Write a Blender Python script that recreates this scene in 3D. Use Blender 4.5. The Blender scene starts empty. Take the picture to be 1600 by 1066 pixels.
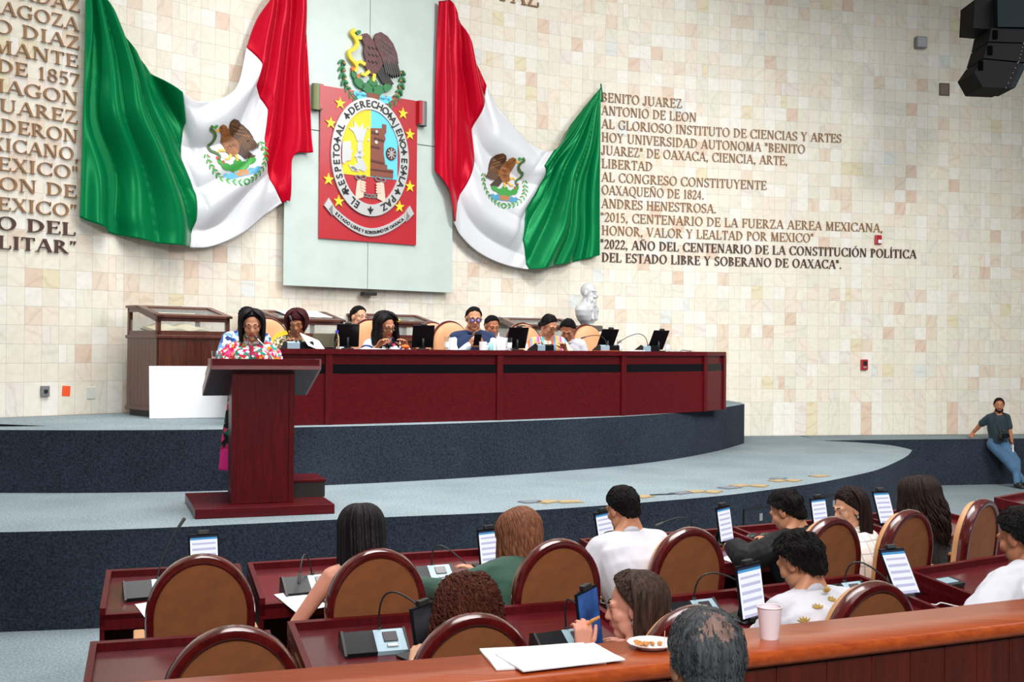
import bpy, bmesh, math, random
import numpy as np
from mathutils import Vector, Matrix, noise, Quaternion
from mathutils.bvhtree import BVHTree

random.seed(7)
SC = bpy.context.scene
COL = SC.collection
PI = math.pi

# ------------------------------------------------------------------ camera, world, lights, exposure
cam_d = bpy.data.cameras.new('camera')
cam = bpy.data.objects.new('camera', cam_d)
COL.objects.link(cam)
cam_d.sensor_width = 36.0
cam_d.lens = 40.5
cam_d.clip_end = 200
cam.matrix_world = (Matrix.Translation((0, 0, 2.22)) @ Matrix.Rotation(PI/2 + 10/1800, 4, 'X')
                    @ Matrix.Rotation(0.0095, 4, 'Z'))
SC.camera = cam
SC.view_settings.view_transform = 'Standard'
SC.view_settings.look = 'None'
SC.view_settings.gamma = 1.0
SC.view_settings.use_curve_mapping = False
SC.view_settings.exposure = 0.0

world = bpy.data.worlds.new('hall_ambient')
SC.world = world
world.use_nodes = True
wbg = world.node_tree.nodes['Background']
wbg.inputs[0].default_value = (0.96, 0.98, 1.0, 1)
wbg.inputs[1].default_value = 0.20


def area_light(name, loc, target, size, power, color=(1, 1, 1), size_y=None, spread=180):
    d = bpy.data.lights.new(name, 'AREA')
    d.energy = power
    d.color = color
    d.shape = 'RECTANGLE'
    d.size = size
    d.size_y = size_y or size
    d.spread = math.radians(spread)
    o = bpy.data.objects.new(name, d)
    COL.objects.link(o)
    o.location = loc
    o.rotation_euler = (Vector(target) - Vector(loc)).to_track_quat('-Z', 'Y').to_euler()
    return o


def spot_light(name, loc, target, power, angle, blend=0.5, radius=0.2, color=(1, 1, 1)):
    d = bpy.data.lights.new(name, 'SPOT')
    d.energy = power
    d.color = color
    d.spot_size = math.radians(angle)
    d.spot_blend = blend
    d.shadow_soft_size = radius
    o = bpy.data.objects.new(name, d)
    COL.objects.link(o)
    o.location = loc
    o.rotation_euler = (Vector(target) - Vector(loc)).to_track_quat('-Z', 'Y').to_euler()
    return o


# unseen softbox fills added over the hall and the stage, and wall washers
area_light('overhead_fill_hall', (0.5, 5.0, 9.4), (0.5, 5.6, 0), 6, 100, (1.0, 0.985, 0.96), spread=130)
area_light('overhead_fill_stage', (-1.0, 10.6, 9.6), (-1.0, 11.6, 0), 6, 560, (1.0, 0.985, 0.97), spread=110)
area_light('side_fill_right', (9.5, 9.0, 8.8), (4.8, 14.0, 0.5), 5, 560, (1.0, 0.985, 0.97), spread=110)  # added side fill, brightens the risers that face right
area_light('ceiling_bounce_fill', (0.5, 8.0, 9.3), (0.5, 8.0, 11), 9, 170, (1.0, 0.985, 0.97))  # added fill aimed upward, brightens the ceiling for softer ambient light
area_light('front_fill', (1.0, -2.2, 6.6), (0.0, 9.0, 0.9), 5, 250, (1.0, 0.98, 0.95), 2.0, spread=100)  # added frontal fill, unseen above and behind the camera
spot_light('wall_washer', (-8.6, 7.6, 9.6), (-4.6, 14.8, 5.6), 880, 72, 0.9, 0.2, (1.0, 0.975, 0.93))
spot_light('wall_washer', (4.6, 10.6, 10.0), (-0.2, 17.6, 6.2), 1450, 74, 0.9, 0.2, (1.0, 0.975, 0.93))
spot_light('balcony_spot', (5.05, 7.5, 5.8), (5.3, 19.7, 2.2), 1800, 58, 1.0, 0.26, (1.0, 0.97, 0.90))


# ------------------------------------------------------------------ materials
MATS = {}


def mat(name, color, rough=0.5, metal=0.0, bump=0.0, bump_scale=60.0, var=0.0, var_scale=8.0, coat=0.0,
        sheen=0.0, stretch=None, emit=None, alpha=1.0, transmission=0.0, spec=0.5, var_color=None, sss=0.0):
    if name in MATS:
        return MATS[name]
    m = bpy.data.materials.new(name)
    m.use_nodes = True
    nt = m.node_tree
    b = nt.nodes['Principled BSDF']
    b.inputs['Base Color'].default_value = (*color, 1)
    b.inputs['Roughness'].default_value = rough
    b.inputs['Metallic'].default_value = metal
    b.inputs['Coat Weight'].default_value = coat
    b.inputs['Coat Roughness'].default_value = 0.12
    b.inputs['Sheen Weight'].default_value = sheen
    b.inputs['Specular IOR Level'].default_value = spec
    b.inputs['Alpha'].default_value = alpha
    b.inputs['Transmission Weight'].default_value = transmission
    if sss:
        b.inputs['Subsurface Weight'].default_value = sss
        b.inputs['Subsurface Radius'].default_value = (0.02, 0.008, 0.005)
    if emit:
        b.inputs['Emission Color'].default_value = (*color, 1)
        b.inputs['Emission Strength'].default_value = emit
    if bump or var:
        tc = nt.nodes.new('ShaderNodeTexCoord')
        mp = nt.nodes.new('ShaderNodeMapping')
        if stretch:
            mp.inputs['Scale'].default_value = stretch
        nt.links.new(tc.outputs['Object'], mp.inputs[0])
    if var:
        n = nt.nodes.new('ShaderNodeTexNoise')
        n.inputs['Scale'].default_value = var_scale
        n.inputs['Detail'].default_value = 5
        nt.links.new(mp.outputs[0], n.inputs['Vector'])
        r = nt.nodes.new('ShaderNodeValToRGB')
        c2 = var_color or tuple(min(1, c*(1+var)) for c in color)
        c1 = tuple(c*(1-var) for c in color) if not var_color else color
        r.color_ramp.elements[0].color = (*c1, 1)
        r.color_ramp.elements[0].position = 0.3
        r.color_ramp.elements[1].color = (*c2, 1)
        r.color_ramp.elements[1].position = 0.7
        nt.links.new(n.outputs['Fac'], r.inputs[0])
        nt.links.new(r.outputs[0], b.inputs['Base Color'])
    if bump:
        n2 = nt.nodes.new('ShaderNodeTexNoise')
        n2.inputs['Scale'].default_value = bump_scale
        n2.inputs['Detail'].default_value = 4
        nt.links.new(mp.outputs[0], n2.inputs['Vector'])
        bp = nt.nodes.new('ShaderNodeBump')
        bp.inputs['Strength'].default_value = bump
        bp.inputs['Distance'].default_value = 0.02
        nt.links.new(n2.outputs['Fac'], bp.inputs['Height'])
        nt.links.new(bp.outputs[0], b.inputs['Normal'])
    MATS[name] = m
    return m


def srgb(r, g, b):
    f = lambda c: (c/255/12.92) if c/255 <= 0.04045 else ((c/255+0.055)/1.055)**2.4
    return (f(r), f(g), f(b))


def nodes_of(m):
    return m.node_tree, m.node_tree.nodes['Principled BSDF']


def N(nt, kind, **kw):
    n = nt.nodes.new(kind)
    for k, v in kw.items():
        setattr(n, k, v)
    return n


# ------------------------------------------------------------------ mesh building
class MB:
    def __init__(self):
        self.v, self.f, self.mi, self.mats = [], [], [], []
        self.cur = 0

    def use(self, m):
        if m not in self.mats:
            self.mats.append(m)
        self.cur = self.mats.index(m)
        return self

    def add(self, vs, fs, M=None):
        o = len(self.v)
        self.v += [tuple(M @ Vector(p)) for p in vs] if M is not None else [tuple(p) for p in vs]
        self.f += [tuple(i+o for i in q) for q in fs]
        self.mi += [self.cur]*len(fs)
        return self

    def box(self, x0, y0, z0, x1, y1, z1, M=None):
        vs = [(x, y, z) for z in (z0, z1) for y in (y0, y1) for x in (x0, x1)]
        return self.add(vs, [(0, 2, 3, 1), (4, 5, 7, 6), (0, 1, 5, 4), (2, 6, 7, 3), (0, 4, 6, 2), (1, 3, 7, 5)], M)

    def bbox(self, x0, y0, z0, x1, y1, z1, b=0.006, M=None):
        """box with chamfered edges"""
        bm = bmesh.new()
        bmesh.ops.create_cube(bm, size=1)
        for v in bm.verts:
            v.co = ((x0+x1)/2+v.co.x*(x1-x0), (y0+y1)/2+v.co.y*(y1-y0), (z0+z1)/2+v.co.z*(z1-z0))
        bmesh.ops.bevel(bm, geom=bm.edges[:], offset=b, segments=2, affect='EDGES', profile=0.5)
        bm.verts.index_update()
        self.add([v.co[:] for v in bm.verts], [[v.index for v in f.verts] for f in bm.faces], M)
        bm.free()
        return self

    def prism(self, poly, z0, z1, M=None):
        """extrude a 2D polygon (x, y) between z0 and z1; ccw polygon"""
        n = len(poly)
        vs = [(x, y, z0) for x, y in poly]+[(x, y, z1) for x, y in poly]
        fs = [tuple(range(n-1, -1, -1)), tuple(range(n, 2*n))]
        fs += [(i, (i+1) % n, n+(i+1) % n, n+i) for i in range(n)]
        return self.add(vs, fs, M)

    def rings(self, rs, closed=True, caps=True, M=None):
        """loft a list of rings (each a list of points, same count)"""
        n = len(rs[0])
        vs = [p for r in rs for p in r]
        fs = []
        for k in range(len(rs)-1):
            for i in range(n if closed else n-1):
                j = (i+1) % n
                fs.append((k*n+i, k*n+j, (k+1)*n+j, (k+1)*n+i))
        if caps and closed:
            fs.append(tuple(range(n-1, -1, -1)))
            fs.append(tuple((len(rs)-1)*n+i for i in range(n)))
        return self.add(vs, fs, M)

    def lathe(self, prof, n=24, M=None, caps=True):
        rs = [[(r*math.cos(2*PI*i/n), r*math.sin(2*PI*i/n), z) for i in range(n)] for r, z in prof]
        return self.rings(rs, True, caps, M)

    def tube(self, pts, r, n=8, M=None, flat=1.0, up=None):
        """sweep a circle along pts; r number or list; flat squashes across the second axis"""
        pts = [Vector(p) for p in pts]
        rr = r if isinstance(r, (list, tuple)) else [r]*len(pts)
        rs = []
        prev = None
        for k, p in enumerate(pts):
            t = (pts[min(k+1, len(pts)-1)]-pts[max(k-1, 0)])
            t = t.normalized() if t.length > 1e-9 else Vector((0, 0, 1))
            if prev is None:
                a = Vector(up) if up else (Vector((0, 0, 1)) if abs(t.z) < 0.9 else Vector((1, 0, 0)))
                u = (a - t*a.dot(t)).normalized()
            else:
                u = (prev - t*prev.dot(t))
                u = u.normalized() if u.length > 1e-6 else prev
            prev = u
            w = t.cross(u)
            rs.append([tuple(p + u*(rr[k]*flat*math.cos(2*PI*i/n)) + w*(rr[k]*math.sin(2*PI*i/n))) for i in range(n)])
        return self.rings(rs, True, True, M)

    def ell(self, c, r, M=None, nu=16, nv=10):
        vs = [(c[0], c[1], c[2]-r[2])]
        for j in range(1, nv):
            th = -PI/2+PI*j/nv
            for i in range(nu):
                ph = 2*PI*i/nu
                vs.append((c[0]+r[0]*math.cos(th)*math.cos(ph), c[1]+r[1]*math.cos(th)*math.sin(ph), c[2]+r[2]*math.sin(th)))
        vs.append((c[0], c[1], c[2]+r[2]))
        fs = [(0, 1+(i+1) % nu, 1+i) for i in range(nu)]
        for j in range(nv-2):
            for i in range(nu):
                a = 1+j*nu
                fs.append((a+i, a+(i+1) % nu, a+nu+(i+1) % nu, a+nu+i))
        a = 1+(nv-2)*nu
        fs += [(a+i, a+(i+1) % nu, len(vs)-1) for i in range(nu)]
        return self.add(vs, fs, M)

    def cone(self, p, r, q, s, n=12, M=None):
        """rounded cone (capsule) from p radius r to q radius s"""
        p, q = Vector(p), Vector(q)
        d = q-p
        L = d.length
        t = d/L if L > 1e-6 else Vector((0, 0, 1))
        pts, rad = [], []
        for a in (-85, -60, -30):
            pts.append(p+t*(r*math.sin(math.radians(a))))
            rad.append(r*math.cos(math.radians(a)))
        pts.append(p); rad.append(r)
        pts.append(q); rad.append(s)
        for a in (30, 60, 85):
            pts.append(q+t*(s*math.sin(math.radians(a))))
            rad.append(s*math.cos(math.radians(a)))
        u = t.orthogonal().normalized()
        w = t.cross(u)
        rs = [[tuple(c+u*(k*math.cos(2*PI*i/n))+w*(k*math.sin(2*PI*i/n))) for i in range(n)] for c, k in zip(pts, rad)]
        return self.rings(rs, True, True, M)

    def grid(self, P, M=None):
        nv, nu = len(P), len(P[0])
        vs = [p for row in P for p in row]
        fs = [(j*nu+i, j*nu+i+1, (j+1)*nu+i+1, (j+1)*nu+i) for j in range(nv-1) for i in range(nu-1)]
        return self.add(vs, fs, M)

    def mesh(self, name):
        me = bpy.data.meshes.new(name)
        me.from_pydata(self.v, [], self.f)
        for m in self.mats:
            me.materials.append(m)
        if self.mats:
            me.polygons.foreach_set('material_index', self.mi)
        return me

    def build(self, name, m=None, parent=None, smooth=False, M=None, angle=None):
        me = self.mesh(name)
        if m is not None:
            me.materials.clear()
            me.materials.append(m)
            me.polygons.foreach_set('material_index', [0]*len(me.polygons))
        me.validate()
        bm = bmesh.new()
        bm.from_mesh(me)
        bmesh.ops.recalc_face_normals(bm, faces=bm.faces[:])
        bm.to_mesh(me)
        bm.free()
        if smooth:
            me.polygons.foreach_set('use_smooth', [True]*len(me.polygons))
            if angle:
                me.set_sharp_from_angle(angle=math.radians(angle))
        o = bpy.data.objects.new(name, me)
        COL.objects.link(o)
        if parent is not None:
            o.parent = parent
        if M is not None:
            o.matrix_local = M
        return o


def empty(name, loc=(0, 0, 0), rz=0.0, label=None, cat=None, group=None):
    o = bpy.data.objects.new(name, None)
    o.empty_display_size = 0.1
    COL.objects.link(o)
    o.location = loc
    o.rotation_euler = (0, 0, rz)
    tag(o, label, cat, group)
    return o


def tag(o, label=None, cat=None, group=None, kind=None):
    if label: o['label'] = label
    if cat: o['category'] = cat
    if group: o['group'] = group
    if kind: o['kind'] = kind
    return o


def struct(o):
    o['kind'] = 'structure'
    return o


def kids(o):
    return [c for c in bpy.data.objects if c.parent is o]


def copy_tree(o, parent=None, memo=None):
    c = o.copy()
    COL.objects.link(c)
    if parent is not None:
        c.parent = parent
    for ch in o_children[o.name] if memo else kids(o):
        copy_tree(ch, c)
    return c


o_children = {}


def place(o, loc, rz=0.0):
    o.location = loc
    o.rotation_euler = (0, 0, rz)
    return o


def apply_mods(o):
    dg = bpy.context.evaluated_depsgraph_get()
    me = bpy.data.meshes.new_from_object(o.evaluated_get(dg))
    old = o.data
    o.modifiers.clear()
    o.data = me
    bpy.data.meshes.remove(old)
    return o


def remesh(o, voxel, smooth_it=3, fac=0.5):
    r = o.modifiers.new('r', 'REMESH')
    r.mode = 'VOXEL'
    r.voxel_size = voxel
    r.use_smooth_shade = True
    if smooth_it:
        s = o.modifiers.new('s', 'SMOOTH')
        s.factor = fac
        s.iterations = smooth_it
    mats = [m for m in o.data.materials]
    apply_mods(o)
    if mats and not o.data.materials:
        o.data.materials.append(mats[0])
    o.data.polygons.foreach_set('use_smooth', [True]*len(o.data.polygons))
    return o


def frame(loc, rz):
    return Matrix.Translation(loc) @ Matrix.Rotation(rz, 4, 'Z')


# ------------------------------------------------------------------ the curved back wall
_AX = [-12, -6, -5, -4, -3, -1.5, 0, 1.5, 3, 5, 8, 14]
_AD = [-.8, -.75, -.45, -.12, 0, .2, .45, .42, .25, 0, -.15, 0]
WX = np.arange(-9, 14.001, .02)
_adj = np.interp(WX, _AX, _AD)
WY = -8.94+np.sqrt(29.95**2-(WX-14.06)**2)+np.convolve(np.pad(_adj, 37, mode='edge'), np.ones(75)/75, 'valid')
WS = np.concatenate([[0], np.cumsum(np.hypot(np.diff(WX), np.diff(WY)))])
WS -= np.interp(0, WX, WS)


def wall(s, off=0.0):
    """point on the wall at arc length s, moved off metres into the hall; returns x, y, tangent angle"""
    x, y = float(np.interp(s, WS, WX)), float(np.interp(s, WS, WY))
    e = 0.15
    tx = float(np.interp(s+e, WS, WX)-np.interp(s-e, WS, WX))
    ty = float(np.interp(s+e, WS, WY)-np.interp(s-e, WS, WY))
    a = math.atan2(ty, tx)
    return x+math.sin(a)*off, y-math.cos(a)*off, a


def wall_frame(s, z, off=0.0):
    """matrix: local x along the wall to the right, local y into the wall, z up"""
    x, y, a = wall(s, off)
    return frame((x, y, z), a)


CTR = Vector((-6.5, 20.8))          # centre of the stage arcs; seats look towards it


def face_dir(x, y):
    """z rotation that turns local +y to the centre of the stage"""
    d = CTR-Vector((x, y))
    return math.atan2(-d.x, d.y)
# ------------------------------------------------------------------ node maths helper
class X:
    """tiny expression wrapper around shader math nodes"""
    def __init__(s, nt, sock):
        s.nt, s.k = nt, sock

    def op(s, o, b=None, c=None):
        n = s.nt.nodes.new('ShaderNodeMath')
        n.operation = o
        for i, q in enumerate((s, b, c)):
            if q is None:
                continue
            if isinstance(q, X):
                s.nt.links.new(q.k, n.inputs[i])
            else:
                n.inputs[i].default_value = q
        return X(s.nt, n.outputs[0])

    def __add__(s, b): return s.op('ADD', b)
    def __sub__(s, b): return s.op('SUBTRACT', b)
    def __mul__(s, b): return s.op('MULTIPLY', b)
    def floor(s): return s.op('FLOOR')
    def fract(s): return s.op('FRACT')
    def gt(s, b): return s.op('GREATER_THAN', b)
    def lt(s, b): return s.op('LESS_THAN', b)
    def max(s, b): return s.op('MAXIMUM', b)


def mixc(nt, fac, a, b, mode='MIX'):
    n = nt.nodes.new('ShaderNodeMix')
    n.data_type = 'RGBA'
    n.blend_type = mode
    for i, q in ((0, fac), (6, a), (7, b)):
        if isinstance(q, X):
            nt.links.new(q.k, n.inputs[i])
        elif isinstance(q, bpy.types.NodeSocket):
            nt.links.new(q, n.inputs[i])
        elif isinstance(q, tuple):
            n.inputs[i].default_value = (*q, 1)
        else:
            n.inputs[i].default_value = q
    return n.outputs[2]


def wall_material(name, tw, th, z0):
    m = bpy.data.materials.new(name)
    m.use_nodes = True
    nt, b = nodes_of(m)
    uv = N(nt, 'ShaderNodeUVMap')
    sep = N(nt, 'ShaderNodeSeparateXYZ')
    nt.links.new(uv.outputs[0], sep.inputs[0])
    u = X(nt, sep.outputs[0])*(1/tw)+400.0
    v = (X(nt, sep.outputs[1])-z0)*(1/th)+400.0
    iu, iv, fu, fv = u.floor(), v.floor(), u.fract(), v.fract()
    cmb = N(nt, 'ShaderNodeCombineXYZ')
    nt.links.new(iu.k, cmb.inputs[0]); nt.links.new(iv.k, cmb.inputs[1])
    wn0 = N(nt, 'ShaderNodeTexWhiteNoise', noise_dimensions='2D')
    nt.links.new(cmb.outputs[0], wn0.inputs['Vector'])
    split = X(nt, wn0.outputs['Value']).gt(0.9)               # some tiles are cut in two upright halves
    half = (fu*2.0).floor()*split
    cmb2 = N(nt, 'ShaderNodeCombineXYZ')
    nt.links.new(iu.k, cmb2.inputs[0]); nt.links.new(iv.k, cmb2.inputs[1]); nt.links.new(half.k, cmb2.inputs[2])
    wn = N(nt, 'ShaderNodeTexWhiteNoise', noise_dimensions='3D')
    nt.links.new(cmb2.outputs[0], wn.inputs['Vector'])
    rnd = X(nt, wn.outputs['Value'])
    rp = N(nt, 'ShaderNodeValToRGB')
    rp.color_ramp.interpolation = 'CONSTANT'
    cols = [(0.00, (233, 228, 215)), (0.16, (229, 223, 208)), (0.30, (236, 233, 225)), (0.44, (231, 224, 209)),
            (0.56, (234, 229, 214)), (0.68, (225, 222, 209)), (0.77, (233, 222, 206)), (0.86, (226, 211, 193)),
            (0.91, (229, 222, 214)), (0.95, (222, 200, 181)), (0.975, (226, 216, 186)), (0.99, (219, 224, 221))]
    e = rp.color_ramp.elements
    while len(e) < len(cols):
        e.new(0.5)
    for i, (p, c) in enumerate(cols):
        e[i].position = p
        e[i].color = (*srgb(*c), 1)
    nt.links.new(rnd.k, rp.inputs[0])
    # veins inside each tile, turned a different way per tile
    sc = N(nt, 'ShaderNodeVectorMath', operation='MULTIPLY_ADD')
    nt.links.new(wn.outputs['Color'], sc.inputs[0])
    sc.inputs[1].default_value = (37, 53, 29)
    nt.links.new(uv.outputs[0], sc.inputs[2])
    rot = N(nt, 'ShaderNodeVectorRotate', rotation_type='Z_AXIS')
    nt.links.new(sc.outputs[0], rot.inputs['Vector'])
    ang = rnd*43.0
    nt.links.new(ang.k, rot.inputs['Angle'])
    wv = N(nt, 'ShaderNodeTexWave')
    wv.inputs['Scale'].default_value = 1.7
    wv.inputs['Distortion'].default_value = 9
    wv.inputs['Detail'].default_value = 3
    wv.inputs['Detail Scale'].default_value = 1.3
    nt.links.new(rot.outputs[0], wv.inputs['Vector'])
    vr = N(nt, 'ShaderNodeValToRGB')
    vr.color_ramp.elements[0].position = 0.0
    vr.color_ramp.elements[0].color = (*srgb(196, 160, 128), 1)
    vr.color_ramp.elements[1].position = 0.22
    vr.color_ramp.elements[1].color = (1, 1, 1, 1)
    nt.links.new(wv.outputs['Fac'], vr.inputs[0])
    c = mixc(nt, rnd*0.20, rp.outputs[0], vr.outputs[0], 'MULTIPLY')
    ns = N(nt, 'ShaderNodeTexNoise')
    ns.inputs['Scale'].default_value = 14
    ns.inputs['Detail'].default_value = 6
    nt.links.new(uv.outputs[0], ns.inputs['Vector'])
    nr = N(nt, 'ShaderNodeValToRGB')
    nr.color_ramp.elements[0].color = (0.80, 0.79, 0.77, 1)
    nr.color_ramp.elements[0].position = 0.3
    nr.color_ramp.elements[1].position = 0.62
    nt.links.new(ns.outputs['Fac'], nr.inputs[0])
    c = mixc(nt, 0.35, c, nr.outputs[0], 'MULTIPLY')
    w = 0.016
    edge = fu.lt(w).max(fv.lt(w)).max((fu*2.0).fract().lt(2*w)*split)
    c = mixc(nt, edge*0.55, c, srgb(120, 104, 86))
    nt.links.new(c, b.inputs['Base Color'])
    b.inputs['Roughness'].default_value = 0.42
    bp = N(nt, 'ShaderNodeBump')
    bp.inputs['Strength'].default_value = 0.25
    bp.inputs['Distance'].default_value = 0.01
    inv = X(nt, wn.outputs['Value'])*0.35-edge
    nt.links.new(inv.k, bp.inputs['Height'])
    nt.links.new(bp.outputs[0], b.inputs['Normal'])
    return m


def wall_strip(name, s0, s1, z0, z1, off, m, step=0.1):
    n = max(2, int((s1-s0)/step))
    mb = MB()
    P, Q = [], []
    for i in range(n+1):
        s = s0+(s1-s0)*i/n
        x, y, _ = wall(s, off)
        x2, y2, _ = wall(s, off-0.25)
        P.append((s, x, y)); Q.append((x2, y2))
    vs, fs, uvs = [], [], []
    for (s, x, y), (x2, y2) in zip(P, Q):
        vs += [(x, y, z0), (x, y, z1), (x2, y2, z1), (x2, y2, z0)]
        uvs += [(s, z0), (s, z1), (s, z1), (s, z0)]
    for i in range(n):
        a, c = 4*i, 4*i+4
        fs += [(a, c, c+1, a+1), (a+1, c+1, c+2, a+2), (a+2, c+2, c+3, a+3), (a+3, c+3, c, a)]
    me = bpy.data.meshes.new(name)
    me.from_pydata(vs, [], fs)
    uvl = me.uv_layers.new(name='UVMap')
    for l in me.loops:
        uvl.data[l.index].uv = uvs[l.vertex_index]
    me.materials.append(m)
    o = bpy.data.objects.new(name, me)
    COL.objects.link(o)
    return struct(o)


m_tile = wall_material('marble_tiles', 0.205, 0.2168, 1.12)
m_base_r = wall_material('marble_base_tiles_right', 0.205, 0.355, 0.765)
m_base_l = wall_material('marble_base_tiles_left', 0.205, 0.395, 1.375)
wall_strip('wall_back', -12.4, 14.4, -0.02, 11.0, 0.0, m_tile)
wall_strip('baseboard_right', 2.5, 14.3, 0.765, 1.12, 0.004, m_base_r)
wall_strip('baseboard_left', -12.0, -1.0, 1.375, 1.77, 0.004, m_base_l)


# ------------------------------------------------------------------ carpeted floor, stage, dais, ledge
def carpet(name, c1, c2):
    m = bpy.data.materials.new(name)
    m.use_nodes = True
    nt, b = nodes_of(m)
    g = N(nt, 'ShaderNodeNewGeometry')
    n1 = N(nt, 'ShaderNodeTexNoise')
    n1.inputs['Scale'].default_value = 55
    n1.inputs['Detail'].default_value = 3
    n2 = N(nt, 'ShaderNodeTexNoise')
    n2.inputs['Scale'].default_value = 1.2
    n2.inputs['Detail'].default_value = 4
    for n in (n1, n2):
        nt.links.new(g.outputs['Position'], n.inputs['Vector'])
    f = X(nt, n1.outputs['Fac'])*0.75+X(nt, n2.outputs['Fac'])*0.25
    r = N(nt, 'ShaderNodeValToRGB')
    r.color_ramp.elements[0].position = 0.36
    r.color_ramp.elements[0].color = (*c1, 1)
    r.color_ramp.elements[1].position = 0.64
    r.color_ramp.elements[1].color = (*c2, 1)
    nt.links.new(f.k, r.inputs[0])
    nt.links.new(r.outputs[0], b.inputs['Base Color'])
    b.inputs['Roughness'].default_value = 0.95
    b.inputs['Specular IOR Level'].default_value = 0.1
    bp = N(nt, 'ShaderNodeBump')
    bp.inputs['Strength'].default_value = 0.6
    bp.inputs['Distance'].default_value = 0.006
    nt.links.new(n1.outputs['Fac'], bp.inputs['Height'])
    nt.links.new(bp.outputs[0], b.inputs['Normal'])
    return m


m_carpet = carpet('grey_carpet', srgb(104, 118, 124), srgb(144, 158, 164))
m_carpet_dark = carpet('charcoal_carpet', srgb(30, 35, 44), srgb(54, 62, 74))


def smooth_path(pts, n=8):
    out = []
    P = [Vector(p) for p in pts]
    for i in range(len(P)-1):
        p0, p1, p2, p3 = P[max(i-1, 0)], P[i], P[i+1], P[min(i+2, len(P)-1)]
        for k in range(n):
            t = k/n
            out.append(tuple(0.5*((2*p1)+(p2-p0)*t+(2*p0-5*p1+4*p2-p3)*t*t+(3*p1-p0-3*p2+p3)*t**3)))
    out.append(tuple(P[-1]))
    return out


def platform(name, edge, back, z0, z1):
    """a carpeted platform: front edge polyline, back polyline; grey on top, charcoal on the risers"""
    poly = edge+back
    n = len(poly)
    me = bpy.data.meshes.new(name)
    r = 0.02
    bm = bmesh.new()
    lo = [bm.verts.new((x, y, z0)) for x, y in poly]
    hi = [bm.verts.new((x, y, z1)) for x, y in poly]
    top = bm.faces.new(hi)
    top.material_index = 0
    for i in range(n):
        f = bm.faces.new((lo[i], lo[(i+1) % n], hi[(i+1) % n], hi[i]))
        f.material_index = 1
    bmesh.ops.recalc_face_normals(bm, faces=bm.faces[:])
    bmesh.ops.triangulate(bm, faces=[top])
    bm.to_mesh(me)
    bm.free()
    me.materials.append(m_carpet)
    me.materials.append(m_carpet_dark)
    o = bpy.data.objects.new(name, me)
    COL.objects.link(o)
    return struct(o)


fl = MB()
fl.box(-14, -3, -0.3, 16, 21.5, 0.0)
struct(fl.build('floor', m_carpet))

stage_edge = smooth_path([(-9.5, 8.45), (-6.5, 8.5), (-5.1, 8.6), (-3.91, 8.84), (-2.99, 9.05), (-2.07, 9.40), (-1.08, 9.80), (-0.3, 10.08), (0.31, 10.36),
                          (1.25, 10.90), (2.09, 11.46), (2.75, 12.04), (3.37, 12.66), (3.95, 13.37), (4.45, 14.05), (4.96, 14.95),
                          (5.5, 16.0), (5.9, 16.95)])
stage_back = smooth_path([(5.92, 17.2), (5.86, 17.75), (5.62, 18.15), (5.35, 18.38), (5.06, 18.52)], 5)
wl = [wall(s, 0.02)[:2] for s in np.arange(5.0, -12.2, -0.4)]
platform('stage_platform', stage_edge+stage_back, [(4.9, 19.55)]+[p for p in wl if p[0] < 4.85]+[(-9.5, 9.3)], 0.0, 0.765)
dais_edge = smooth_path([(-8.6, 11.15), (-6.5, 11.12), (-4.94, 11.15), (-3.85, 11.25), (-2.85, 11.50), (-2.25, 11.85), (-1.5, 12.22), (-0.7, 12.68),
                         (0.3, 13.38), (1.0, 13.95), (1.65, 14.58), (2.3, 15.42), (2.95, 16.5), (3.3, 17.2), (3.62, 17.9)])
wl = [wall(s, 0.02)[:2] for s in np.arange(4.2, -10.2, -0.4)]
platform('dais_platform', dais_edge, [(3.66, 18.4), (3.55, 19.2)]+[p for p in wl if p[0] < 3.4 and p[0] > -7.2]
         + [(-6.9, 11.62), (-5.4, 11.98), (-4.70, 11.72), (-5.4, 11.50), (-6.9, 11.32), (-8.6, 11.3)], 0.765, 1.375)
wl = [wall(s, 0.02)[:2] for s in np.arange(13.6, 5.0, -0.4)]
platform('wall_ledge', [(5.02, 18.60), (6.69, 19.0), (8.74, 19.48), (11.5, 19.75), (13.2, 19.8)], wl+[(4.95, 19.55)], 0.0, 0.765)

m_white_plaster = mat('white_plaster', srgb(225, 222, 214), 0.8)
c = MB()
c.box(-14, -3, 11.0, 16, 22.5, 11.2)
ceil_o = struct(c.build('ceiling', m_white_plaster))

# ------------------------------------------------------------------ access panels on the stage riser
m_panel = mat('grey_access_panel', srgb(70, 74, 82), 0.6)
m_plate = mat('steel_socket_plate', srgb(170, 174, 178), 0.4, 0.6)


def riser_panel(x0, y0, x1, y1, label):
    d = Vector((x1-x0, y1-y0))
    a = math.atan2(d.y, d.x)
    t = empty('access_panel', (x0, y0, 0.30), a, label, 'access panel', 'access panels in the stage riser')
    w = d.length
    mb = MB()
    mb.bbox(0, -0.012, 0, w, 0.03, 0.30, 0.004)
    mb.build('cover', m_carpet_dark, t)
    mb = MB()
    for a0, a1, b0, b1 in ((0, w, 0.294, 0.306), (-0.006, 0.006, 0, 0.30), (w-0.006, w+0.006, 0, 0.30)):
        mb.box(a0, -0.016, b0, a1, 0.0, b1)
    mb.build('frame', mat('black_trim', (0.01, 0.01, 0.012), 0.5), t)
    mb = MB()
    mb.bbox(w*0.45, -0.02, 0.16, w*0.45+0.05, -0.01, 0.235, 0.003)
    mb.build('socket_plate', m_plate, t)
    return t


riser_panel(2.36, 11.68, 2.78, 12.07, 'dark carpeted access panel in stage riser behind the man in dark jacket')
riser_panel(3.42, 12.72, 3.83, 13.22, 'dark carpeted access panel in stage riser left of the woman in plaid shirt')

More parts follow.
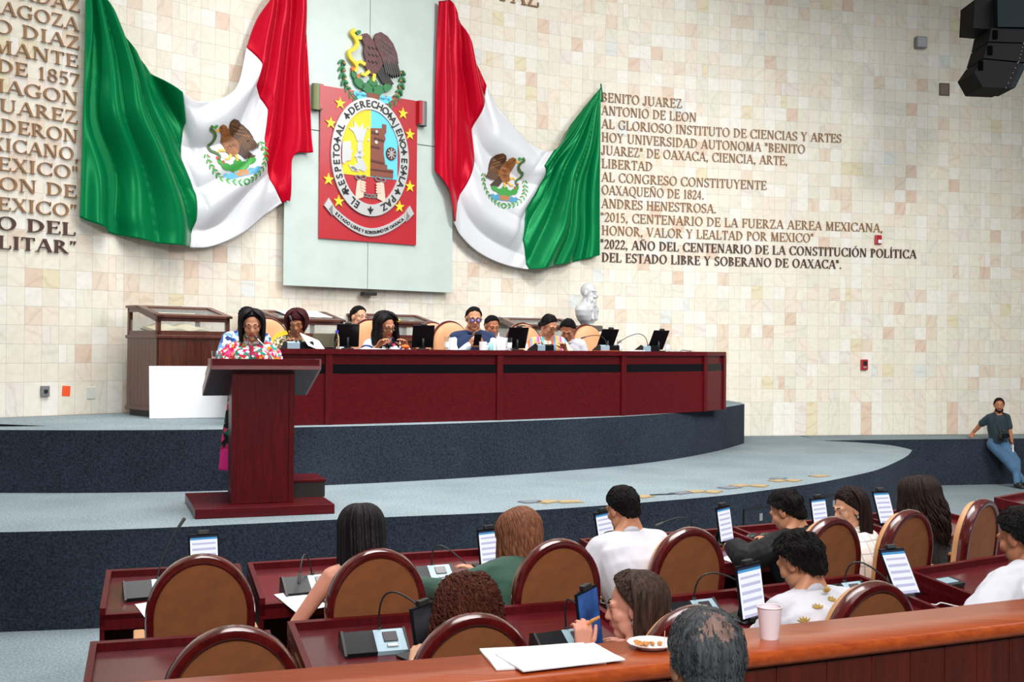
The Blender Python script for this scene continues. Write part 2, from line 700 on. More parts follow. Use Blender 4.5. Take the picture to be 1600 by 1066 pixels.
# ------------------------------------------------------------------ wall devices
m_black = mat('black_plastic', (0.012, 0.012, 0.014), 0.38)
m_grey_dev = mat('grey_plastic', srgb(120, 122, 124), 0.5)
m_red_dev = mat('red_alarm_plastic', srgb(170, 28, 40), 0.35)
m_white_pl = mat('white_plastic', srgb(230, 230, 228), 0.4)


def on_wall(name, s, z, label, cat, off=0.0):
    t = empty(name, label=label, cat=cat)
    t.matrix_world = wall_frame(s, z, off)
    return t


t = on_wall('fire_alarm_pull', 6.399, 1.98, 'red fire alarm pull box low on the pale stone wall', 'fire alarm')
MB().bbox(-0.06, -0.055, -0.09, 0.06, 0.0, 0.09, 0.01).build('housing', m_red_dev, t)
MB().bbox(-0.035, -0.065, -0.01, 0.035, -0.05, 0.06, 0.004).build('handle', m_black, t)
MB().bbox(-0.03, -0.062, -0.06, 0.03, -0.05, -0.03, 0.003).build('key_plate', m_plate, t)
t = on_wall('fire_alarm_strobe', 6.648, 4.14, 'red fire alarm strobe beside the end of the inscription', 'fire alarm')
MB().bbox(-0.06, -0.05, -0.08, 0.06, 0.0, 0.08, 0.01).build('housing', m_red_dev, t)
MB().bbox(-0.02, -0.075, -0.065, 0.05, -0.045, 0.0, 0.01).build('strobe_lens', mat('clear_lens', srgb(235, 235, 235), 0.1), t)
t = on_wall('wall_sensor', 7.411, 7.593, 'small grey box sensor high on the wall left of the black loudspeaker', 'sensor')
MB().bbox(-0.10, -0.10, -0.10, 0.10, 0.0, 0.10, 0.012).build('housing', m_grey_dev, t)
MB().bbox(-0.085, -0.11, -0.085, 0.085, -0.095, 0.085, 0.006).build('front_cover', mat('pale_grey_plastic', srgb(165, 168, 174), 0.4), t)
t = on_wall('wall_vent', 7.894, 6.812, 'square brown vent cover set flush in the wall under the sensor', 'vent')
MB().bbox(-0.085, -0.012, -0.10, 0.085, 0.0, 0.10, 0.004).build('cover', mat('brown_metal', srgb(118, 104, 96), 0.5, 0.3), t)
mb = MB()
for a0, a1, b0, b1 in ((-.092, .092, .095, .108), (-.092, .092, -.108, -.095), (-.095, -.083, -.1, .1), (.083, .095, -.1, .1)):
    mb.box(a0, -0.018, b0, a1, 0.0, b1)
mb.build('frame', mat('dark_brown_metal', srgb(78, 66, 60), 0.5, 0.3), t)
t = on_wall('wall_switch', -7.137, 1.665, 'grey metal switch box low on the wall left of the orange tag', 'switch')
MB().bbox(-0.05, -0.04, -0.062, 0.05, 0.0, 0.062, 0.008).build('box', m_grey_dev, t)
MB().bbox(-0.02, -0.055, -0.02, 0.02, -0.035, 0.02, 0.004).build('button', m_black, t)
t = on_wall('wall_tag', -6.873, 1.66, 'orange card tag stuck low on the wall', 'tag')
M = Matrix.Rotation(0.06, 4, 'Y')
MB().bbox(-0.05, -0.008, -0.06, 0.05, 0.0, 0.06, 0.002, M).build('card', mat('orange_card', srgb(238, 84, 32), 0.6), t)
t = on_wall('wall_outlet', -6.56, 1.63, 'pale stone outlet cover plate right of the orange tag', 'outlet')
MB().bbox(-0.055, -0.012, -0.07, 0.055, 0.0, 0.07, 0.004).build('cover_plate', mat('pale_stone_plate', srgb(208, 210, 204), 0.5), t)
t = on_wall('wall_projector', -2.588, 2.96, 'small dark lamp fixture under the middle of the glass panel', 'lamp fixture')
MB().bbox(-0.10, -0.16, -0.025, 0.10, -0.02, 0.025, 0.01).build('housing', m_black, t)
MB().bbox(-0.03, -0.03, -0.02, 0.03, 0.0, 0.02, 0.004).build('bracket', m_grey_dev, t)

# ------------------------------------------------------------------ line array loudspeaker, hung from above
sp = empty('line_array_speaker', (5.85, 14.0, 0), 0.0, 'black curved line array loudspeaker hanging high in front of the right wall', 'loudspeaker')
m_spk = mat('black_speaker_paint', (0.005, 0.005, 0.006), 0.7, spec=0.05)
m_grille = mat('dark_speaker_grille', (0.006, 0.010, 0.012), 0.7, spec=0.05)
R90 = Matrix.Rotation(PI/2, 4, 'X')


def side_prism(poly, y0, y1):
    """profile in x z, depth from y0 (towards the hall) to y1"""
    mb = MB()
    mb.prism([(x, z) for x, z in poly], -y1, -y0, R90)
    return mb


side_prism([(-0.09, 6.10), (0.345, 6.10), (0.37, 6.44), (-0.10, 6.47)], -0.28, 0.28).build('top_cabinet', m_grille, sp)
side_prism([(-0.335, 6.12), (-0.09, 6.10), (-0.10, 6.47), (-0.32, 6.46)], -0.16, 0.28).build('flying_frame_box', m_spk, sp)
prof = [[(-0.19, 5.93), (0.28, 5.92), (0.305, 6.08), (-0.16, 6.09)], [(-0.25, 5.73), (0.22, 5.69), (0.275, 5.905), (-0.195, 5.915)],
        [(-0.36, 5.56), (-0.26, 5.385), (0.07, 5.375), (0.205, 5.675), (-0.255, 5.715)]]
for k, p in enumerate(prof):
    cab = side_prism(p, -0.26, 0.26).build('cabinet', m_spk, sp)
    x1 = p[1][0] if k < 2 else p[2][0]
    z1 = p[1][1] if k < 2 else p[2][1]
    x2, z2 = (p[2][0], p[2][1]) if k < 2 else (p[3][0], p[3][1])
    g = side_prism([(x1+0.004, z1+.01), (x1+0.07, z1+.01), (x2+0.07, z2-.01), (x2+0.004, z2-.01)], -0.24, 0.24).build('grille', m_grille, cab)
    mb = MB()
    cx, cz = p[0][0]+0.075, (p[0][1]+p[-1][1])/2
    mb.bbox(cx-0.03, -0.272, cz-0.055, cx+0.03, -0.255, cz+0.055, 0.005)
    mb.build('handle', mat('speaker_recess', (0.001, 0.001, 0.001), 0.9, spec=0.0), cab)
    mb = MB()
    for q in range(6):
        tt = q/5
        xx, zz = x1+(x2-x1)*tt-0.05, z1+(z2-z1)*tt
        mb.ell((xx, -0.262, zz), (0.008, 0.006, 0.008), nu=8, nv=6)
    mb.build('rigging_bolts', mat('dark_bolt', (0.05, 0.05, 0.055), 0.5), cab)
mb = MB()
mb.bbox(-0.06, -0.2, 6.47, 0.32, 0.2, 6.53, 0.008)
mb.build('rigging_bar', m_black, sp)
for yy in (-0.12, 0.12):
    mb = MB()
    mb.tube([(0.14, yy, 6.52), (0.14, yy, 11.0)], 0.012, 8)
    mb.build('chain', m_plate, sp)
# ------------------------------------------------------------------ serif capitals for the wall inscription
T, H_, SL = 0.118, 0.046, 0.030     # thick stroke, thin stroke, serif thickness


def _stroke(x0, y0, x1, y1, w):
    """slanted bar with horizontal ends, horizontal width w"""
    if abs(y1-y0) < 1e-6:
        return [(min(x0, x1), y0-w/2), (max(x0, x1), y0-w/2), (max(x0, x1), y0+w/2), (min(x0, x1), y0+w/2)]
    if y0 > y1:
        x0, y0, x1, y1 = x1, y1, x0, y0
    return [(x0-w/2, y0), (x0+w/2, y0), (x1+w/2, y1), (x1-w/2, y1)]


def _arc(cx, cy, rx, ry, a0, a1, ws=T, wt=H_, n=18):
    out, inn = [], []
    for i in range(n+1):
        a = math.radians(a0+(a1-a0)*i/n)
        out.append((cx+rx*math.cos(a), cy+ry*math.sin(a)))
        inn.append((cx+(rx-ws)*math.cos(a), cy+(ry-wt)*math.sin(a)))
    return [[out[i], out[i+1], inn[i+1], inn[i]] for i in range(n)]


def _ser(x, y, w=0.28):
    return [(x-w/2, y), (x+w/2, y), (x+w/2, y+SL), (x-w/2, y+SL)] if y < 0.5 else [(x-w/2, y-SL), (x+w/2, y-SL), (x+w/2, y), (x-w/2, y)]


def glyph(c, bold=1.0):
    """list of polygons and the advance width"""
    t, h = T*bold, H_*(1+(bold-1)*0.6)
    L = lambda *a: _stroke(*a)
    stem = lambda x, w=0.28: [L(x, 0, x, 1, t), _ser(x, 0, w), _ser(x, 1, w)]
    A = lambda cx, cy, rx, ry, a0, a1, ws=t, wt=h: _arc(cx, cy, rx, ry, a0, a1, ws, wt)
    acc = {'Á': 'A', 'É': 'E', 'Í': 'I', 'Ó': 'O', 'Ú': 'U', 'Ñ': 'N'}
    if c in acc:
        p, w = glyph(acc[c], bold)
        if c == 'Ñ':
            p = p+[L(w*.28, 1.10, w*.42, 1.18, .10), L(w*.40, 1.18, w*.58, 1.10, .10), L(w*.56, 1.10, w*.70, 1.18, .10)]
        else:
            p = p+[L(w*.45, 1.08, w*.62, 1.27, .10)]
        return p, w
    g = {
        'A': ([L(.09, 0, .38, 1, h), L(.41, 1, .70, 0, t), L(.18, .34, .56, .34, h), _ser(.09, 0, .24), _ser(.70, 0, .28)], .80),
        'B': (stem(.17)+A(.22, .755, .33, .245, -90, 90)+A(.24, .265, .38, .265, -90, 90)+[L(.15, .515, .28, .515, h)], .68),
        'C': (A(.44, .5, .41, .52, 42, 318)+[L(.735, .68, .735, 1.0, .045), L(.735, .0, .735, .26, .04)], .80),
        'D': (stem(.17)+A(.24, .5, .52, .5, -90, 90), .82),
        'E': (stem(.17)+[L(.17, .975, .58, .975, .05), L(.17, .51, .48, .51, h), L(.17, .025, .62, .025, .05),
                         L(.58, .78, .58, 1, .04), L(.48, .40, .48, .62, .04), L(.62, 0, .62, .24, .04)], .67),
        'F': (stem(.17)+[L(.17, .975, .58, .975, .05), L(.17, .50, .48, .50, h), L(.58, .76, .58, 1, .04), L(.48, .39, .48, .61, .04)], .62),
        'G': (A(.44, .5, .41, .52, 42, 322)+[L(.735, .70, .735, 1.0, .045), L(.70, .05, .70, .45, t), _ser(.70, .40, .27)], .86),
        'H': (stem(.17)+stem(.66)+[L(.17, .51, .66, .51, h)], .84),
        'I': (stem(.18), .36),
        'J': ([L(.30, .18, .30, 1, t), _ser(.30, 1)]+A(.17, .16, .19, .20, -170, 5, t*.9, h*1.8)+[[(-.03, .12), (.09, .12), (.09, .22), (-.03, .22)]], .48),
        'L': (stem(.17)+[L(.17, .025, .60, .025, .05), L(.60, 0, .60, .27, .045)], .66),
        'M': ([L(.15, 0, .15, 1, h), L(.19, 1, .46, 0, t), L(.46, 0, .74, 1, h), L(.78, 0, .78, 1, t), _ser(.15, 0, .22), _ser(.15, 1, .2), _ser(.78, 0, .28), _ser(.78, 1, .26)], .96),
        'N': ([L(.15, 0, .15, 1, h), L(.18, 1, .67, 0, t), L(.70, 0, .70, 1, h), _ser(.15, 0, .22), _ser(.15, 1, .22), _ser(.70, 1, .22)], .86),
        'O': (A(.44, .5, .41, .52, 0, 360), .88),
        'P': (stem(.17)+A(.22, .73, .36, .27, -90, 90), .62),
        'Q': (A(.44, .5, .41, .52, 0, 360)+[L(.42, .05, .80, -.22, .14)], .88),
        'R': (stem(.17)+A(.22, .74, .35, .26, -90, 90)+[L(.32, .5, .68, 0, t), _ser(.72, 0, .16)], .78),
        'S': (A(.30, .745, .25, .265, 40, 270, t*.9, h*1.3)+A(.30, .25, .26, .265, -140, 90, t*.9, h*1.3)+[L(.50, .76, .50, 1, .04), L(.07, 0, .07, .26, .04)], .60),
        'T': (stem(.34)+[L(.05, .975, .63, .975, .05), L(.05, .76, .05, 1, .04), L(.63, .76, .63, 1, .04)], .68),
        'U': ([L(.17, .28, .17, 1, t), L(.68, .28, .68, 1, h), _ser(.17, 1), _ser(.68, 1, .22)]+A(.41, .30, .31, .32, 180, 360, t*.8, h*1.4), .84),
        'V': ([L(.10, 1, .38, 0, t), L(.40, 0, .68, 1, h), _ser(.10, 1, .28), _ser(.68, 1, .22)], .78),
        'X': ([L(.12, 1, .62, 0, t), L(.10, 0, .62, 1, h), _ser(.12, 1, .26), _ser(.62, 1, .22), _ser(.10, 0, .22), _ser(.62, 0, .26)], .74),
        'Y': ([L(.10, 1, .37, .48, t), L(.37, .48, .64, 1, h), L(.37, 0, .37, .5, t), _ser(.10, 1, .26), _ser(.64, 1, .22), _ser(.37, 0)], .74),
        'Z': ([L(.12, 0, .56, 1, t), L(.06, .975, .60, .975, .05), L(.08, .025, .64, .025, .05), L(.07, .76, .07, 1, .04), L(.63, 0, .63, .24, .04)], .70),
        '0': (A(.28, .5, .25, .51, 0, 360, t*.85), .56),
        '1': ([L(.27, 0, .27, 1, t*.9), _ser(.27, 0), L(.14, .86, .27, .98, h)], .50),
        '2': (A(.27, .72, .24, .29, -25, 165, t*.8, h*1.2)+[L(.08, .03, .44, .62, .10), L(.06, .04, .50, .04, .08), L(.50, 0, .50, .20, .04)], .56),
        '4': ([L(.36, 0, .36, 1, t*.85), L(.05, .30, .36, 1, h), L(.03, .28, .52, .28, .06)], .56),
        '5': (A(.24, .30, .26, .32, -130, 130, t*.85, h*1.2)+[L(.14, .5, .14, .98, h), L(.12, .95, .46, .95, .09)], .55),
        '7': ([L(.18, 0, .46, .95, .10), L(.05, .96, .50, .96, .08), L(.06, .76, .06, 1, .04)], .52),
        '8': (A(.28, .76, .21, .25, 0, 360, t*.7, h)+A(.28, .27, .25, .28, 0, 360, t*.8, h), .56),
        '.': ([[(.06, 0), (.20, 0), (.20, .14), (.06, .14)]], .28),
        ',': ([[(.06, 0), (.20, 0), (.20, .14), (.06, .14)], [(.14, 0), (.20, 0), (.10, -.17), (.06, -.15)]], .28),
        '"': ([L(.09, .66, .08, 1.02, .08), L(.25, .66, .24, 1.02, .08)], .36),
        '“': ([[(.03, .70), (.13, .70), (.13, .82), (.05, 1.0), (.03, .95)], [(.20, .70), (.30, .70), (.30, .82), (.22, 1.0), (.20, .95)]], .36),
        '”': ([[(.05, 1.0), (.15, 1.0), (.15, .88), (.07, .68), (.05, .72)], [(.22, 1.0), (.32, 1.0), (.32, .88), (.24, .68), (.22, .72)]], .38),
        ' ': ([], .34),
    }
    return g[c]


m_bronze = mat('bronze_letter', srgb(146, 106, 66), 0.45, 0.0, var=0.12, var_scale=30)
m_bronze_dark = mat('dark_bronze_letter', srgb(74, 44, 34), 0.45, 0.0)
GLY = {}


def letter_mesh(c, bold):
    k = (c, bold)
    if k not in GLY:
        polys, w = glyph(c, 1.32 if bold else 1.0)
        mb = MB()
        for i, p in enumerate(polys):
            a = sum(p[j][0]*p[(j+1) % len(p)][1]-p[(j+1) % len(p)][0]*p[j][1] for j in range(len(p)))
            q = p if a > 0 else p[::-1]
            mb.prism(q, 0.0, 0.12+0.0015*(i % 7), R90)
        me = mb.mesh('letter')
        me.materials.append(m_bronze_dark if bold else m_bronze)
        GLY[k] = (me, w)
    return GLY[k]


def inscription(text, s0, s1, z, label, group, height=0.147, bold=False):
    adv = [letter_mesh(c, bold)[1]+0.035 for c in text]
    tot = sum(adv)-0.035
    sx = (s1-s0)/tot
    t = empty('inscription_line', label=label, cat='wall lettering', group=group)
    t.matrix_world = wall_frame((s0+s1)/2, z, 0.0)
    inv = t.matrix_world.inverted()
    s = s0
    for c, a in zip(text, adv):
        me, w = letter_mesh(c, bold)
        if c != ' ':
            o = bpy.data.objects.new('letter', me)
            COL.objects.link(o)
            o.parent = t
            o.matrix_local = inv @ wall_frame(s+w*sx/2, z, 0.004) @ Matrix.Translation((-w*sx/2, 0, 0)) @ Matrix.Diagonal((sx, height, height, 1))
        s += a*sx


GR = 'bronze inscription lines right of the flags'
for txt, s0, s1, z, b in (
        ('BENITO JUAREZ', 1.571, 3.023, 6.214, 0), ('ANTONIO DE LEON', 1.573, 3.283, 6.002, 0),
        ('AL GLORIOSO INSTITUTO DE CIENCIAS Y ARTES', 1.576, 5.944, 5.785, 0), ('HOY UNIVERSIDAD AUTONOMA "BENITO', 1.578, 5.264, 5.568, 0),
        ('JUAREZ" DE OAXACA, CIENCIA, ARTE,', 1.58, 4.945, 5.357, 0), ('LIBERTAD', 1.582, 2.50, 5.142, 0),
        ('AL CONGRESO CONSTITUYENTE', 1.584, 4.564, 4.925, 0), ('OAXAQUEÑO DE 1824.', 1.586, 3.433, 4.716, 0),
        ('ANDRES HENESTROSA.', 1.589, 3.659, 4.497, 0), ('“2015, CENTENARIO DE LA FUERZA AEREA MEXICANA,', 1.575, 6.744, 4.275, 0),
        ('HONOR, VALOR Y LEALTAD POR MEXICO”', 1.593, 5.439, 4.061, 0),
        ('"2022, AÑO DEL CENTENARIO DE LA CONSTITUCIÓN POLÍTICA', 1.575, 7.384, 3.837, 1),
        ('DEL ESTADO LIBRE Y SOBERANO DE OAXACA".', 1.598, 5.966, 3.623, 1)):
    short = txt.replace('"', '').replace('“', '').replace('”', '').strip('., ').lower()
    w = ' '.join(short.split()[:7])
    inscription(txt, s0, s1, z, ('dark bold' if b else 'bronze')+' wall lettering reading '+w, GR, bold=bool(b))
GL = 'bronze inscription lines left of the flags'
for txt, s0, s1, z, b in (
        ('ORDAZ', -7.70, -6.753, 6.118, 0), ('ZARAGOZA', -8.22, -6.774, 5.898, 0), ('PORFIRIO DIAZ', -8.95, -6.755, 5.680, 0),
        ('BUSTAMANTE', -8.72, -6.768, 5.460, 0), ('CONSTITUYENTES DE 1857', -10.25, -6.755, 5.242, 0), ('FLORES MAGON', -9.05, -6.763, 5.022, 0),
        ('DE JUAREZ', -8.28, -6.764, 4.803, 0), ('CALDERON', -8.20, -6.762, 4.580, 0), ('MEXICANO,', -8.15, -6.745, 4.366, 0),
        ('POR MEXICO"', -8.62, -6.752, 4.150, 0), ('CREACION DE', -8.80, -6.770, 3.928, 0), ('DE MEXICO”', -8.40, -6.765, 3.702, 0),
        ('CENTENARIO DEL', -9.55, -6.776, 3.485, 1), ('MILITAR”', -8.04, -6.765, 3.271, 1)):
    short = txt.replace('"', '').replace('”', '').strip('., ').lower()
    inscription(txt, s0, s1, z, ('dark bold' if b else 'bronze')+' wall lettering left of flags reading '+short, GL, bold=bool(b))
inscription('LA PAZ"', -0.93, 0.558, 7.58, 'large bronze wall lettering above the right flag reading la paz', None, height=0.30)

# ------------------------------------------------------------------ glass backing panel and the state emblem on it
PO = Vector((-1.99477215, 16.30363))
PA = math.radians(37.947924816249376)
pf = frame((PO.x, PO.y, 0), PA)
m_glass_panel = mat('frosted_glass_panel', srgb(190, 206, 202), 0.3, coat=0.1, var=0.05, var_scale=3)
gp = empty('glass_panel', label='tall pale frosted glass panel mounted on the stone wall behind the red emblem', cat='glass panel')
gp.matrix_world = pf
for x0, x1 in ((-1.3767, -0.078), (-0.070, 1.3767)):
    for z0, z1 in ((3.025, 5.158), (5.168, 8.4)):
        MB().bbox(x0, -0.012, z0, x1, 0.004, z1, 0.003).build('glass_pane', m_glass_panel, gp)
for x in (-1.25, -0.3, 0.16, 1.25):
    for z in (3.2, 5.0, 5.33, 8.2):
        MB().tube([(x, 0.0, z), (x, 0.16, z)], 0.02, 10).build('standoff', m_plate, gp)

EMB = empty('state_emblem', label='red banner emblem with oval motto ring and eagle on the glass panel', cat='emblem')
EMB.matrix_world = pf @ Matrix.Translation((-0.075, -0.012, 0))
E_RED = mat('emblem_red', srgb(176, 18, 34), 0.35, coat=0.3)
E_YEL = mat('emblem_yellow', srgb(244, 206, 12), 0.4)
E_BLUE = mat('emblem_sky_blue', srgb(96, 205, 232), 0.4)
E_BRN = mat('emblem_brown', srgb(128, 66, 44), 0.45)
E_BRN2 = mat('emblem_dark_brown', srgb(84, 36, 30), 0.45)
E_SIL = mat('emblem_silver', srgb(186, 190, 190), 0.35, 0.3)
E_BLK = mat('emblem_black', srgb(22, 20, 22), 0.4)
E_SKIN = mat('emblem_pink', srgb(232, 196, 178), 0.5)
E_GRN = mat('emblem_green', srgb(34, 120, 66), 0.45)
E_MAR = mat('emblem_maroon', srgb(88, 38, 40), 0.4, var=0.3, var_scale=25)
E_ORG = mat('emblem_orange', srgb(222, 110, 44), 0.45)
E_GREY = mat('emblem_grey', srgb(122, 116, 118), 0.45)
E_OLV = mat('emblem_olive_back', srgb(120, 126, 84), 0.4)
E_GOLD = mat('emblem_gold', srgb(246, 214, 40), 0.4)


def ellpts(cx, cz, a, b, n=40, t0=0, t1=360, rot=0.0):
    out = []
    for i in range(n+(0 if abs(t1-t0) >= 360 else 1)):
        t = math.radians(t0+(t1-t0)*i/n)
        x, z = a*math.cos(t), b*math.sin(t)
        out.append((cx+x*math.cos(rot)-z*math.sin(rot), cz+x*math.sin(rot)+z*math.cos(rot)))
    return out


def stroke(pts, w, w2=None):
    """thick polyline as a list of quads"""
    out = []
    n = len(pts)
    ww = [w+(((w2 if w2 is not None else w)-w)*i/(n-1)) for i in range(n)]
    L, Rr = [], []
    for i, p in enumerate(pts):
        a, b = Vector(pts[max(i-1, 0)]), Vector(pts[min(i+1, n-1)])
        d = (b-a)
        d = d.normalized() if d.length > 1e-9 else Vector((1, 0))
        q = Vector((-d.y, d.x))*ww[i]/2
        L.append((p[0]+q.x, p[1]+q.y)); Rr.append((p[0]-q.x, p[1]-q.y))
    return [[L[i], Rr[i], Rr[i+1], L[i+1]] for i in range(n-1)]


def ccw(p):
    a = sum(p[j][0]*p[(j+1) % len(p)][1]-p[(j+1) % len(p)][0]*p[j][1] for j in range(len(p)))
    return p if a > 0 else p[::-1]


def relief(name, polys, m, parent, d0, d1):
    """flat shapes (x, z) cut from sheet, standing from d0 to d1 in front of the parent's plane"""
    mb = MB()
    for p in polys:
        mb.prism(ccw(p), d0, d1, R90)
    return mb.build(name, m, parent)


# banner sheet with rolled upper corners
ban = relief('banner', [[(-0.79, 3.69), (0.79, 3.69), (0.79, 5.785), (-0.79, 5.785)]], E_RED, EMB, 0.0, 0.03)
for sgn in (-1, 1):
    mb = MB()
    R0 = 0.072
    ring = []
    for i in range(25):
        a = math.radians(-110+i*330/24)
        ring.append((sgn*(0.86+R0*math.cos(a)), 0.05+R0*math.sin(a)*0.75))
    rings = []
    for zz in (5.43, 5.785):
        rings.append([(x, -y, zz) for x, y in ring]+[(x*0.985+sgn*0.013, -y*0.9-0.005, zz) for x, y in reversed(ring)])
    mb.rings(rings)
    mb.build('banner_scroll', E_OLV if sgn < 0 else E_GREY, ban)
    relief('banner_fold', [[(sgn*0.78, 5.45), (sgn*0.86, 5.45), (sgn*0.86, 5.785), (sgn*0.78, 5.785)]], E_RED, ban, 0.0, 0.10)
C0 = 4.882


def ringpolys(a0, b0, a1, b1, cz, n=60):
    o, i_ = ellpts(0, cz, a0, b0, n), ellpts(0, cz, a1, b1, n)
    return [[o[k], o[(k+1) % n], i_[(k+1) % n], i_[k]] for k in range(n)]


ring = relief('motto_ring', ringpolys(0.632, 0.834, 0.482, 0.668, C0), E_SIL, EMB, 0.03, 0.06)
field = relief('oval_field', [ellpts(0, C0, 0.486, 0.672, 60)], E_RED, EMB, 0.03, 0.04)


def clip_oval(x0, x1, z0, z1, a=0.478, b=0.664, n=40):
    pts = []
    for i in range(n+1):
        x = x0+(x1-x0)*i/n
        zt = C0+b*math.sqrt(max(0, 1-(x/a)**2))
        pts.append((x, min(z1, max(z0, zt))))
    return [(x0, z0), (x1, z0)]+pts[::-1]


relief('yellow_field', [clip_oval(-0.448, 0.0, 4.603, 6)], E_YEL, field, 0.04, 0.046)
relief('blue_field', [clip_oval(0.0, 0.448, 4.603, 6)], E_BLUE, field, 0.04, 0.046)
# stepped stone building
bl = [(0.0, 4.62), (0.37, 4.62), (0.37, 4.74), (0.27, 4.74), (0.27, 4.80), (0.24, 4.80), (0.21, 4.95), (0.21, 5.10), (0.24, 5.16), (0.22, 5.22), (0.25, 5.26), (0.25, 5.37),
      (0.185, 5.37), (0.185, 5.31), (0.0, 5.29)]
bd = relief('stone_building', [bl], E_BRN, field, 0.046, 0.058)
relief('building_step', [[(0.0, 4.82), (0.21, 4.80), (0.21, 4.83), (0.0, 4.85)], [(0.0, 5.02), (0.14, 5.01), (0.14, 5.04), (0.0, 5.05)], [(0.05, 5.14), (0.21, 5.12), (0.21, 5.15), (0.05, 5.17)],
                         [(0.0, 5.22), (0.12, 5.21), (0.12, 5.24), (0.0, 5.25)], [(0.0, 4.70), (0.37, 4.70), (0.37, 4.72), (0.0, 4.72)]], E_BRN2, bd, 0.058, 0.066)
relief('building_disc', [ellpts(0.08, 5.10, 0.026, 0.026, 16), ellpts(0.085, 5.25, 0.02, 0.02, 16)], E_SIL, bd, 0.058, 0.068)
whl = relief('wheel', [ellpts(0.335, 4.965, 0.085, 0.093, 28)], E_BRN2, field, 0.046, 0.06)
relief('wheel_spokes', [q for k in range(4) for q in stroke([(0.335-0.07*math.cos(k*PI/4), 4.965-0.077*math.sin(k*PI/4)), (0.335+0.07*math.cos(k*PI/4), 4.965+0.077*math.sin(k*PI/4))], 0.012)],
       E_SIL, whl, 0.06, 0.066)
# profile head, flower and bird cut in silver
relief('profile_head', [[(-0.455, 5.04), (-0.34, 5.075), (-0.315, 5.02), (-0.325, 4.975), (-0.285, 4.93), (-0.31, 4.91), (-0.315, 4.875), (-0.305, 4.85), (-0.33, 4.80), (-0.40, 4.78), (-0.42, 4.74),
                         (-0.455, 4.76), (-0.46, 4.88)]], E_SIL, field, 0.046, 0.056)
fl1 = [[(-0.22, 5.08), (-0.13, 5.08), (-0.09, 5.20), (-0.06, 5.28), (-0.12, 5.26), (-0.13, 5.34), (-0.19, 5.27), (-0.28, 5.36), (-0.27, 5.27), (-0.36, 5.25), (-0.28, 5.20)],
       ellpts(-0.175, 5.00, 0.045, 0.10, 16), [(-0.22, 4.93), (-0.13, 4.95), (-0.11, 4.90), (-0.16, 4.84), (-0.27, 4.86)]]
relief('flower', fl1, E_SIL, field, 0.046, 0.056)
relief('bird', [[(-0.24, 4.86), (-0.17, 4.88), (-0.10, 4.80), (-0.06, 4.72), (-0.10, 4.66), (-0.18, 4.69), (-0.25, 4.66), (-0.33, 4.70), (-0.26, 4.74), (-0.21, 4.78)],
                [(-0.36, 4.74), (-0.27, 4.72), (-0.18, 4.655), (-0.30, 4.66)]], E_SIL, field, 0.046, 0.056)
for dx_, dz_ in ((-0.04, 5.12), (-0.05, 5.29)):
    relief('silver_dot', [ellpts(dx_, dz_, 0.018, 0.018, 12)], E_SIL, field, 0.046, 0.056)
# hands breaking a chain
for sgn in (-1, 1):
    hd = relief('hand', [[(sgn*0.245, 4.26), (sgn*0.115, 4.305), (sgn*0.115, 4.35), (sgn*0.10, 4.42), (sgn*0.125, 4.50), (sgn*0.165, 4.545), (sgn*0.215, 4.53), (sgn*0.225, 4.46), (sgn*0.235, 4.38)]], E_SKIN, field, 0.046, 0.062)
    relief('fingers', [ellpts(sgn*0.125, 4.40+0.038*k, 0.045, 0.018, 14, rot=sgn*0.2) for k in range(4)], E_SKIN, hd, 0.062, 0.070)
    lk = []
    for cx, cz, rot in ((0.20, 4.575, 0.2), (0.12, 4.585, -0.3)):
        o, i_ = ellpts(sgn*cx, cz, 0.055, 0.036, 20, rot=sgn*rot), ellpts(sgn*cx, cz, 0.033, 0.016, 20, rot=sgn*rot)
        lk += [[o[k], o[(k+1) % 20], i_[(k+1) % 20], i_[k]] for k in range(20)]
    relief('chain_link', lk, E_GREY, field, 0.048, 0.058)
lk = []
for cx, rot in ((-0.08, -0.3), (-0.02, 0.0), (0.05, 0.25), (0.09, 0.5)):
    o, i_ = ellpts(cx, 4.33+abs(cx)*0.12, 0.042, 0.030, 20, rot=rot), ellpts(cx, 4.33+abs(cx)*0.12, 0.024, 0.013, 20, rot=rot)
    lk += [[o[k], o[(k+1) % 20], i_[(k+1) % 20], i_[k]] for k in range(20)]
relief('chain', lk, E_GREY, field, 0.046, 0.056)
# stars
for x, z in ((-0.492, 5.574), (-0.635, 5.284), (-0.660, 4.505), (-0.497, 4.218), (0.536, 5.568), (0.657, 5.282), (0.666, 4.53), (0.491, 4.223)):
    pts = [(x+(0.088 if k % 2 == 0 else 0.034)*math.sin(k*PI/5), z+(0.088 if k % 2 == 0 else 0.034)*math.cos(k*PI/5)) for k in range(10)]
    relief('star', [pts], E_GOLD, EMB, 0.03, 0.048)


def text_mesh(s, size):
    cu = bpy.data.curves.new('text', 'FONT')
    cu.body = s
    cu.size = size
    cu.extrude = 0.004
    cu.offset = size*0.018
    cu.align_x = 'CENTER'
    o = bpy.data.objects.new('text', cu)
    COL.objects.link(o)
    dg = bpy.context.evaluated_depsgraph_get()
    dg.update()
    me = bpy.data.meshes.new_from_object(o.evaluated_get(dg))
    bpy.data.objects.remove(o)
    return me


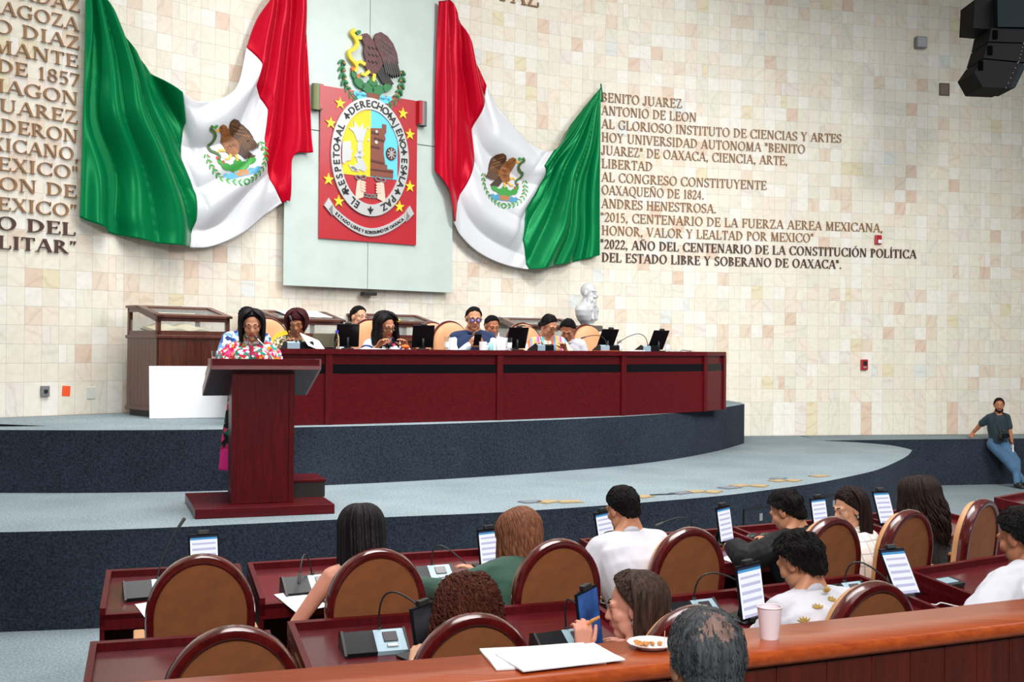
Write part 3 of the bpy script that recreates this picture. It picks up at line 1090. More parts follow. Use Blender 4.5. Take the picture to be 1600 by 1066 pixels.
def ring_text(word, a_mid, a_, b_, size, parent, outward=True, step=None, cz=C0, name='motto_letter', m=E_BLK):
    """letters along an ellipse; a_mid in degrees clockwise from the top, outward: tops point away from the centre"""
    adv = {'I': .34, 'J': .55, 'L': .56, ' ': .35, 'O': .80, 'A': .72, 'D': .76, 'M': .86, 'Y': .7}
    ws = [adv.get(c, .70)*size for c in word]
    tot = sum(ws)
    pos = -tot/2
    for c, w in zip(word, ws):
        s = pos+w/2
        pos += w
        if c == ' ':
            continue
        # walk along the ellipse
        ang = math.radians(a_mid)
        n = 24
        for _ in range(n):
            sp = math.hypot(a_*math.cos(ang), b_*math.sin(ang))
            ang += (s if outward else -s)/n/sp
        x, z = a_*math.sin(ang), cz+b_*math.cos(ang)
        tx, tz = a_*math.cos(ang), -b_*math.sin(ang)
        th = math.atan2(tz, tx)
        if not outward:
            th += PI
        me = text_mesh(c, size)
        me.materials.append(m)
        o = bpy.data.objects.new(name, me)
        COL.objects.link(o)
        o.parent = parent
        o.matrix_local = (Matrix.Translation((x, -0.064, z)) @ Matrix.Rotation(-th, 4, 'Y') @ Matrix.Rotation(PI/2, 4, 'X')
                          @ Matrix.Translation((0, -size*0.36, 0)))


for word, deg in (('EL', -153), ('RESPETO', -107), ('AL', -64), ('DERECHO', -5.5), ('AJENO', 57), ('ES', 93), ('LA', 114), ('PAZ', 147)):
    ring_text(word, deg, 0.557, 0.751, 0.140, ring, True)
# little black leaves between the words
lf = []
for deg in (-135, -76, -45, 33, 80, 103, 127, 180):
    a = math.radians(deg)
    x, z = 0.557*math.sin(a), C0+0.751*math.cos(a)
    th = math.atan2(-0.751*math.sin(a), 0.557*math.cos(a))
    for dx, dz, r in ((0, 0.022, 0.0), (0, -0.022, 0.0), (0.02, 0, 0.6), (-0.02, 0, -0.6)):
        px, pz = x+dx*math.cos(th)-dz*math.sin(th), z+dx*math.sin(th)+dz*math.cos(th)
        lf.append(ellpts(px, pz, 0.035, 0.013, 12, rot=th+PI/2+r*1.3 if dz == 0 else th+PI/2))
relief('motto_leaf', lf, E_BLK, ring, 0.06, 0.068)
# ribbon under the oval
rib = []
n = 26
o_, i_ = [], []
for k in range(n+1):
    t = k/n*2-1
    x = 0.615*t
    zc = 3.822+0.285*abs(t)**1.8
    nx, nz = 0.0, 1.0
    o_.append((x, zc-0.058)); i_.append((x, zc+0.058))
rib = [[o_[k], o_[k+1], i_[k+1], i_[k]] for k in range(n)]
rb = relief('ribbon', rib, E_SIL, EMB, 0.03, 0.052)
for sgn in (-1, 1):
    relief('ribbon_end', [[(sgn*0.60, 4.01), (sgn*0.73, 4.14), (sgn*0.66, 4.25), (sgn*0.565, 4.12)]], E_SIL, rb, 0.03, 0.06)
    relief('ribbon_fold', [[(sgn*0.60, 4.01), (sgn*0.66, 4.10), (sgn*0.60, 4.16)]], E_GREY, rb, 0.03, 0.064)
txt = 'ESTADO LIBRE Y SOBERANO DE OAXACA'
adv = {'I': .30, 'L': .52, ' ': .26, 'O': .74, 'A': .64, 'D': .68, 'Y': .6}
ws = [adv.get(c, .62) for c in txt]
tot = sum(ws)
p = 0
for c, w in zip(txt, ws):
    t = ((p+w/2)/tot*2-1)*0.90
    p += w
    if c == ' ':
        continue
    x = 0.615*t
    zc = 3.822+0.285*abs(t)**1.8
    sl = math.copysign(1, t)*0.285*1.8*abs(t)**0.8/0.615
    me = text_mesh(c, 0.062)
    me.materials.append(E_BLK)
    o = bpy.data.objects.new('ribbon_letter', me)
    COL.objects.link(o)
    o.parent = rb
    o.matrix_local = (Matrix.Translation((x, -0.056, zc)) @ Matrix.Rotation(-math.atan(sl), 4, 'Y') @ Matrix.Rotation(PI/2, 4, 'X') @ Matrix.Translation((0, -0.022, 0)))


# ------------------------------------------------------------------ eagle drawing shared by the emblem and the flags (unit: eagle about 1 tall)
def eagle_art():
    """list of (colour key, polygons); faces left; origin under the eagle"""
    A = []
    # wreath
    for sgn, a0 in ((-1, 172), (1, 8)):
        leaves = []
        for k in range(10):
            t = math.radians(a0+sgn*(-1)*0+(-1 if sgn > 0 else 1)*k*10.5)
            for rr, tw in ((0.90, 0.6), (0.79, -0.6)):
                leaves.append(ellpts(rr*math.cos(t), 0.30+rr*0.95*math.sin(t), 0.068, 0.026, 12, rot=t+PI/2+sgn*tw))
        leaves += stroke([(0.845*math.cos(math.radians(a0+(-1 if sgn > 0 else 1)*k*10.5)), 0.30+0.80*math.sin(math.radians(a0+(-1 if sgn > 0 else 1)*k*10.5))) for k in range(10)], 0.014)
        A.append(('green', leaves))
        A.append(('red', [ellpts(0.80*math.cos(math.radians(a0+(-1 if sgn > 0 else 1)*k*13)), 0.30+0.76*math.sin(math.radians(a0+(-1 if sgn > 0 else 1)*k*13)), 0.022, 0.022, 8) for k in range(5)]))
    # water and pedestal
    A.append(('blue', [[(-0.50, -0.22), (0.50, -0.22), (0.42, -0.34), (-0.42, -0.34)]]+[ellpts(-0.45+0.18*k, -0.22, 0.09, 0.06, 12) for k in range(6)]))
    A.append(('orange', [[(-0.20, -0.15), (0.20, -0.15), (0.17, -0.32), (-0.17, -0.32)]]))
    # nopal pads
    A.append(('green', [ellpts(-0.38, 0.02, 0.16, 0.10, 16, rot=-0.5), ellpts(-0.14, -0.06, 0.18, 0.11, 16, rot=-0.1), ellpts(0.14, -0.06, 0.18, 0.11, 16, rot=0.15),
                        ellpts(0.40, 0.03, 0.15, 0.09, 16, rot=0.5), ellpts(-0.52, 0.18, 0.10, 0.07, 14, rot=-1.1), ellpts(0.0, 0.07, 0.13, 0.09, 14)]))
    A.append(('red', [ellpts(-0.56, 0.30, 0.04, 0.05, 10), ellpts(-0.42, 0.16, 0.04, 0.05, 10), ellpts(0.50, 0.15, 0.04, 0.05, 10), ellpts(0.34, 0.15, 0.035, 0.045, 10)]))
    # tail
    A.append(('dark', [[(0.06, 0.40), (0.14, 0.44), (0.40, 0.13), (0.33, 0.09)], [(0.12, 0.44), (0.20, 0.47), (0.50, 0.12), (0.42, 0.08)], [(0.02, 0.36), (0.10, 0.40), (0.30, 0.12), (0.23, 0.09)]]))
    # chest, neck and head with hooked beak
    A.append(('body', [[(-0.30, 0.95), (-0.27, 1.03), (-0.17, 1.06), (-0.08, 1.01), (-0.03, 0.92), (0.08, 0.98), (0.22, 0.90), (0.26, 0.70), (0.22, 0.48), (0.10, 0.30), (-0.02, 0.22), (-0.12, 0.26), (-0.20, 0.38),
                       (-0.19, 0.52), (-0.24, 0.66), (-0.22, 0.80)]]))
    A.append(('yellow', [[(-0.29, 0.99), (-0.38, 0.96), (-0.42, 0.87), (-0.37, 0.90), (-0.29, 0.91)]]))
    A.append(('black', [ellpts(-0.22, 0.98, 0.022, 0.022, 10)]))
    # legs
    A.append(('yellow', stroke([(-0.10, 0.30), (-0.20, 0.20), (-0.30, 0.22)], 0.07, 0.05)+stroke([(-0.20, 0.42), (-0.34, 0.46), (-0.40, 0.40)], 0.07, 0.05)+stroke([(0.02, 0.26), (0.0, 0.10)], 0.08, 0.05)))
    # long flight feathers, each on its own, then the wing over them
    fl_ = []
    for k in range(7):
        x0, z0 = 0.20+0.045*k, 0.66+0.02*k
        x1, z1 = 0.30+0.055*k, 0.27-0.010*k+0.025*max(0, k-3)
        fl_.append([(x0-0.03, z0), (x0+0.03, z0), (x1+0.026, z1+0.07), (x1, z1), (x1-0.026, z1+0.07)])
    A.append(('dark', fl_))
    A.append(('wing', [[(0.00, 0.98), (0.05, 1.09), (0.16, 1.14), (0.32, 1.08), (0.46, 0.95), (0.56, 0.76), (0.60, 0.56), (0.53, 0.60), (0.48, 0.52), (0.42, 0.58), (0.36, 0.50), (0.30, 0.58), (0.24, 0.50), (0.18, 0.62), (0.10, 0.74), (0.03, 0.86)]]))
    fe = []
    for k in range(6):
        fe += stroke([(0.14+0.05*k, 1.04-0.035*k), (0.22+0.055*k, 0.82-0.03*k), (0.25+0.055*k, 0.62)], 0.012, 0.007)
    for k in range(3):
        for q in range(3):
            fe += stroke([(-0.14+0.09*k, 0.80-0.14*q), (-0.10+0.09*k, 0.75-0.14*q), (-0.05+0.09*k, 0.80-0.14*q)], 0.011, 0.008)
    A.append(('line', fe))
    A.append(('line2', [q for r_ in range(3) for k in range(5) for q in stroke([(0.08+0.07*k+0.05*r_, 1.05-0.035*k-0.12*r_), (0.12+0.07*k+0.05*r_, 1.00-0.035*k-0.12*r_), (0.15+0.07*k+0.05*r_, 1.04-0.035*k-0.12*r_)], 0.010, 0.007)]
              +[q for k in range(7) for q in stroke([(0.20+0.045*k, 0.62+0.02*k), (0.30+0.055*k, 0.31-0.01*k+0.025*max(0, k-3))], 0.008, 0.005)]))
    # snake
    sn = [(-0.46, 1.08), (-0.52, 1.00), (-0.44, 0.92), (-0.40, 0.80), (-0.48, 0.68), (-0.58, 0.62), (-0.56, 0.50), (-0.46, 0.42), (-0.40, 0.32), (-0.46, 0.24)]
    sp = [(p[0], p[1]) for p in smooth_path(sn, 5)]
    A.append(('snake', stroke(sp, 0.085, 0.06)))
    A.append(('green', [ellpts(-0.44, 1.11, 0.07, 0.045, 12, rot=0.4)]))
    big = ('body', 'wing', 'dark', 'yellow', 'black', 'line', 'line2', 'snake')
    out = []
    for k, (key, polys) in enumerate(A):
        if key in big:
            polys = [[(x*1.16, 0.12+(z-0.12)*1.08) for x, z in p] for p in polys]
        out.append((key, polys))
    return out


art_cols = {'green': E_GRN, 'red': E_ORG, 'blue': E_BLUE, 'orange': E_BRN, 'body': E_MAR, 'dark': E_BLK, 'wing': E_MAR, 'yellow': E_GOLD, 'black': E_BLK, 'line': E_BLK, 'line2': E_GREY, 'snake': E_YEL}
eg = empty('eagle')
eg.parent = EMB
sx_, sz_, ox_, oz_ = 0.585, 0.640, 0.035, 5.890
names = {'green': 'cactus_and_wreath', 'red': 'red_berry', 'blue': 'water', 'orange': 'pedestal', 'body': 'eagle_body', 'dark': 'tail_feathers', 'wing': 'wing', 'yellow': 'claws_and_beak', 'black': 'eye', 'line': 'feather_lines', 'line2': 'feather_highlights', 'snake': 'snake'}
for k, (key, polys) in enumerate(eagle_art()):
    ps = [[(ox_+x*sx_, oz_+z*sz_) for x, z in p] for p in polys]
    for part in ([[q] for q in ps] if key == 'red' else [ps[:len(ps)]]):
        relief(names[key], part, art_cols[key], eg, 0.0 if key in ('green', 'blue', 'orange', 'red') and k < 8 else 0.02, 0.036+0.0018*k)

# ------------------------------------------------------------------ draped flags
FLAG_L = {
    0: [(-6.747, 6.95), (-6.752, 5.575), (-6.766, 4.745), (-6.793, 3.692)],
    0.11: [(-6.607, 6.45), (-6.514, 5.393), (-6.462, 4.485), (-6.492, 3.582)],
    0.22: [(-6.141, 5.80), (-5.96, 5.022), (-5.906, 4.165), (-5.94, 3.471)],
    0.333: [(-5.541, 5.351), (-5.421, 5.008), (-5.451, 4.537), (-5.265, 4.113), (-5.252, 3.789), (-5.347, 3.441)],
    0.45: [(-5.116, 5.314), (-5.017, 4.753), (-4.964, 4.183), (-4.983, 3.49)],
    0.55: [(-4.748, 5.52), (-4.647, 4.883), (-4.592, 4.22), (-4.558, 3.695)],
    0.667: [(-4.531, 6.117), (-4.358, 5.911), (-4.43, 5.62), (-4.246, 5.334), (-4.324, 4.704), (-4.002, 4.121)],
    0.8: [(-4.31, 6.666), (-4.137, 5.802), (-4.012, 4.962), (-3.888, 4.218)],
    0.9: [(-4.009, 7.112), (-3.899, 6.012), (-3.833, 5.33), (-3.875, 4.746)],
    1: [(-3.699, 7.35), (-3.666, 6.05), (-3.616, 5.185), (-3.583, 4.839)]}
FLAG_R = {
    0: [(-1.537, 7.295), (-1.566, 5.912), (-1.564, 4.799), (-1.346, 4.517), (-1.238, 4.069)],
    0.15: [(-1.401, 7.292), (-1.308, 6.138), (-1.205, 5.102), (-1.239, 4.097)],
    0.25: [(-1.242, 7.274), (-1.022, 6.179), (-1.011, 5.315), (-1.216, 4.08)],
    0.333: [(-0.635, 6.185), (-0.679, 5.955), (-0.862, 5.506), (-0.798, 5.02), (-1.082, 4.482), (-1.238, 4.069)],
    0.45: [(-0.253, 5.733), (-0.385, 4.992), (-0.613, 4.288), (-0.841, 3.711)],
    0.57: [(0.245, 5.348), (-0.03, 4.727), (-0.198, 4.023), (-0.31, 3.505)],
    0.667: [(0.585, 5.308), (0.389, 5.04), (0.496, 4.908), (0.392, 4.75), (0.174, 4.394), (0.097, 3.891), (0.184, 3.437)],
    0.8: [(0.986, 5.82), (0.786, 4.991), (0.679, 4.174), (0.686, 3.518)],
    0.9: [(1.295, 6.175), (1.189, 5.224), (1.117, 4.402), (1.114, 3.606)],
    1: [(1.502, 6.41), (1.5, 5.452), (1.498, 4.526), (1.506, 3.714)]}


def fabric(name, col, tint):
    m = mat(name, col, 0.30, bump=0.05, bump_scale=9, spec=0.75)
    nodes_of(m)[1].inputs['Specular Tint'].default_value = (*tint, 1)
    return m


F_GREEN = fabric('green_satin', srgb(0, 104, 58), srgb(90, 220, 140))
F_WHITE = fabric('white_satin', srgb(210, 213, 219), (1, 1, 1))
F_RED = fabric('red_satin', srgb(176, 2, 32), srgb(255, 90, 110))


def resample(pts, n):
    P = np.array(pts)
    d = np.concatenate([[0], np.cumsum(np.hypot(*np.diff(P, axis=0).T))])
    t = np.linspace(0, d[-1], n)
    return np.c_[np.interp(t, d, P[:, 0]), np.interp(t, d, P[:, 1])]


def soften(a, k=5):
    for _ in range(k):
        a[1:-1] = a[1:-1]*0.5+(a[:-2]+a[2:])*0.25
    return a


def flag_surface(st, hang, other, red_first, nv=120, nu=170):
    us = sorted(st)
    cols = {}
    for u in us:
        pts = st[u]
        pts = smooth_path(pts, 8) if len(pts) < 5 else pts
        cols[u] = soften(resample(pts, nv), 1)
    grid = np.zeros((nu, nv, 2))
    uu = np.linspace(0, 1, nu)
    lo = 0.333; hi = 0.667
    uu[np.argmin(abs(uu-lo))] = lo
    uu[np.argmin(abs(uu-hi))] = hi
    arr = np.array([cols[u] for u in us])
    usn = np.array(us)
    for j in range(nv):
        for c in range(2):
            y = arr[:, j, c]
            m = np.gradient(y, usn)
            i = np.clip(np.searchsorted(usn, uu, side='right')-1, 0, len(us)-2)
            h = usn[i+1]-usn[i]
            t = (uu-usn[i])/h
            grid[:, j, c] = ((2*t**3-3*t**2+1)*y[i]+(t**3-2*t**2+t)*h*m[i]+(-2*t**3+3*t**2)*y[i+1]+(t**3-t**2)*h*m[i+1])
    # folds: radiating from the green corner, U shaped across the white, upright in the red
    dep = np.zeros((nu, nv))
    ug = uu if not red_first else 1-uu
    vv = np.linspace(0, 1, nv)
    for i in range(nu):
        for j in range(nv):
            s, z = grid[i, j]
            g = ug[i]
            dx, dz = s-hang[0], z-hang[1]
            r = math.hypot(dx, dz)
            th = math.atan2(abs(dx), -dz)
            nz = noise.noise((s*1.1, z*1.1, 3.0 if red_first else 0.0))
            f_g = (abs(math.sin(th*21+1.2*nz+0.7))*2-1.2)*min(0.075, 0.012+0.042*r)+(abs(math.sin(th*8.5+2+0.8*nz))*2-1.2)*min(0.13, 0.065*r)
            f_w = 0.050*(abs(math.sin(vv[j]*11+1.6*nz+2.2*(g-0.5)))*2-1.2)*(0.5+vv[j]*0.5)+0.055*math.sin(vv[j]*10+1+nz)
            k = (s-other[0])/(0.5+0.25*max(0, other[1]-z))
            f_r = 0.055*(abs(math.sin(k*9+1.0*nz))*2-1.2)+0.05*math.sin(k*8+0.5)
            sm = lambda a, b, x: (lambda q: q*q*(3-2*q))(min(1, max(0, (x-a)/(b-a))))
            wg = 1-sm(0.28, 0.42, g)
            wr = sm(0.58, 0.74, g)
            ww = max(0.0, 1-wg-wr)
            edge = sm(0.0, 0.10, g)*0.85+0.15
            dep[i, j] = max(0.03, 0.11+0.07*sm(0.0, 0.25, g)+(f_g*wg*edge+f_w*ww+f_r*wr))
    return uu, grid, dep


def build_flag(st, hang, other, red_first, label):
    uu, grid, dep = flag_surface(st, hang, other, red_first)
    nu, nv = dep.shape
    t = empty('national_flag', label=label, cat='flag')
    sc, zc = float(grid[:, :, 0].mean()), float(grid[:, :, 1].min())
    t.matrix_world = wall_frame(sc, zc, 0.0)
    inv = t.matrix_world.inverted()
    P = []
    for i in range(nu):
        row = []
        for j in range(nv):
            x, y, _ = wall(float(grid[i, j, 0]), float(dep[i, j]))
            # where the cloth hangs over the glass panel it stays in front of it
            qx, qy = x-PO.x, y-PO.y
            along = qx*math.cos(PA)+qy*math.sin(PA)
            front = qx*math.sin(PA)-qy*math.cos(PA)
            over = max(0.0, abs(along)-1.38)
            need = 0.075+(float(dep[i, j])-0.15)*0.75-over*0.35
            if over < 0.4 and front < need:
                x += math.sin(PA)*(need-front); y -= math.cos(PA)*(need-front)
            row.append(tuple(inv @ Vector((x, y, float(grid[i, j, 1])))))
        P.append(row)
    i1, i2 = int(np.argmin(abs(uu-0.333))), int(np.argmin(abs(uu-0.667)))
    third = (F_RED, F_WHITE, F_GREEN) if red_first else (F_GREEN, F_WHITE, F_RED)
    mb = MB()
    for (a, b), m, nm in (((0, i1), third[0], 0), ((i1, i2), third[1], 1), ((i2, nu-1), third[2], 2)):
        q = MB()
        q.grid(P[a:b+1])
        nm = {F_RED: 'red_stripe', F_WHITE: 'white_stripe', F_GREEN: 'green_stripe'}[m]
        o = q.build(nm, m, t, True)
        so = o.modifiers.new('s', 'SOLIDIFY')
        so.thickness = 0.004
    # hanging cord at the gathered corner
    x, y, _ = wall(hang[0], 0.12)
    p0 = inv @ Vector((x, y, hang[1]+0.05))
    q = MB()
    q.tube([p0, p0+Vector((0.02, 0.0, -0.12)), p0+Vector((0.02, -0.01, -0.25))], 0.012, 8)
    q.ell(p0+Vector((0.02, -0.01, -0.27)), (0.022, 0.02, 0.028))
    q.build('cord', F_GREEN, t, True)
    # tree to drape the coat of arms on
    q = MB()
    q.grid(P)
    bvh = BVHTree.FromPolygons([Vector(v) for v in q.v], q.f)
    return t, bvh


flag_cols = {'green': mat('print_green', srgb(52, 150, 60), 0.5), 'red': mat('print_red', srgb(200, 50, 40), 0.5), 'blue': mat('print_blue', srgb(70, 150, 190), 0.5),
             'orange': mat('print_tan', srgb(176, 120, 60), 0.5), 'body': mat('print_brown', srgb(138, 84, 40), 0.5, var=0.35, var_scale=14), 'dark': mat('print_dark_brown', srgb(62, 38, 26), 0.5),
             'wing': mat('print_wing_brown', srgb(78, 46, 26), 0.5, var=0.3, var_scale=12), 'yellow': mat('print_yellow', srgb(226, 176, 60), 0.5), 'black': E_BLK,
             'line': mat('print_line_brown', srgb(40, 24, 18), 0.5), 'line2': mat('print_gold_brown', srgb(190, 130, 62), 0.5), 'snake': mat('print_snake_green', srgb(70, 104, 52), 0.5)}


def drape_art(t, bvh, s0, z0, scale, mirror, rot):
    """print the coat of arms on the flag: every polygon is cut fine and laid on the cloth"""
    inv = t.matrix_world.inverted()
    x, y, a = wall(s0, 0.0)
    base = inv @ Vector((x, y, z0))
    root = None
    for k, (key, polys) in enumerate(eagle_art()):
        bm = bmesh.new()
        for p in polys:
            q = []
            for px, pz in ccw(p):
                px, pz = px*scale*(-1 if mirror else 1), (pz-0.35)*scale
                q.append((px*math.cos(rot)-pz*math.sin(rot), px*math.sin(rot)+pz*math.cos(rot)))
            vs = [bm.verts.new((b[0], 0, b[1])) for b in q]
            try:
                bm.faces.new(vs)
            except ValueError:
                pass
        bmesh.ops.triangulate(bm, faces=bm.faces[:])
        for _ in range(3):
            es = [e for e in bm.edges if e.calc_length() > 0.045]
            if es:
                bmesh.ops.subdivide_edges(bm, edges=es, cuts=1, use_grid_fill=False)
                bmesh.ops.triangulate(bm, faces=[f for f in bm.faces if len(f.verts) > 3])
        for v in bm.verts:
            o = base+Vector((v.co.x, -1.2, v.co.z))
            hit = bvh.ray_cast(o, Vector((0, 1, 0)))
            if hit[0] is not None:
                v.co = hit[0]+Vector((0, -0.0045-0.0006*k, 0))
            else:
                v.co = base+Vector((v.co.x, -0.15, v.co.z))
        me = bpy.data.meshes.new('print')
        bm.to_mesh(me)
        bm.free()
        me.materials.append(flag_cols[key])
        me.polygons.foreach_set('use_smooth', [True]*len(me.polygons))
        o = bpy.data.objects.new(names[key] if root else 'coat_of_arms', me)
        COL.objects.link(o)
        o.parent = root or t
        root = root or o


ft, bv = build_flag(FLAG_L, (-6.74, 6.95), (-3.69, 7.4), False, 'green white red flag draped on the wall left of the glass panel')
drape_art(ft, bv, -4.72, 4.72, 0.47, False, 0.32)
ft, bv = build_flag(FLAG_R, (1.50, 6.42), (-1.54, 7.3), True, 'green white red flag draped on the wall right of the glass panel')
drape_art(ft, bv, -0.26, 4.78, 0.46, True, -0.05)
# ------------------------------------------------------------------ woods, leather
def wood(name, c1, c2, rough=0.3, scale=(2, 22, 22), coat=0.3, nscale=2.0, spec=0.5):
    if name in MATS:
        return MATS[name]
    m = bpy.data.materials.new(name)
    m.use_nodes = True
    nt, b = nodes_of(m)
    tc = N(nt, 'ShaderNodeTexCoord')
    mp = N(nt, 'ShaderNodeMapping')
    mp.inputs['Scale'].default_value = scale
    nt.links.new(tc.outputs['Object'], mp.inputs[0])
    n = N(nt, 'ShaderNodeTexNoise')
    n.inputs['Scale'].default_value = nscale
    n.inputs['Detail'].default_value = 7
    n.inputs['Roughness'].default_value = 0.65
    n.inputs['Distortion'].default_value = 0.6
    nt.links.new(mp.outputs[0], n.inputs['Vector'])
    r = N(nt, 'ShaderNodeValToRGB')
    r.color_ramp.elements[0].position = 0.32
    r.color_ramp.elements[0].color = (*c1, 1)
    r.color_ramp.elements[1].position = 0.68
    r.color_ramp.elements[1].color = (*c2, 1)
    nt.links.new(n.outputs['Fac'], r.inputs[0])
    nt.links.new(r.outputs[0], b.inputs['Base Color'])
    b.inputs['Roughness'].default_value = rough
    b.inputs['Coat Weight'].default_value = coat
    b.inputs['Coat Roughness'].default_value = 0.15
    b.inputs['Specular IOR Level'].default_value = spec
    MATS[name] = m
    return m


W_MAH = wood('mahogany_laminate', srgb(66, 6, 13), srgb(94, 12, 20), 0.30, (2, 20, 20), 0.0, spec=0.28)
W_MAHV = wood('mahogany_laminate_upright', srgb(66, 6, 12), srgb(94, 12, 19), 0.36, (20, 20, 1.6), 0.0, spec=0.25)
W_MAHT = wood('mahogany_desktop', srgb(70, 12, 20), srgb(98, 20, 29), 0.24, (2, 20, 20), 0.5)
W_EDGE = wood('mahogany_edge_band', srgb(112, 62, 64), srgb(132, 80, 82), 0.4)
W_CHAIR = wood('red_lacquered_wood', srgb(66, 12, 14), srgb(96, 22, 20), 0.16, (8, 8, 8), 0.8)
W_RAIL = wood('orange_varnished_wood', srgb(150, 58, 18), srgb(186, 84, 30), 0.30, (1.2, 26, 26), 0.2, spec=0.4)
W_RAILD = wood('brown_varnished_wood', srgb(66, 18, 7), srgb(94, 30, 12), 0.3, (14, 14, 1.2), 0.2)
W_OLD = wood('old_brown_wood', srgb(60, 26, 16), srgb(98, 46, 28), 0.35, (16, 16, 1.5), 0.3)
M_TAN = mat('tan_leather', srgb(206, 150, 104), 0.45, bump=0.1, bump_scale=120)
M_SUEDE = mat('brown_back_leather', srgb(134, 78, 40), 0.85, bump=0.2, bump_scale=220, var=0.12, var_scale=14)
M_PAPER = mat('white_paper', srgb(236, 238, 242), 0.7)
M_CLEAR = mat('clear_glass', (0.92, 0.96, 0.95), 0.04, transmission=1.0)
M_BLK = mat('matt_black', (0.012, 0.012, 0.013), 0.45)
M_GLOSSBLK = mat('gloss_black', (0.006, 0.007, 0.009), 0.25, spec=0.16)
M_STRIP = mat('black_glass_strip', (0.004, 0.004, 0.005), 0.10, spec=0.2)
M_SILBLUE = mat('silver_blue_plastic', srgb(150, 176, 190), 0.3, 0.1)
M_METAL = mat('brushed_steel', srgb(176, 178, 180), 0.3, 0.9)


def pane(name, w, h, parent, M):
    """thin clear glass pane: low alpha so that what is behind shows"""
    m = MATS.get('thin_glass')
    if not m:
        m = mat('thin_glass', (0.80, 0.86, 0.82), 0.03, alpha=0.16)
    mb = MB()
    mb.box(0, -0.002, 0, w, 0.002, h)
    return mb.build(name, m, parent, M=M)


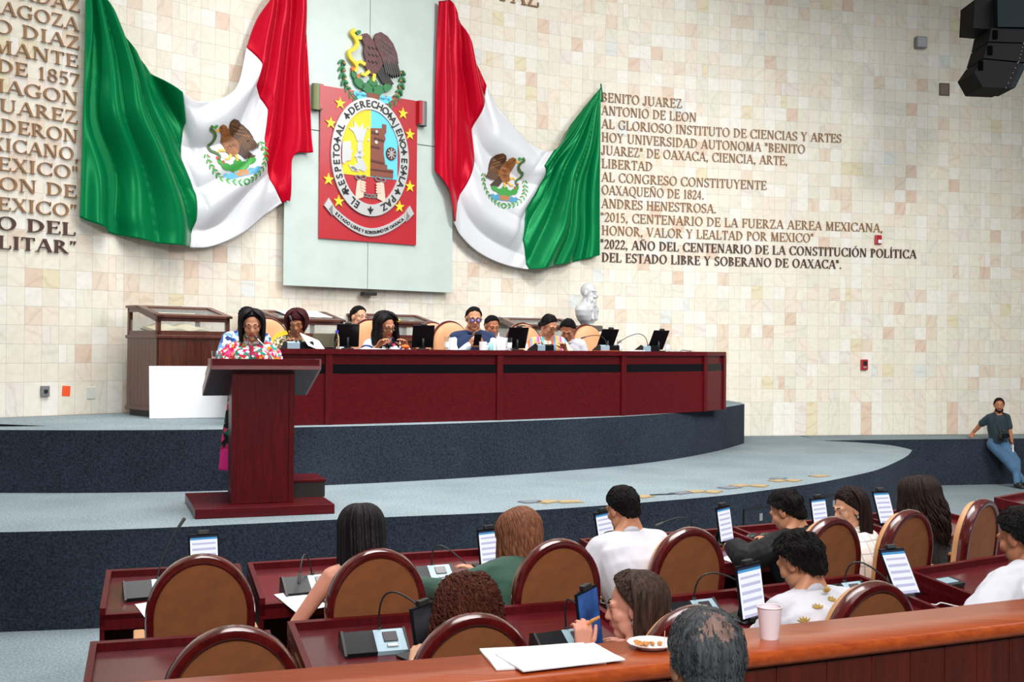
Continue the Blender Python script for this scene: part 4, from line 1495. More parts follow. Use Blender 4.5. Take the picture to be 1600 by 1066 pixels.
# ------------------------------------------------------------------ display cabinets along the wall
def display_cabinet(x, y, ang, w, label, book=True):
    d, zb, zl, zf, zk = 0.78, 1.375, 2.305, 2.54, 2.655
    t = empty('display_cabinet', (x, y, zb), ang, label, 'display cabinet', 'wooden display cabinets along the wall')
    H, F, K = zl-zb, zf-zb, zk-zb
    mb = MB()
    n = 10
    for i in range(n):                                            # upright boards, front and sides
        a, b = w*i/n, w*(i+1)/n-0.003
        mb.box(a, 0.0, 0.10, b, 0.02, H-0.02)
    for i in range(8):
        a, b = d*i/8, d*(i+1)/8-0.003
        mb.box(0.0, a, 0.10, 0.02, b, H-0.02)
        mb.box(w-0.02, a, 0.10, w, b, H-0.02)
    mb.box(0.003, 0.004, 0.1, w-0.003, d, H-0.02)
    mb.build('body', W_OLD, t)
    MB().bbox(-0.02, -0.02, 0.07, w+0.02, d+0.01, 0.12, 0.008).build('base_moulding', W_OLD, t)
    MB().box(0.03, 0.03, 0.0, w-0.03, d-0.02, 0.08).build('plinth', mat('black_wood', (0.01, 0.008, 0.008), 0.5), t)
    MB().bbox(-0.025, -0.025, H-0.02, w+0.025, d+0.01, H+0.02, 0.008).build('ledge', W_OLD, t)
    # glazed top: posts, rails, sloping lid
    c = MB()
    z0 = H+0.02
    dk = d*0.64                                                    # where the slope meets the flat top
    for px, py, zt in ((0, 0, F), (w-0.045, 0, F), (0, d-0.045, K), (w-0.045, d-0.045, K)):
        c.box(px, py, z0, px+0.045, py+0.045, zt-0.02)
    c.box(0, 0, z0, w, 0.04, z0+0.05)
    c.box(0, d-0.04, z0, w, d, z0+0.05)
    for px in (0, w-0.04):
        c.box(px, 0, z0, px+0.04, d, z0+0.05)
    c.box(0, 0.0, F-0.055, w, 0.04, F-0.01)
    c.box(0, d-0.04, K-0.05, w, d, K-0.01)
    for px in (0, w-0.045):
        c.prism([(0, F-0.07), (dk, K-0.06), (d, K-0.06), (d, K-0.005), (dk, K-0.005), (0, F-0.01)], px, px+0.045, Matrix(((0, 0, 1, 0), (1, 0, 0, 0), (0, 1, 0, 0), (0, 0, 0, 1))))
    c.build('glass_case_frame', W_OLD, t)
    lid = MB()
    Rz = Matrix(((0, 0, 1, 0), (1, 0, 0, 0), (0, 1, 0, 0), (0, 0, 0, 1)))
    for a, b in ((-0.02, 0.06), (w-0.06, w+0.02)):
        lid.prism([(-0.03, F-0.012), (dk, K-0.004), (dk, K+0.02), (-0.03, F+0.014)], a, b, Rz)
    for a0, a1 in ((-0.03, 0.05), (dk-0.06, dk)):
        f = lambda q: F+(K-F)*(q+0.03)/(dk+0.03)
        lid.prism([(a0, f(a0)-0.012), (a1, f(a1)-0.008), (a1, f(a1)+0.018), (a0, f(a0)+0.014)], -0.02, w+0.02, Rz)
    lid.box(-0.02, dk, K-0.01, w+0.02, d+0.015, K+0.02)
    lo = lid.build('lid', W_OLD, t)
    sl = math.atan2(K-F, dk+0.03)
    pane('lid_glass', w-0.1, math.hypot(K-F, dk)-0.1, lo, Matrix.Translation((0.05, 0.04, F+0.012)) @ Matrix.Rotation(-(PI/2-sl), 4, 'X'))
    pane('front_glass', w-0.08, F-z0-0.10, t, Matrix.Translation((0.04, 0.02, z0+0.045)))
    for px in (0.02, w-0.02):
        pane('side_glass', d-0.08, F-z0-0.08, t, Matrix.Translation((px, 0.04, z0+0.045)) @ Matrix.Rotation(PI/2, 4, 'Z'))
    pane('back_glass', w-0.08, K-z0-0.10, t, Matrix.Translation((0.04, d-0.02, z0+0.045)))
    if book:
        k = empty('open_book', (0, 0, 0), 0, book, 'book')
        k.matrix_world = frame((x, y, zb), ang) @ Matrix.Translation((w*0.5, d*0.46, H+0.035)) @ Matrix.Rotation(math.radians(9), 4, 'X')
        m_old = mat('aged_paper', srgb(222, 212, 176), 0.7)
        for s in (-1, 1):
            P = []
            for i in range(13):
                q = i/12
                zz = 0.06+0.05*math.sin(PI*min(1, q*1.15))*(1-q*0.5)
                P.append([(s*q*0.36, v, zz) for v in (-0.26, 0.24)])
            bot = [[(s*(i/12)*0.36, v, 0.03) for v in (-0.26, 0.24)] for i in range(13)]
            mb = MB()
            mb.rings([[a[0], a[1], b[1], b[0]] for a, b in zip(P, bot)])
            mb.build('pages', m_old, k)
        MB().bbox(-0.38, -0.28, 0.012, 0.38, 0.26, 0.03, 0.006).build('cover', mat('brown_book_cover', srgb(92, 60, 44), 0.5), k)
        MB().bbox(-0.30, -0.05, -0.03, 0.30, 0.24, 0.012, 0.004).build('stand', mat('grey_book_rest', srgb(96, 92, 88), 0.6), k)
    return t


cab_pos = [(-4.05, 13.15, 43, 0.92, 'large wooden glass-topped display cabinet behind the leaning white board', 'open old book inside the cabinet behind the white board'),
           (-2.93, 14.42, 40, 0.95, 'wooden display cabinet behind the woman in beige patterned blouse', None),
           (-1.83, 15.60, 38, 0.95, 'wooden display cabinet behind the woman with the red hair flower', None),
           (0.05, 17.0, 24, 1.0, 'wooden display cabinet with papers left of the white bust', None)]
for x, y, a, w, lb, bk in cab_pos:
    display_cabinet(x, y, math.radians(a), w, lb, bk)


def paper_sheet(loc, rz, w, d, label, n=1, group=None, tilt=(0, 0), m=None, cat='paper'):
    o_m = Matrix.Translation(loc) @ Matrix.Rotation(rz, 4, 'Z') @ Matrix.Rotation(tilt[0], 4, 'X') @ Matrix.Rotation(tilt[1], 4, 'Y')
    mb = MB()
    P = []
    for i in range(7):
        P.append([(w*(i/6-0.5), d*(j/6-0.5), 0.002+0.0015*n+0.004*noise.noise((i*.4+loc[0]*9, j*.4, loc[1]))) for j in range(7)])
    for k in range(2):
        vs = MB()
    top = P
    bot = [[(a, b, 0.0005) for a, b, c in row] for row in P]
    mb.grid(top); mb.grid(bot)
    for e1, e2 in ((top[0], bot[0]), (top[-1], bot[-1]), ([r[0] for r in top], [r[0] for r in bot]), ([r[-1] for r in top], [r[-1] for r in bot])):
        mb.grid([e1, e2])
    o = mb.build('paper_sheet', m or M_PAPER)
    o.matrix_world = o_m
    return tag(o, label, cat, group)


def on_cabinet(i, u, v, dz=0.0):
    x, y, a, w = cab_pos[i][:4]
    p = frame((x, y, 0), math.radians(a)) @ Vector((u*w, v, 0))
    F, K, dk = 2.54, 2.655, 0.78*0.64
    z = F+(K-F)*min(1, (v+0.03)/(dk+0.03))+0.022+dz
    return (p.x, p.y, z)


sl = math.atan2(0.115, 0.53)
paper_sheet(on_cabinet(1, 0.55, 0.27), math.radians(40), 0.62, 0.40, 'large white paper on the cabinet lid behind the patterned blouse woman', 2, tilt=(sl, 0))
paper_sheet(on_cabinet(0, 0.82, 0.62), math.radians(38), 0.34, 0.16, 'white papers lying on the flat back of the largest display cabinet', 4)
paper_sheet(on_cabinet(3, 0.12, 0.62), math.radians(20), 0.24, 0.16, 'small folded white papers at the left end of the cabinet by the bust', 8)
paper_sheet(on_cabinet(3, 0.38, 0.64), math.radians(30), 0.30, 0.16, 'crumpled white papers on top of the cabinet by the bust', 12)

# white board leaning on the first cabinet
wb = MB()
wb.bbox(-0.46, -0.012, 0.0, 0.46, 0.0, 0.60, 0.003)
o = wb.build('white_board', M_PAPER)
o.matrix_world = frame((-3.66, 13.18, 1.376), math.radians(24)) @ Matrix.Rotation(math.radians(-9), 4, 'X')
tag(o, 'blank white board leaning against the large wooden display cabinet', 'board')

# ------------------------------------------------------------------ presidium desk
desk_front = [(-2.79, 11.90), (-1.95, 12.28), (-0.14, 13.34), (1.40, 14.46), (2.63, 15.68), (2.99, 16.22)]
ZD, ZT = 1.375, 2.185


def offset_poly(pts, d):
    """shift an open polyline by d to its left"""
    P = [Vector(p) for p in pts]
    out = []
    for i, p in enumerate(P):
        ts = []
        if i > 0: ts.append((P[i]-P[i-1]).normalized())
        if i < len(P)-1: ts.append((P[i+1]-P[i]).normalized())
        t = sum(ts, Vector((0, 0))).normalized()
        n = Vector((-t.y, t.x))
        k = d/max(0.5, n.dot(Vector((-ts[0].y, ts[0].x))))
        out.append((p.x+n.x*k, p.y+n.y*k))
    return out


pd = empty('presidium_desk', (0, 0, 0), 0, 'long curved dark red wooden desk on the raised dais', 'desk')
f0, b0 = offset_poly(desk_front, -0.03), offset_poly(desk_front, 0.72)
mb = MB()
mb.rings([[(*f, ZT-0.055), (*f, ZT), (*b, ZT), (*b, ZT-0.055)] for f, b in zip(f0, b0)])
mb.build('desktop', W_MAH, pd)
for i in range(len(desk_front)-1):
    a, b = Vector(desk_front[i]), Vector(desk_front[i+1])
    L = (b-a).length
    M = frame((a.x, a.y, ZD), math.atan2(b.y-a.y, b.x-a.x))
    MB().box(0.0, 0.015, 0.0, L, 0.04, ZT-ZD-0.05, M).build('front_panel', W_MAH, pd)
    MB().box(0.035, 0.004, 0.545, L-0.035, 0.02, 0.645, M).build('black_strip', M_STRIP, pd)
    MB().box(0.035, 0.002, 0.0, L-0.035, 0.018, 0.545, M).build('lower_panel', W_MAH, pd)
for i, p in enumerate(desk_front):
    j = min(i, len(desk_front)-2)
    a = math.atan2(desk_front[j+1][1]-desk_front[j][1], desk_front[j+1][0]-desk_front[j][0])
    if 0 < i < len(desk_front)-1:
        a = (a+math.atan2(p[1]-desk_front[i-1][1], p[0]-desk_front[i-1][0]))/2
    M = frame((p[0], p[1], ZD), a)
    MB().bbox(-0.04, -0.018, 0.0, 0.04, 0.05, ZT-ZD-0.055, 0.004, M).build('post', W_MAHV, pd)
for k in (0, -1):
    f, b = Vector(desk_front[k]), Vector(b0[k])
    M = frame((f.x, f.y, ZD), math.atan2(b.y-f.y, b.x-f.x))
    MB().box(0.02, -0.015, 0, (b-f).length-0.03, 0.015, ZT-ZD-0.05, M).build('end_panel', W_MAHV, pd)

# ------------------------------------------------------------------ lectern
LF = frame((-2.62, 9.58, 0.765), math.radians(20))
lc = empty('lectern', label='tall dark red wooden lectern at the front of the stage', cat='lectern')
lc.matrix_world = LF
MB().bbox(0, 0, 0, 1.17, 1.10, 0.085, 0.006).build('base_plate', W_MAH, lc)
MB().bbox(0.315, 0.215, 0.085, 0.845, 0.48, 1.24, 0.006).build('column', W_MAHV, lc)
for x in (0.315, 0.805):
    MB().bbox(x-0.003, 0.207, 0.085, x+0.043, 0.24, 1.22, 0.004).build('column_corner_strip', W_MAHV, lc)
sl2 = math.atan2(0.255, 0.70)
Rz = Matrix(((0, 0, 1, 0), (1, 0, 0, 0), (0, 1, 0, 0), (0, 0, 0, 1)))
mb = MB()
mb.prism([(0.10, 1.248), (0.80, 0.993), (0.80, 1.045), (0.10, 1.30)], 0.13, 1.04, Rz)
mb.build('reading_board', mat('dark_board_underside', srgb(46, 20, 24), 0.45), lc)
mb = MB()
mb.prism([(0.095, 1.25), (0.14, 1.235), (0.14, 1.335), (0.095, 1.335)], 0.128, 1.042, Rz)
mb.build('front_board', W_MAH, lc)
mb = MB()
mb.prism([(0.088, 1.246), (0.10, 1.244), (0.10, 1.276), (0.088, 1.278)], 0.126, 1.044, Rz)
mb.build('edge_band', W_EDGE, lc)
for x in (0.118, 1.04):
    mb = MB()
    mb.prism([(0.095, 1.25), (0.80, 0.993), (0.80, 1.075), (0.55, 1.165), (0.55, 1.20), (0.30, 1.29), (0.30, 1.335), (0.095, 1.335)], x, x+0.018, Rz)
    mb.build('side_edge', W_EDGE, lc)
st = empty('step_box', label='small dark red step box behind the lectern column', cat='step')
st.matrix_world = LF @ Matrix.Translation((0.0, 0.0, 0.085))
MB().bbox(0.86, 0.50, 0.135, 1.19, 1.00, 0.16, 0.004).build('step_top', W_MAH, st)
MB().box(0.87, 0.51, 0.0, 1.18, 0.99, 0.136).build('step_body', mat('black_wood', (0.01, 0.008, 0.008), 0.5), st)


# ------------------------------------------------------------------ armchairs
def arch(w, z0, zs, zt, n=20):
    """upright arch outline: straight sides from z0 to zs then an elliptical head up to zt"""
    pts = [(-w*0.96, z0), (-w, zs)]
    for i in range(1, n):
        a = PI-PI*i/n
        pts.append((w*math.cos(a), zs+(zt-zs)*math.sin(a)))
    pts += [(w, zs), (w*0.96, z0)]
    return pts


def make_chair(name, w=0.262, top=1.2, frame_mat=None):
    t = empty(name)
    FM = frame_mat or W_CHAIR
    lean = Matrix.Translation((0, -0.235, 0.46)) @ Matrix.Rotation(math.radians(7), 4, 'X') @ Matrix.Translation((0, 0, -0.46))
    zs = top-0.31
    fw = 0.0225
    pts = arch(w-fw, 0.42, zs, top-fw, 26)
    rs = []
    prev = [Vector((p[0], 0, p[1])) for p in pts]
    for i, p in enumerate(prev):
        tg = (prev[min(i+1, len(prev)-1)]-prev[max(i-1, 0)]).normalized()
        nn = Vector((-tg.z, 0, tg.x))
        sec = [(-fw, -.014), (-fw*.72, -.032), (0, -.038), (fw*.72, -.032), (fw, -.014), (fw, .018), (fw*.7, .034), (-fw*.7, .034), (-fw, .018)]
        rs.append([tuple(p+nn*a+Vector((0, b, 0))) for a, b in sec])
    mb = MB()
    mb.rings(rs)
    mb.build('back_frame', FM, t, True, lean, 50)
    inner = arch(w-2*fw+0.004, 0.43, zs, top-2*fw+0.004, 24)
    mb = MB()
    mb.prism(ccw(inner), 0.004, 0.022, R90)
    mb.build('back_panel', M_SUEDE, t, M=lean)
    # padded front of the backrest, domed
    mb = MB()
    rings = []
    for k, (s, dep) in enumerate(((1.10, 0.034), (1.10, 0.062), (1.02, 0.085), (0.86, 0.098), (0.55, 0.104), (0.15, 0.106))):
        cz = 0.80
        rings.append([(x*s, dep, cz+(z-cz)*(1+(s-1)*0.6 if s < 1 else 1+(s-1)*0.25)) for x, z in inner])
    mb.rings(rings)
    mb.build('back_cushion', M_TAN, t, True, lean, 40)
    mb = MB()
    mb.bbox(-0.25, -0.23, 0.44, 0.25, 0.27, 0.53, 0.03)
    mb.build('seat', M_TAN, t, True)
    MB().bbox(-0.24, -0.22, 0.395, 0.24, 0.25, 0.442, 0.008).build('seat_frame', FM, t)
    for s in (-1, 1):
        mb = MB()
        mb.tube([(s*0.265, -0.25, 0.66), (s*0.285, -0.05, 0.70), (s*0.285, 0.15, 0.69), (s*0.28, 0.24, 0.665), (s*0.27, 0.255, 0.60), (s*0.25, 0.20, 0.43)], [.022, .030, .034, .030, .026, .022], 10, flat=0.8)
        mb.build('armrest', FM, t, True)
        mb = MB()
        mb.bbox(s*0.285-0.028, -0.10, 0.715, s*0.285+0.028, 0.16, 0.735, 0.008)
        mb.build('arm_pad', M_TAN, t, True)
    mb = MB()
    mb.tube([(0, 0.0, 0.10), (0, 0, 0.40)], [0.035, 0.03], 14)
    mb.build('pedestal', M_BLK, t, True)
    for k in range(5):
        a = 2*PI*k/5+0.3
        mb = MB()
        mb.tube([(0, 0, 0.13), (0.16*math.cos(a), 0.16*math.sin(a), 0.115), (0.30*math.cos(a), 0.30*math.sin(a), 0.085)], [.035, .028, .018], 8, flat=0.7)
        leg = mb.build('leg', FM, t, True)
        mb = MB()
        mb.lathe([(0.0, -0.018), (0.022, -0.018), (0.028, -0.01), (0.028, 0.01), (0.022, 0.018), (0, 0.018)], 14, Matrix.Translation((0.30*math.cos(a), 0.30*math.sin(a), 0.028)) @ Matrix.Rotation(a, 4, 'Z') @ Matrix.Rotation(PI/2, 4, 'X'))
        mb.tube([(0.30*math.cos(a), 0.30*math.sin(a), 0.03), (0.30*math.cos(a), 0.30*math.sin(a), 0.088)], 0.009, 6)
        mb.build('caster', M_BLK, leg, True, angle=40)
    return t


def tree_copy(src):
    """copy of a thing with copies of its parts and sub-parts (mesh data shared)"""
    r = src.copy()
    COL.objects.link(r)
    for ch in CH[src.name]:
        c = ch.copy()
        COL.objects.link(c)
        c.parent = r
        for g in CH.get(ch.name, []):
            d = g.copy()
            COL.objects.link(d)
            d.parent = c
    return r


CH = {}


def register(root):
    for o in list(COL.objects):
        if o.parent is not None:
            CH.setdefault(o.parent.name, [])
            if o not in CH[o.parent.name]:
                CH[o.parent.name].append(o)
    return root


chair0 = make_chair('armchair')
register(chair0)
_used = [False]


def seat_at(x, y, ang, z, label, group):
    """x, y is the top of the back; the chair stands in front of it"""
    c = chair0 if not _used[0] else tree_copy(chair0)
    _used[0] = True
    off = 0.31
    c.location = (x-math.sin(ang)*off, y+math.cos(ang)*off, z)
    c.rotation_euler = (0, 0, ang)
    tag(c, label, 'armchair', group)
    return c


GH, GD = 'brown armchairs at the hall desks', 'tan armchairs behind the presidium desk'
hall_chairs = [
    (-1.509, 5.645, 18.2, 'empty brown armchair in front of the lectern, at the end of the front row'),
    (-0.672, 5.853, 20.0, 'brown armchair behind the long straight dark haired woman in the front row'),
    (0.261, 6.202, 24.9, 'brown armchair right of the woman in green blazer'),
    (1.032, 6.649, 28.0, 'brown armchair right of the man in white shirt in the front row'),
    (1.985, 7.116, 33.0, 'brown armchair right of the man in dark jacket'),
    (2.580, 7.466, 37.0, 'brown armchair between the woman in plaid shirt and the woman with long dark curls'),
    (3.298, 8.058, 44.0, 'brown armchair right of the woman with long dark curls, seen from its left side'),
    (-1.008, 4.216, 18.3, 'empty brown armchair nearest the left aisle, in the second row'),
    (-0.138, 4.456, 21.3, 'brown armchair behind the woman with curly auburn hair'),
    (0.742, 4.627, 24.1, 'brown armchair right of the woman holding a snack'),
    (1.622, 5.140, 27.4, 'brown armchair right of the man in embroidered white shirt'),
]
for x, y, a, lb in hall_chairs:
    seat_at(x, y, math.radians(a), 0.0, lb, GH)


# ------------------------------------------------------------------ hall desks
DESKS = {}


def hall_desk(key, p, q, label, depth=0.62, seats=1):
    P, Q = Vector(p), Vector(q)
    L = (Q-P).length
    a = math.atan2(Q.y-P.y, Q.x-P.x)
    nl, nr = (P-CTR).normalized(), (Q-CTR).normalized()
    t = empty('hall_desk', (P.x, P.y, 0), a, label, 'desk', 'dark red desks in the hall')
    inv = t.matrix_basis.inverted()
    R = Matrix.Rotation(-a, 2)
    l, r = (R @ nl), (R @ nr)
    nL = (l.x*depth/abs(l.y), -depth)
    nR = (L+r.x*depth/abs(r.y), -depth)
    zf, zn = 0.87, 0.775
    cols = [(0, 0), (L, 0), nR, nL]

    def slab(poly, top, th, name, m):
        mb = MB()
        vs = [(x, y, top(y)-th) for x, y in poly]+[(x, y, top(y)) for x, y in poly]
        n = len(poly)
        mb.add(vs, [tuple(range(n-1, -1, -1)), tuple(range(n, 2*n))]+[(i, (i+1) % n, n+(i+1) % n, n+i) for i in range(n)])
        return mb.build(name, m, t)

    top = lambda y: zf+(zn-zf)*(-y/depth)
    slab([nL, nR, (L, 0), (0, 0)], lambda y: top(y)-0.04, 0.025, 'desktop', W_MAHT)
    e = 0.03
    slab([(0, -e), (L, -e), (L, 0), (0, 0)], top, 0.10, 'back_rim', W_MAHV)
    slab([nL, (nL[0]+e, nL[1]), (e, -e), (0, -e)], top, 0.10, 'side_rim', W_MAHV)
    slab([(nR[0]-e, nR[1]), nR, (L, -e), (L-e, -e)], top, 0.10, 'side_rim', W_MAHV)
    slab([nL, nR, (nR[0]-0.01, -depth+0.025), (nL[0]+0.01, -depth+0.025)], lambda y: top(y)-0.036, 0.085, 'front_apron', W_MAHV)
    mb = MB(); mb.box(0, -0.03, 0.0, L, -0.005, 0.80); mb.build('modesty_panel', W_MAHV, t)
    for (x0, y0), (x1, y1), s in (((0, -0.03), nL, 1), ((L, -0.03), nR, -1)):
        mb = MB()
        b = 0.025*s
        y1 = y1+0.01
        mb.prism([(x0, y0), (x0+b, y0), (x1+b, y1), (x1, y1)] if s < 0 else [(x0, y0), (x1, y1), (x1+b, y1), (x0+b, y0)], 0.0, 0.74)
        mb.build('side_panel', W_MAHV, t)
    DESKS[key] = (t, frame((P.x, P.y, 0), a), L, depth, top)
    return t


def on_desk(key, x, y, rz=0.0, dz=0.0):
    """matrix on the sloping desktop nearest the given world x, y; local +y points to the stage"""
    t, F, L, depth, top = DESKS[key]
    l = F.inverted() @ Vector((x, y, 0))
    y = min(-0.05, max(-depth+0.02, l.y))
    sl = math.atan2(0.095, depth)
    return F @ Matrix.Translation((l.x, y, top(y)-0.0395+dz)) @ Matrix.Rotation(sl, 4, 'X') @ Matrix.Rotation(rz, 4, 'Z')


for k, p, q, lb in (
        ('D1', (-2.408, 6.882), (-1.668, 7.125), 'dark red end desk in front of the empty front row armchair'),
        ('D2', (-1.631, 7.157), (-0.181, 7.761), 'dark red double desk in front of the dark straight haired woman'),
        ('D3', (0.489, 8.162), (1.630, 8.742), 'dark red desk in front of the man in the plain white shirt'),
        ('D4', (1.690, 8.790), (2.760, 9.40), 'dark red desk in front of the man in dark jacket'),
        ('D5', (2.87, 9.49), (3.62, 10.10), 'dark red desk in front of the woman with long dark curls'),
        ('D6', (4.495, 10.72), (5.40, 11.56), 'dark red desk beyond the chair seen from its left side'),
        ('A', (-1.897, 5.223), (-1.135, 5.47), 'empty dark red end desk nearest the left aisle, in the second row'),
        ('B', (-1.086, 5.642), (0.439, 6.209), 'dark red double desk in front of the curly auburn haired woman'),
        ('C', (0.577, 6.17), (1.278, 6.523), 'dark red desk right of the woman holding a snack'),
        ('E', (1.345, 6.56), (2.111, 6.975), 'dark red desk in front of the man in embroidered white shirt'),
        ('F', (2.447, 7.141), (3.55, 7.87), 'dark red desk in front of the man in white shirt beside the rail')):
    hall_desk(k, p, q, lb)

# ------------------------------------------------------------------ gallery floor, rail
rail_far = smooth_path([(-2.6, 2.78), (-1.182, 3.206), (-0.505, 3.435), (0.07, 3.631), (1.099, 4.062), (1.987, 4.454), (3.4, 5.12)], 6)
rail_near = offset_poly(rail_far, -0.29)
ZR = 1.27
rl = empty('gallery_rail', label='orange varnished wooden rail in front of the grey haired man', cat='rail')
prof = []
for f, n in zip(rail_far, rail_near):
    f, n = Vector(f), Vector(n)
    d = (n-f)
    s = [(0.0, ZR-0.045), (0.0, ZR-0.006), (0.02, ZR), (0.93, ZR), (0.975, ZR-0.004), (1.0, ZR-0.02), (0.995, ZR-0.038), (0.96, ZR-0.05), (0.5, ZR-0.05)]
    prof.append([(f.x+d.x*a, f.y+d.y*a, z) for a, z in s])
mb = MB()
mb.rings(prof)
mb.build('rail_top', W_RAIL, rl, True, angle=50)
pf_, pn_ = offset_poly(rail_far, -0.05), offset_poly(rail_far, -0.25)
mb = MB()
mb.rings([[(f[0], f[1], 0.0), (f[0], f[1], ZR-0.05), (n[0], n[1], ZR-0.05), (n[0], n[1], 0.0)] for f, n in zip(pf_, pn_)])
mb.build('rail_wall', W_RAILD, rl)
pp = offset_poly(rail_far, -0.262)
for i in range(0, len(pp)-1):
    a, b = Vector(pp[i]), Vector(pp[i+1])
    for k in range(1):
        u, v = a, b
        M = frame((u.x, u.y, 0.2), math.atan2(v.y-u.y, v.x-u.x))
        MB().bbox(0.001, 0.0, 0.0, (v-u).length-0.001, 0.02, ZR-0.26, 0.004, M).build('plank', W_RAILD, rl)
g0 = offset_poly(rail_far, -0.27)
mb = MB()
mb.prism(ccw(g0+[(3.6, -2.5), (-3.4, -2.5)]), 0.0, 0.2)
struct(mb.build('floor_gallery', m_carpet))
# ------------------------------------------------------------------ people
def skin(name, c):
    return mat(name, srgb(*c), 0.5, sss=0.0, spec=0.35, var=0.05, var_scale=20)


SK_A = skin('skin_tan', (196, 138, 106))
SK_B = skin('skin_light', (206, 154, 124))
SK_C = skin('skin_brown', (168, 110, 80))
SK_D = skin('skin_rosy', (216, 150, 128))
M_LIP = mat('lips', srgb(150, 72, 68), 0.4)
M_LIPR = mat('red_lips', srgb(176, 40, 48), 0.35)
M_EYEW = mat('eye_white', srgb(225, 222, 216), 0.25)
M_IRIS = mat('dark_iris', srgb(30, 18, 12), 0.15)


def hair_mat(name, c, c2=None, rough=0.52, stretch=(26, 26, 2.2)):
    return mat(name, srgb(*c), rough, var=0.25, var_color=srgb(*c2) if c2 else None, var_scale=3.0, bump=0.35, bump_scale=6, stretch=stretch, spec=0.14)


H_BLACK = hair_mat('black_hair', (12, 11, 14), (27, 23, 27), 0.42)
H_DARK = hair_mat('dark_brown_hair', (22, 15, 14), (46, 30, 27))
H_AUB = hair_mat('auburn_hair', (46, 20, 16), (92, 46, 33))
H_BRN = hair_mat('chestnut_hair', (86, 50, 36), (142, 92, 66))
H_HIGH = hair_mat('brown_hair_with_highlights', (36, 26, 24), (84, 62, 54))
H_WINE = hair_mat('wine_red_hair', (44, 16, 22), (76, 28, 34))
H_GREY = hair_mat('grey_hair', (40, 42, 46), (92, 94, 97), 0.6)
H_SHORT = mat('short_black_hair', srgb(17, 15, 15), 0.7, bump=1.0, bump_scale=140, var=0.5, var_scale=90, spec=0.2)


def ik(S, T, l1, l2, pole):
    S, T, pole = Vector(S), Vector(T), Vector(pole)
    d = T-S
    L = min(d.length, (l1+l2)*0.999)
    u = d.normalized()
    T = S+u*L
    a = (l1*l1-l2*l2+L*L)/(2*L)
    h = math.sqrt(max(0, l1*l1-a*a))
    p = (pole-S)
    p = (p-u*p.dot(u))
    p = p.normalized() if p.length > 1e-5 else u.orthogonal().normalized()
    return S+u*a+p*h, T


def hand(mb, w, f, n, side, curl=0.5, spread=0.0, s=1.0, thumb=0.5):
    """palm, four fingers of their own length and a thumb; w wrist, f forward, n palm normal, side +1/-1 for the thumb side"""
    f = Vector(f).normalized()
    n = Vector(n)
    n = (n-f*n.dot(f)).normalized()
    x = f.cross(n)*side
    w = Vector(w)
    for i in range(4):
        o = (i-1.5)*0.0205*s
        k = w+f*((0.088-0.004*abs(i-1.3))*s)-x*o
        mb.cone(w+f*0.012*s-x*o*0.55, 0.015*s, k, 0.0115*s, 8)
        ln = (0.072, 0.082, 0.076, 0.058)[i]*s
        a = curl*0.7+0.05*i
        p = k
        sp = -x*(i-1.5)*(0.06+spread)
        for j, (q, r0, r1) in enumerate(((0.46, .0098, .0090), (0.30, .0090, .0083), (0.24, .0083, .0070))):
            d = (f*math.cos(a)+n*math.sin(a)+sp).normalized()
            e = p+d*(ln*q)
            mb.cone(p, r0*s, e, r1*s, 8)
            p = e
            a += curl*(0.95 if j == 0 else 0.7)
    b = w+f*0.022*s+x*0.026*s
    d1 = (f*0.62+x*0.72+n*0.25*(1+thumb)).normalized()
    d2 = (f*0.85+x*0.22+n*0.55*thumb).normalized()
    m1 = b+d1*0.042*s
    m2 = m1+d2*0.034*s
    mb.cone(b, 0.0155*s, m1, 0.0115*s, 8)
    mb.cone(m1, 0.0112*s, m2, 0.0098*s, 8)
    mb.cone(m2, 0.0098*s, m2+(d2+n*0.2).normalized()*0.024*s, 0.0082*s, 8)


TORSO_M = [(0.00, .165, .115), (0.10, .165, .118), (0.22, .155, .112), (0.36, .165, .118), (0.50, .182, .124), (0.66, .195, .122), (0.80, .200, .108), (0.90, .165, .090), (0.97, .095, .072), (1.03, .060, .060)]
TORSO_F = [(0.00, .172, .120), (0.10, .172, .118), (0.22, .145, .100), (0.36, .142, .098), (0.50, .155, .108), (0.66, .165, .110), (0.80, .168, .098), (0.90, .138, .082), (0.97, .080, .064), (1.03, .052, .054)]


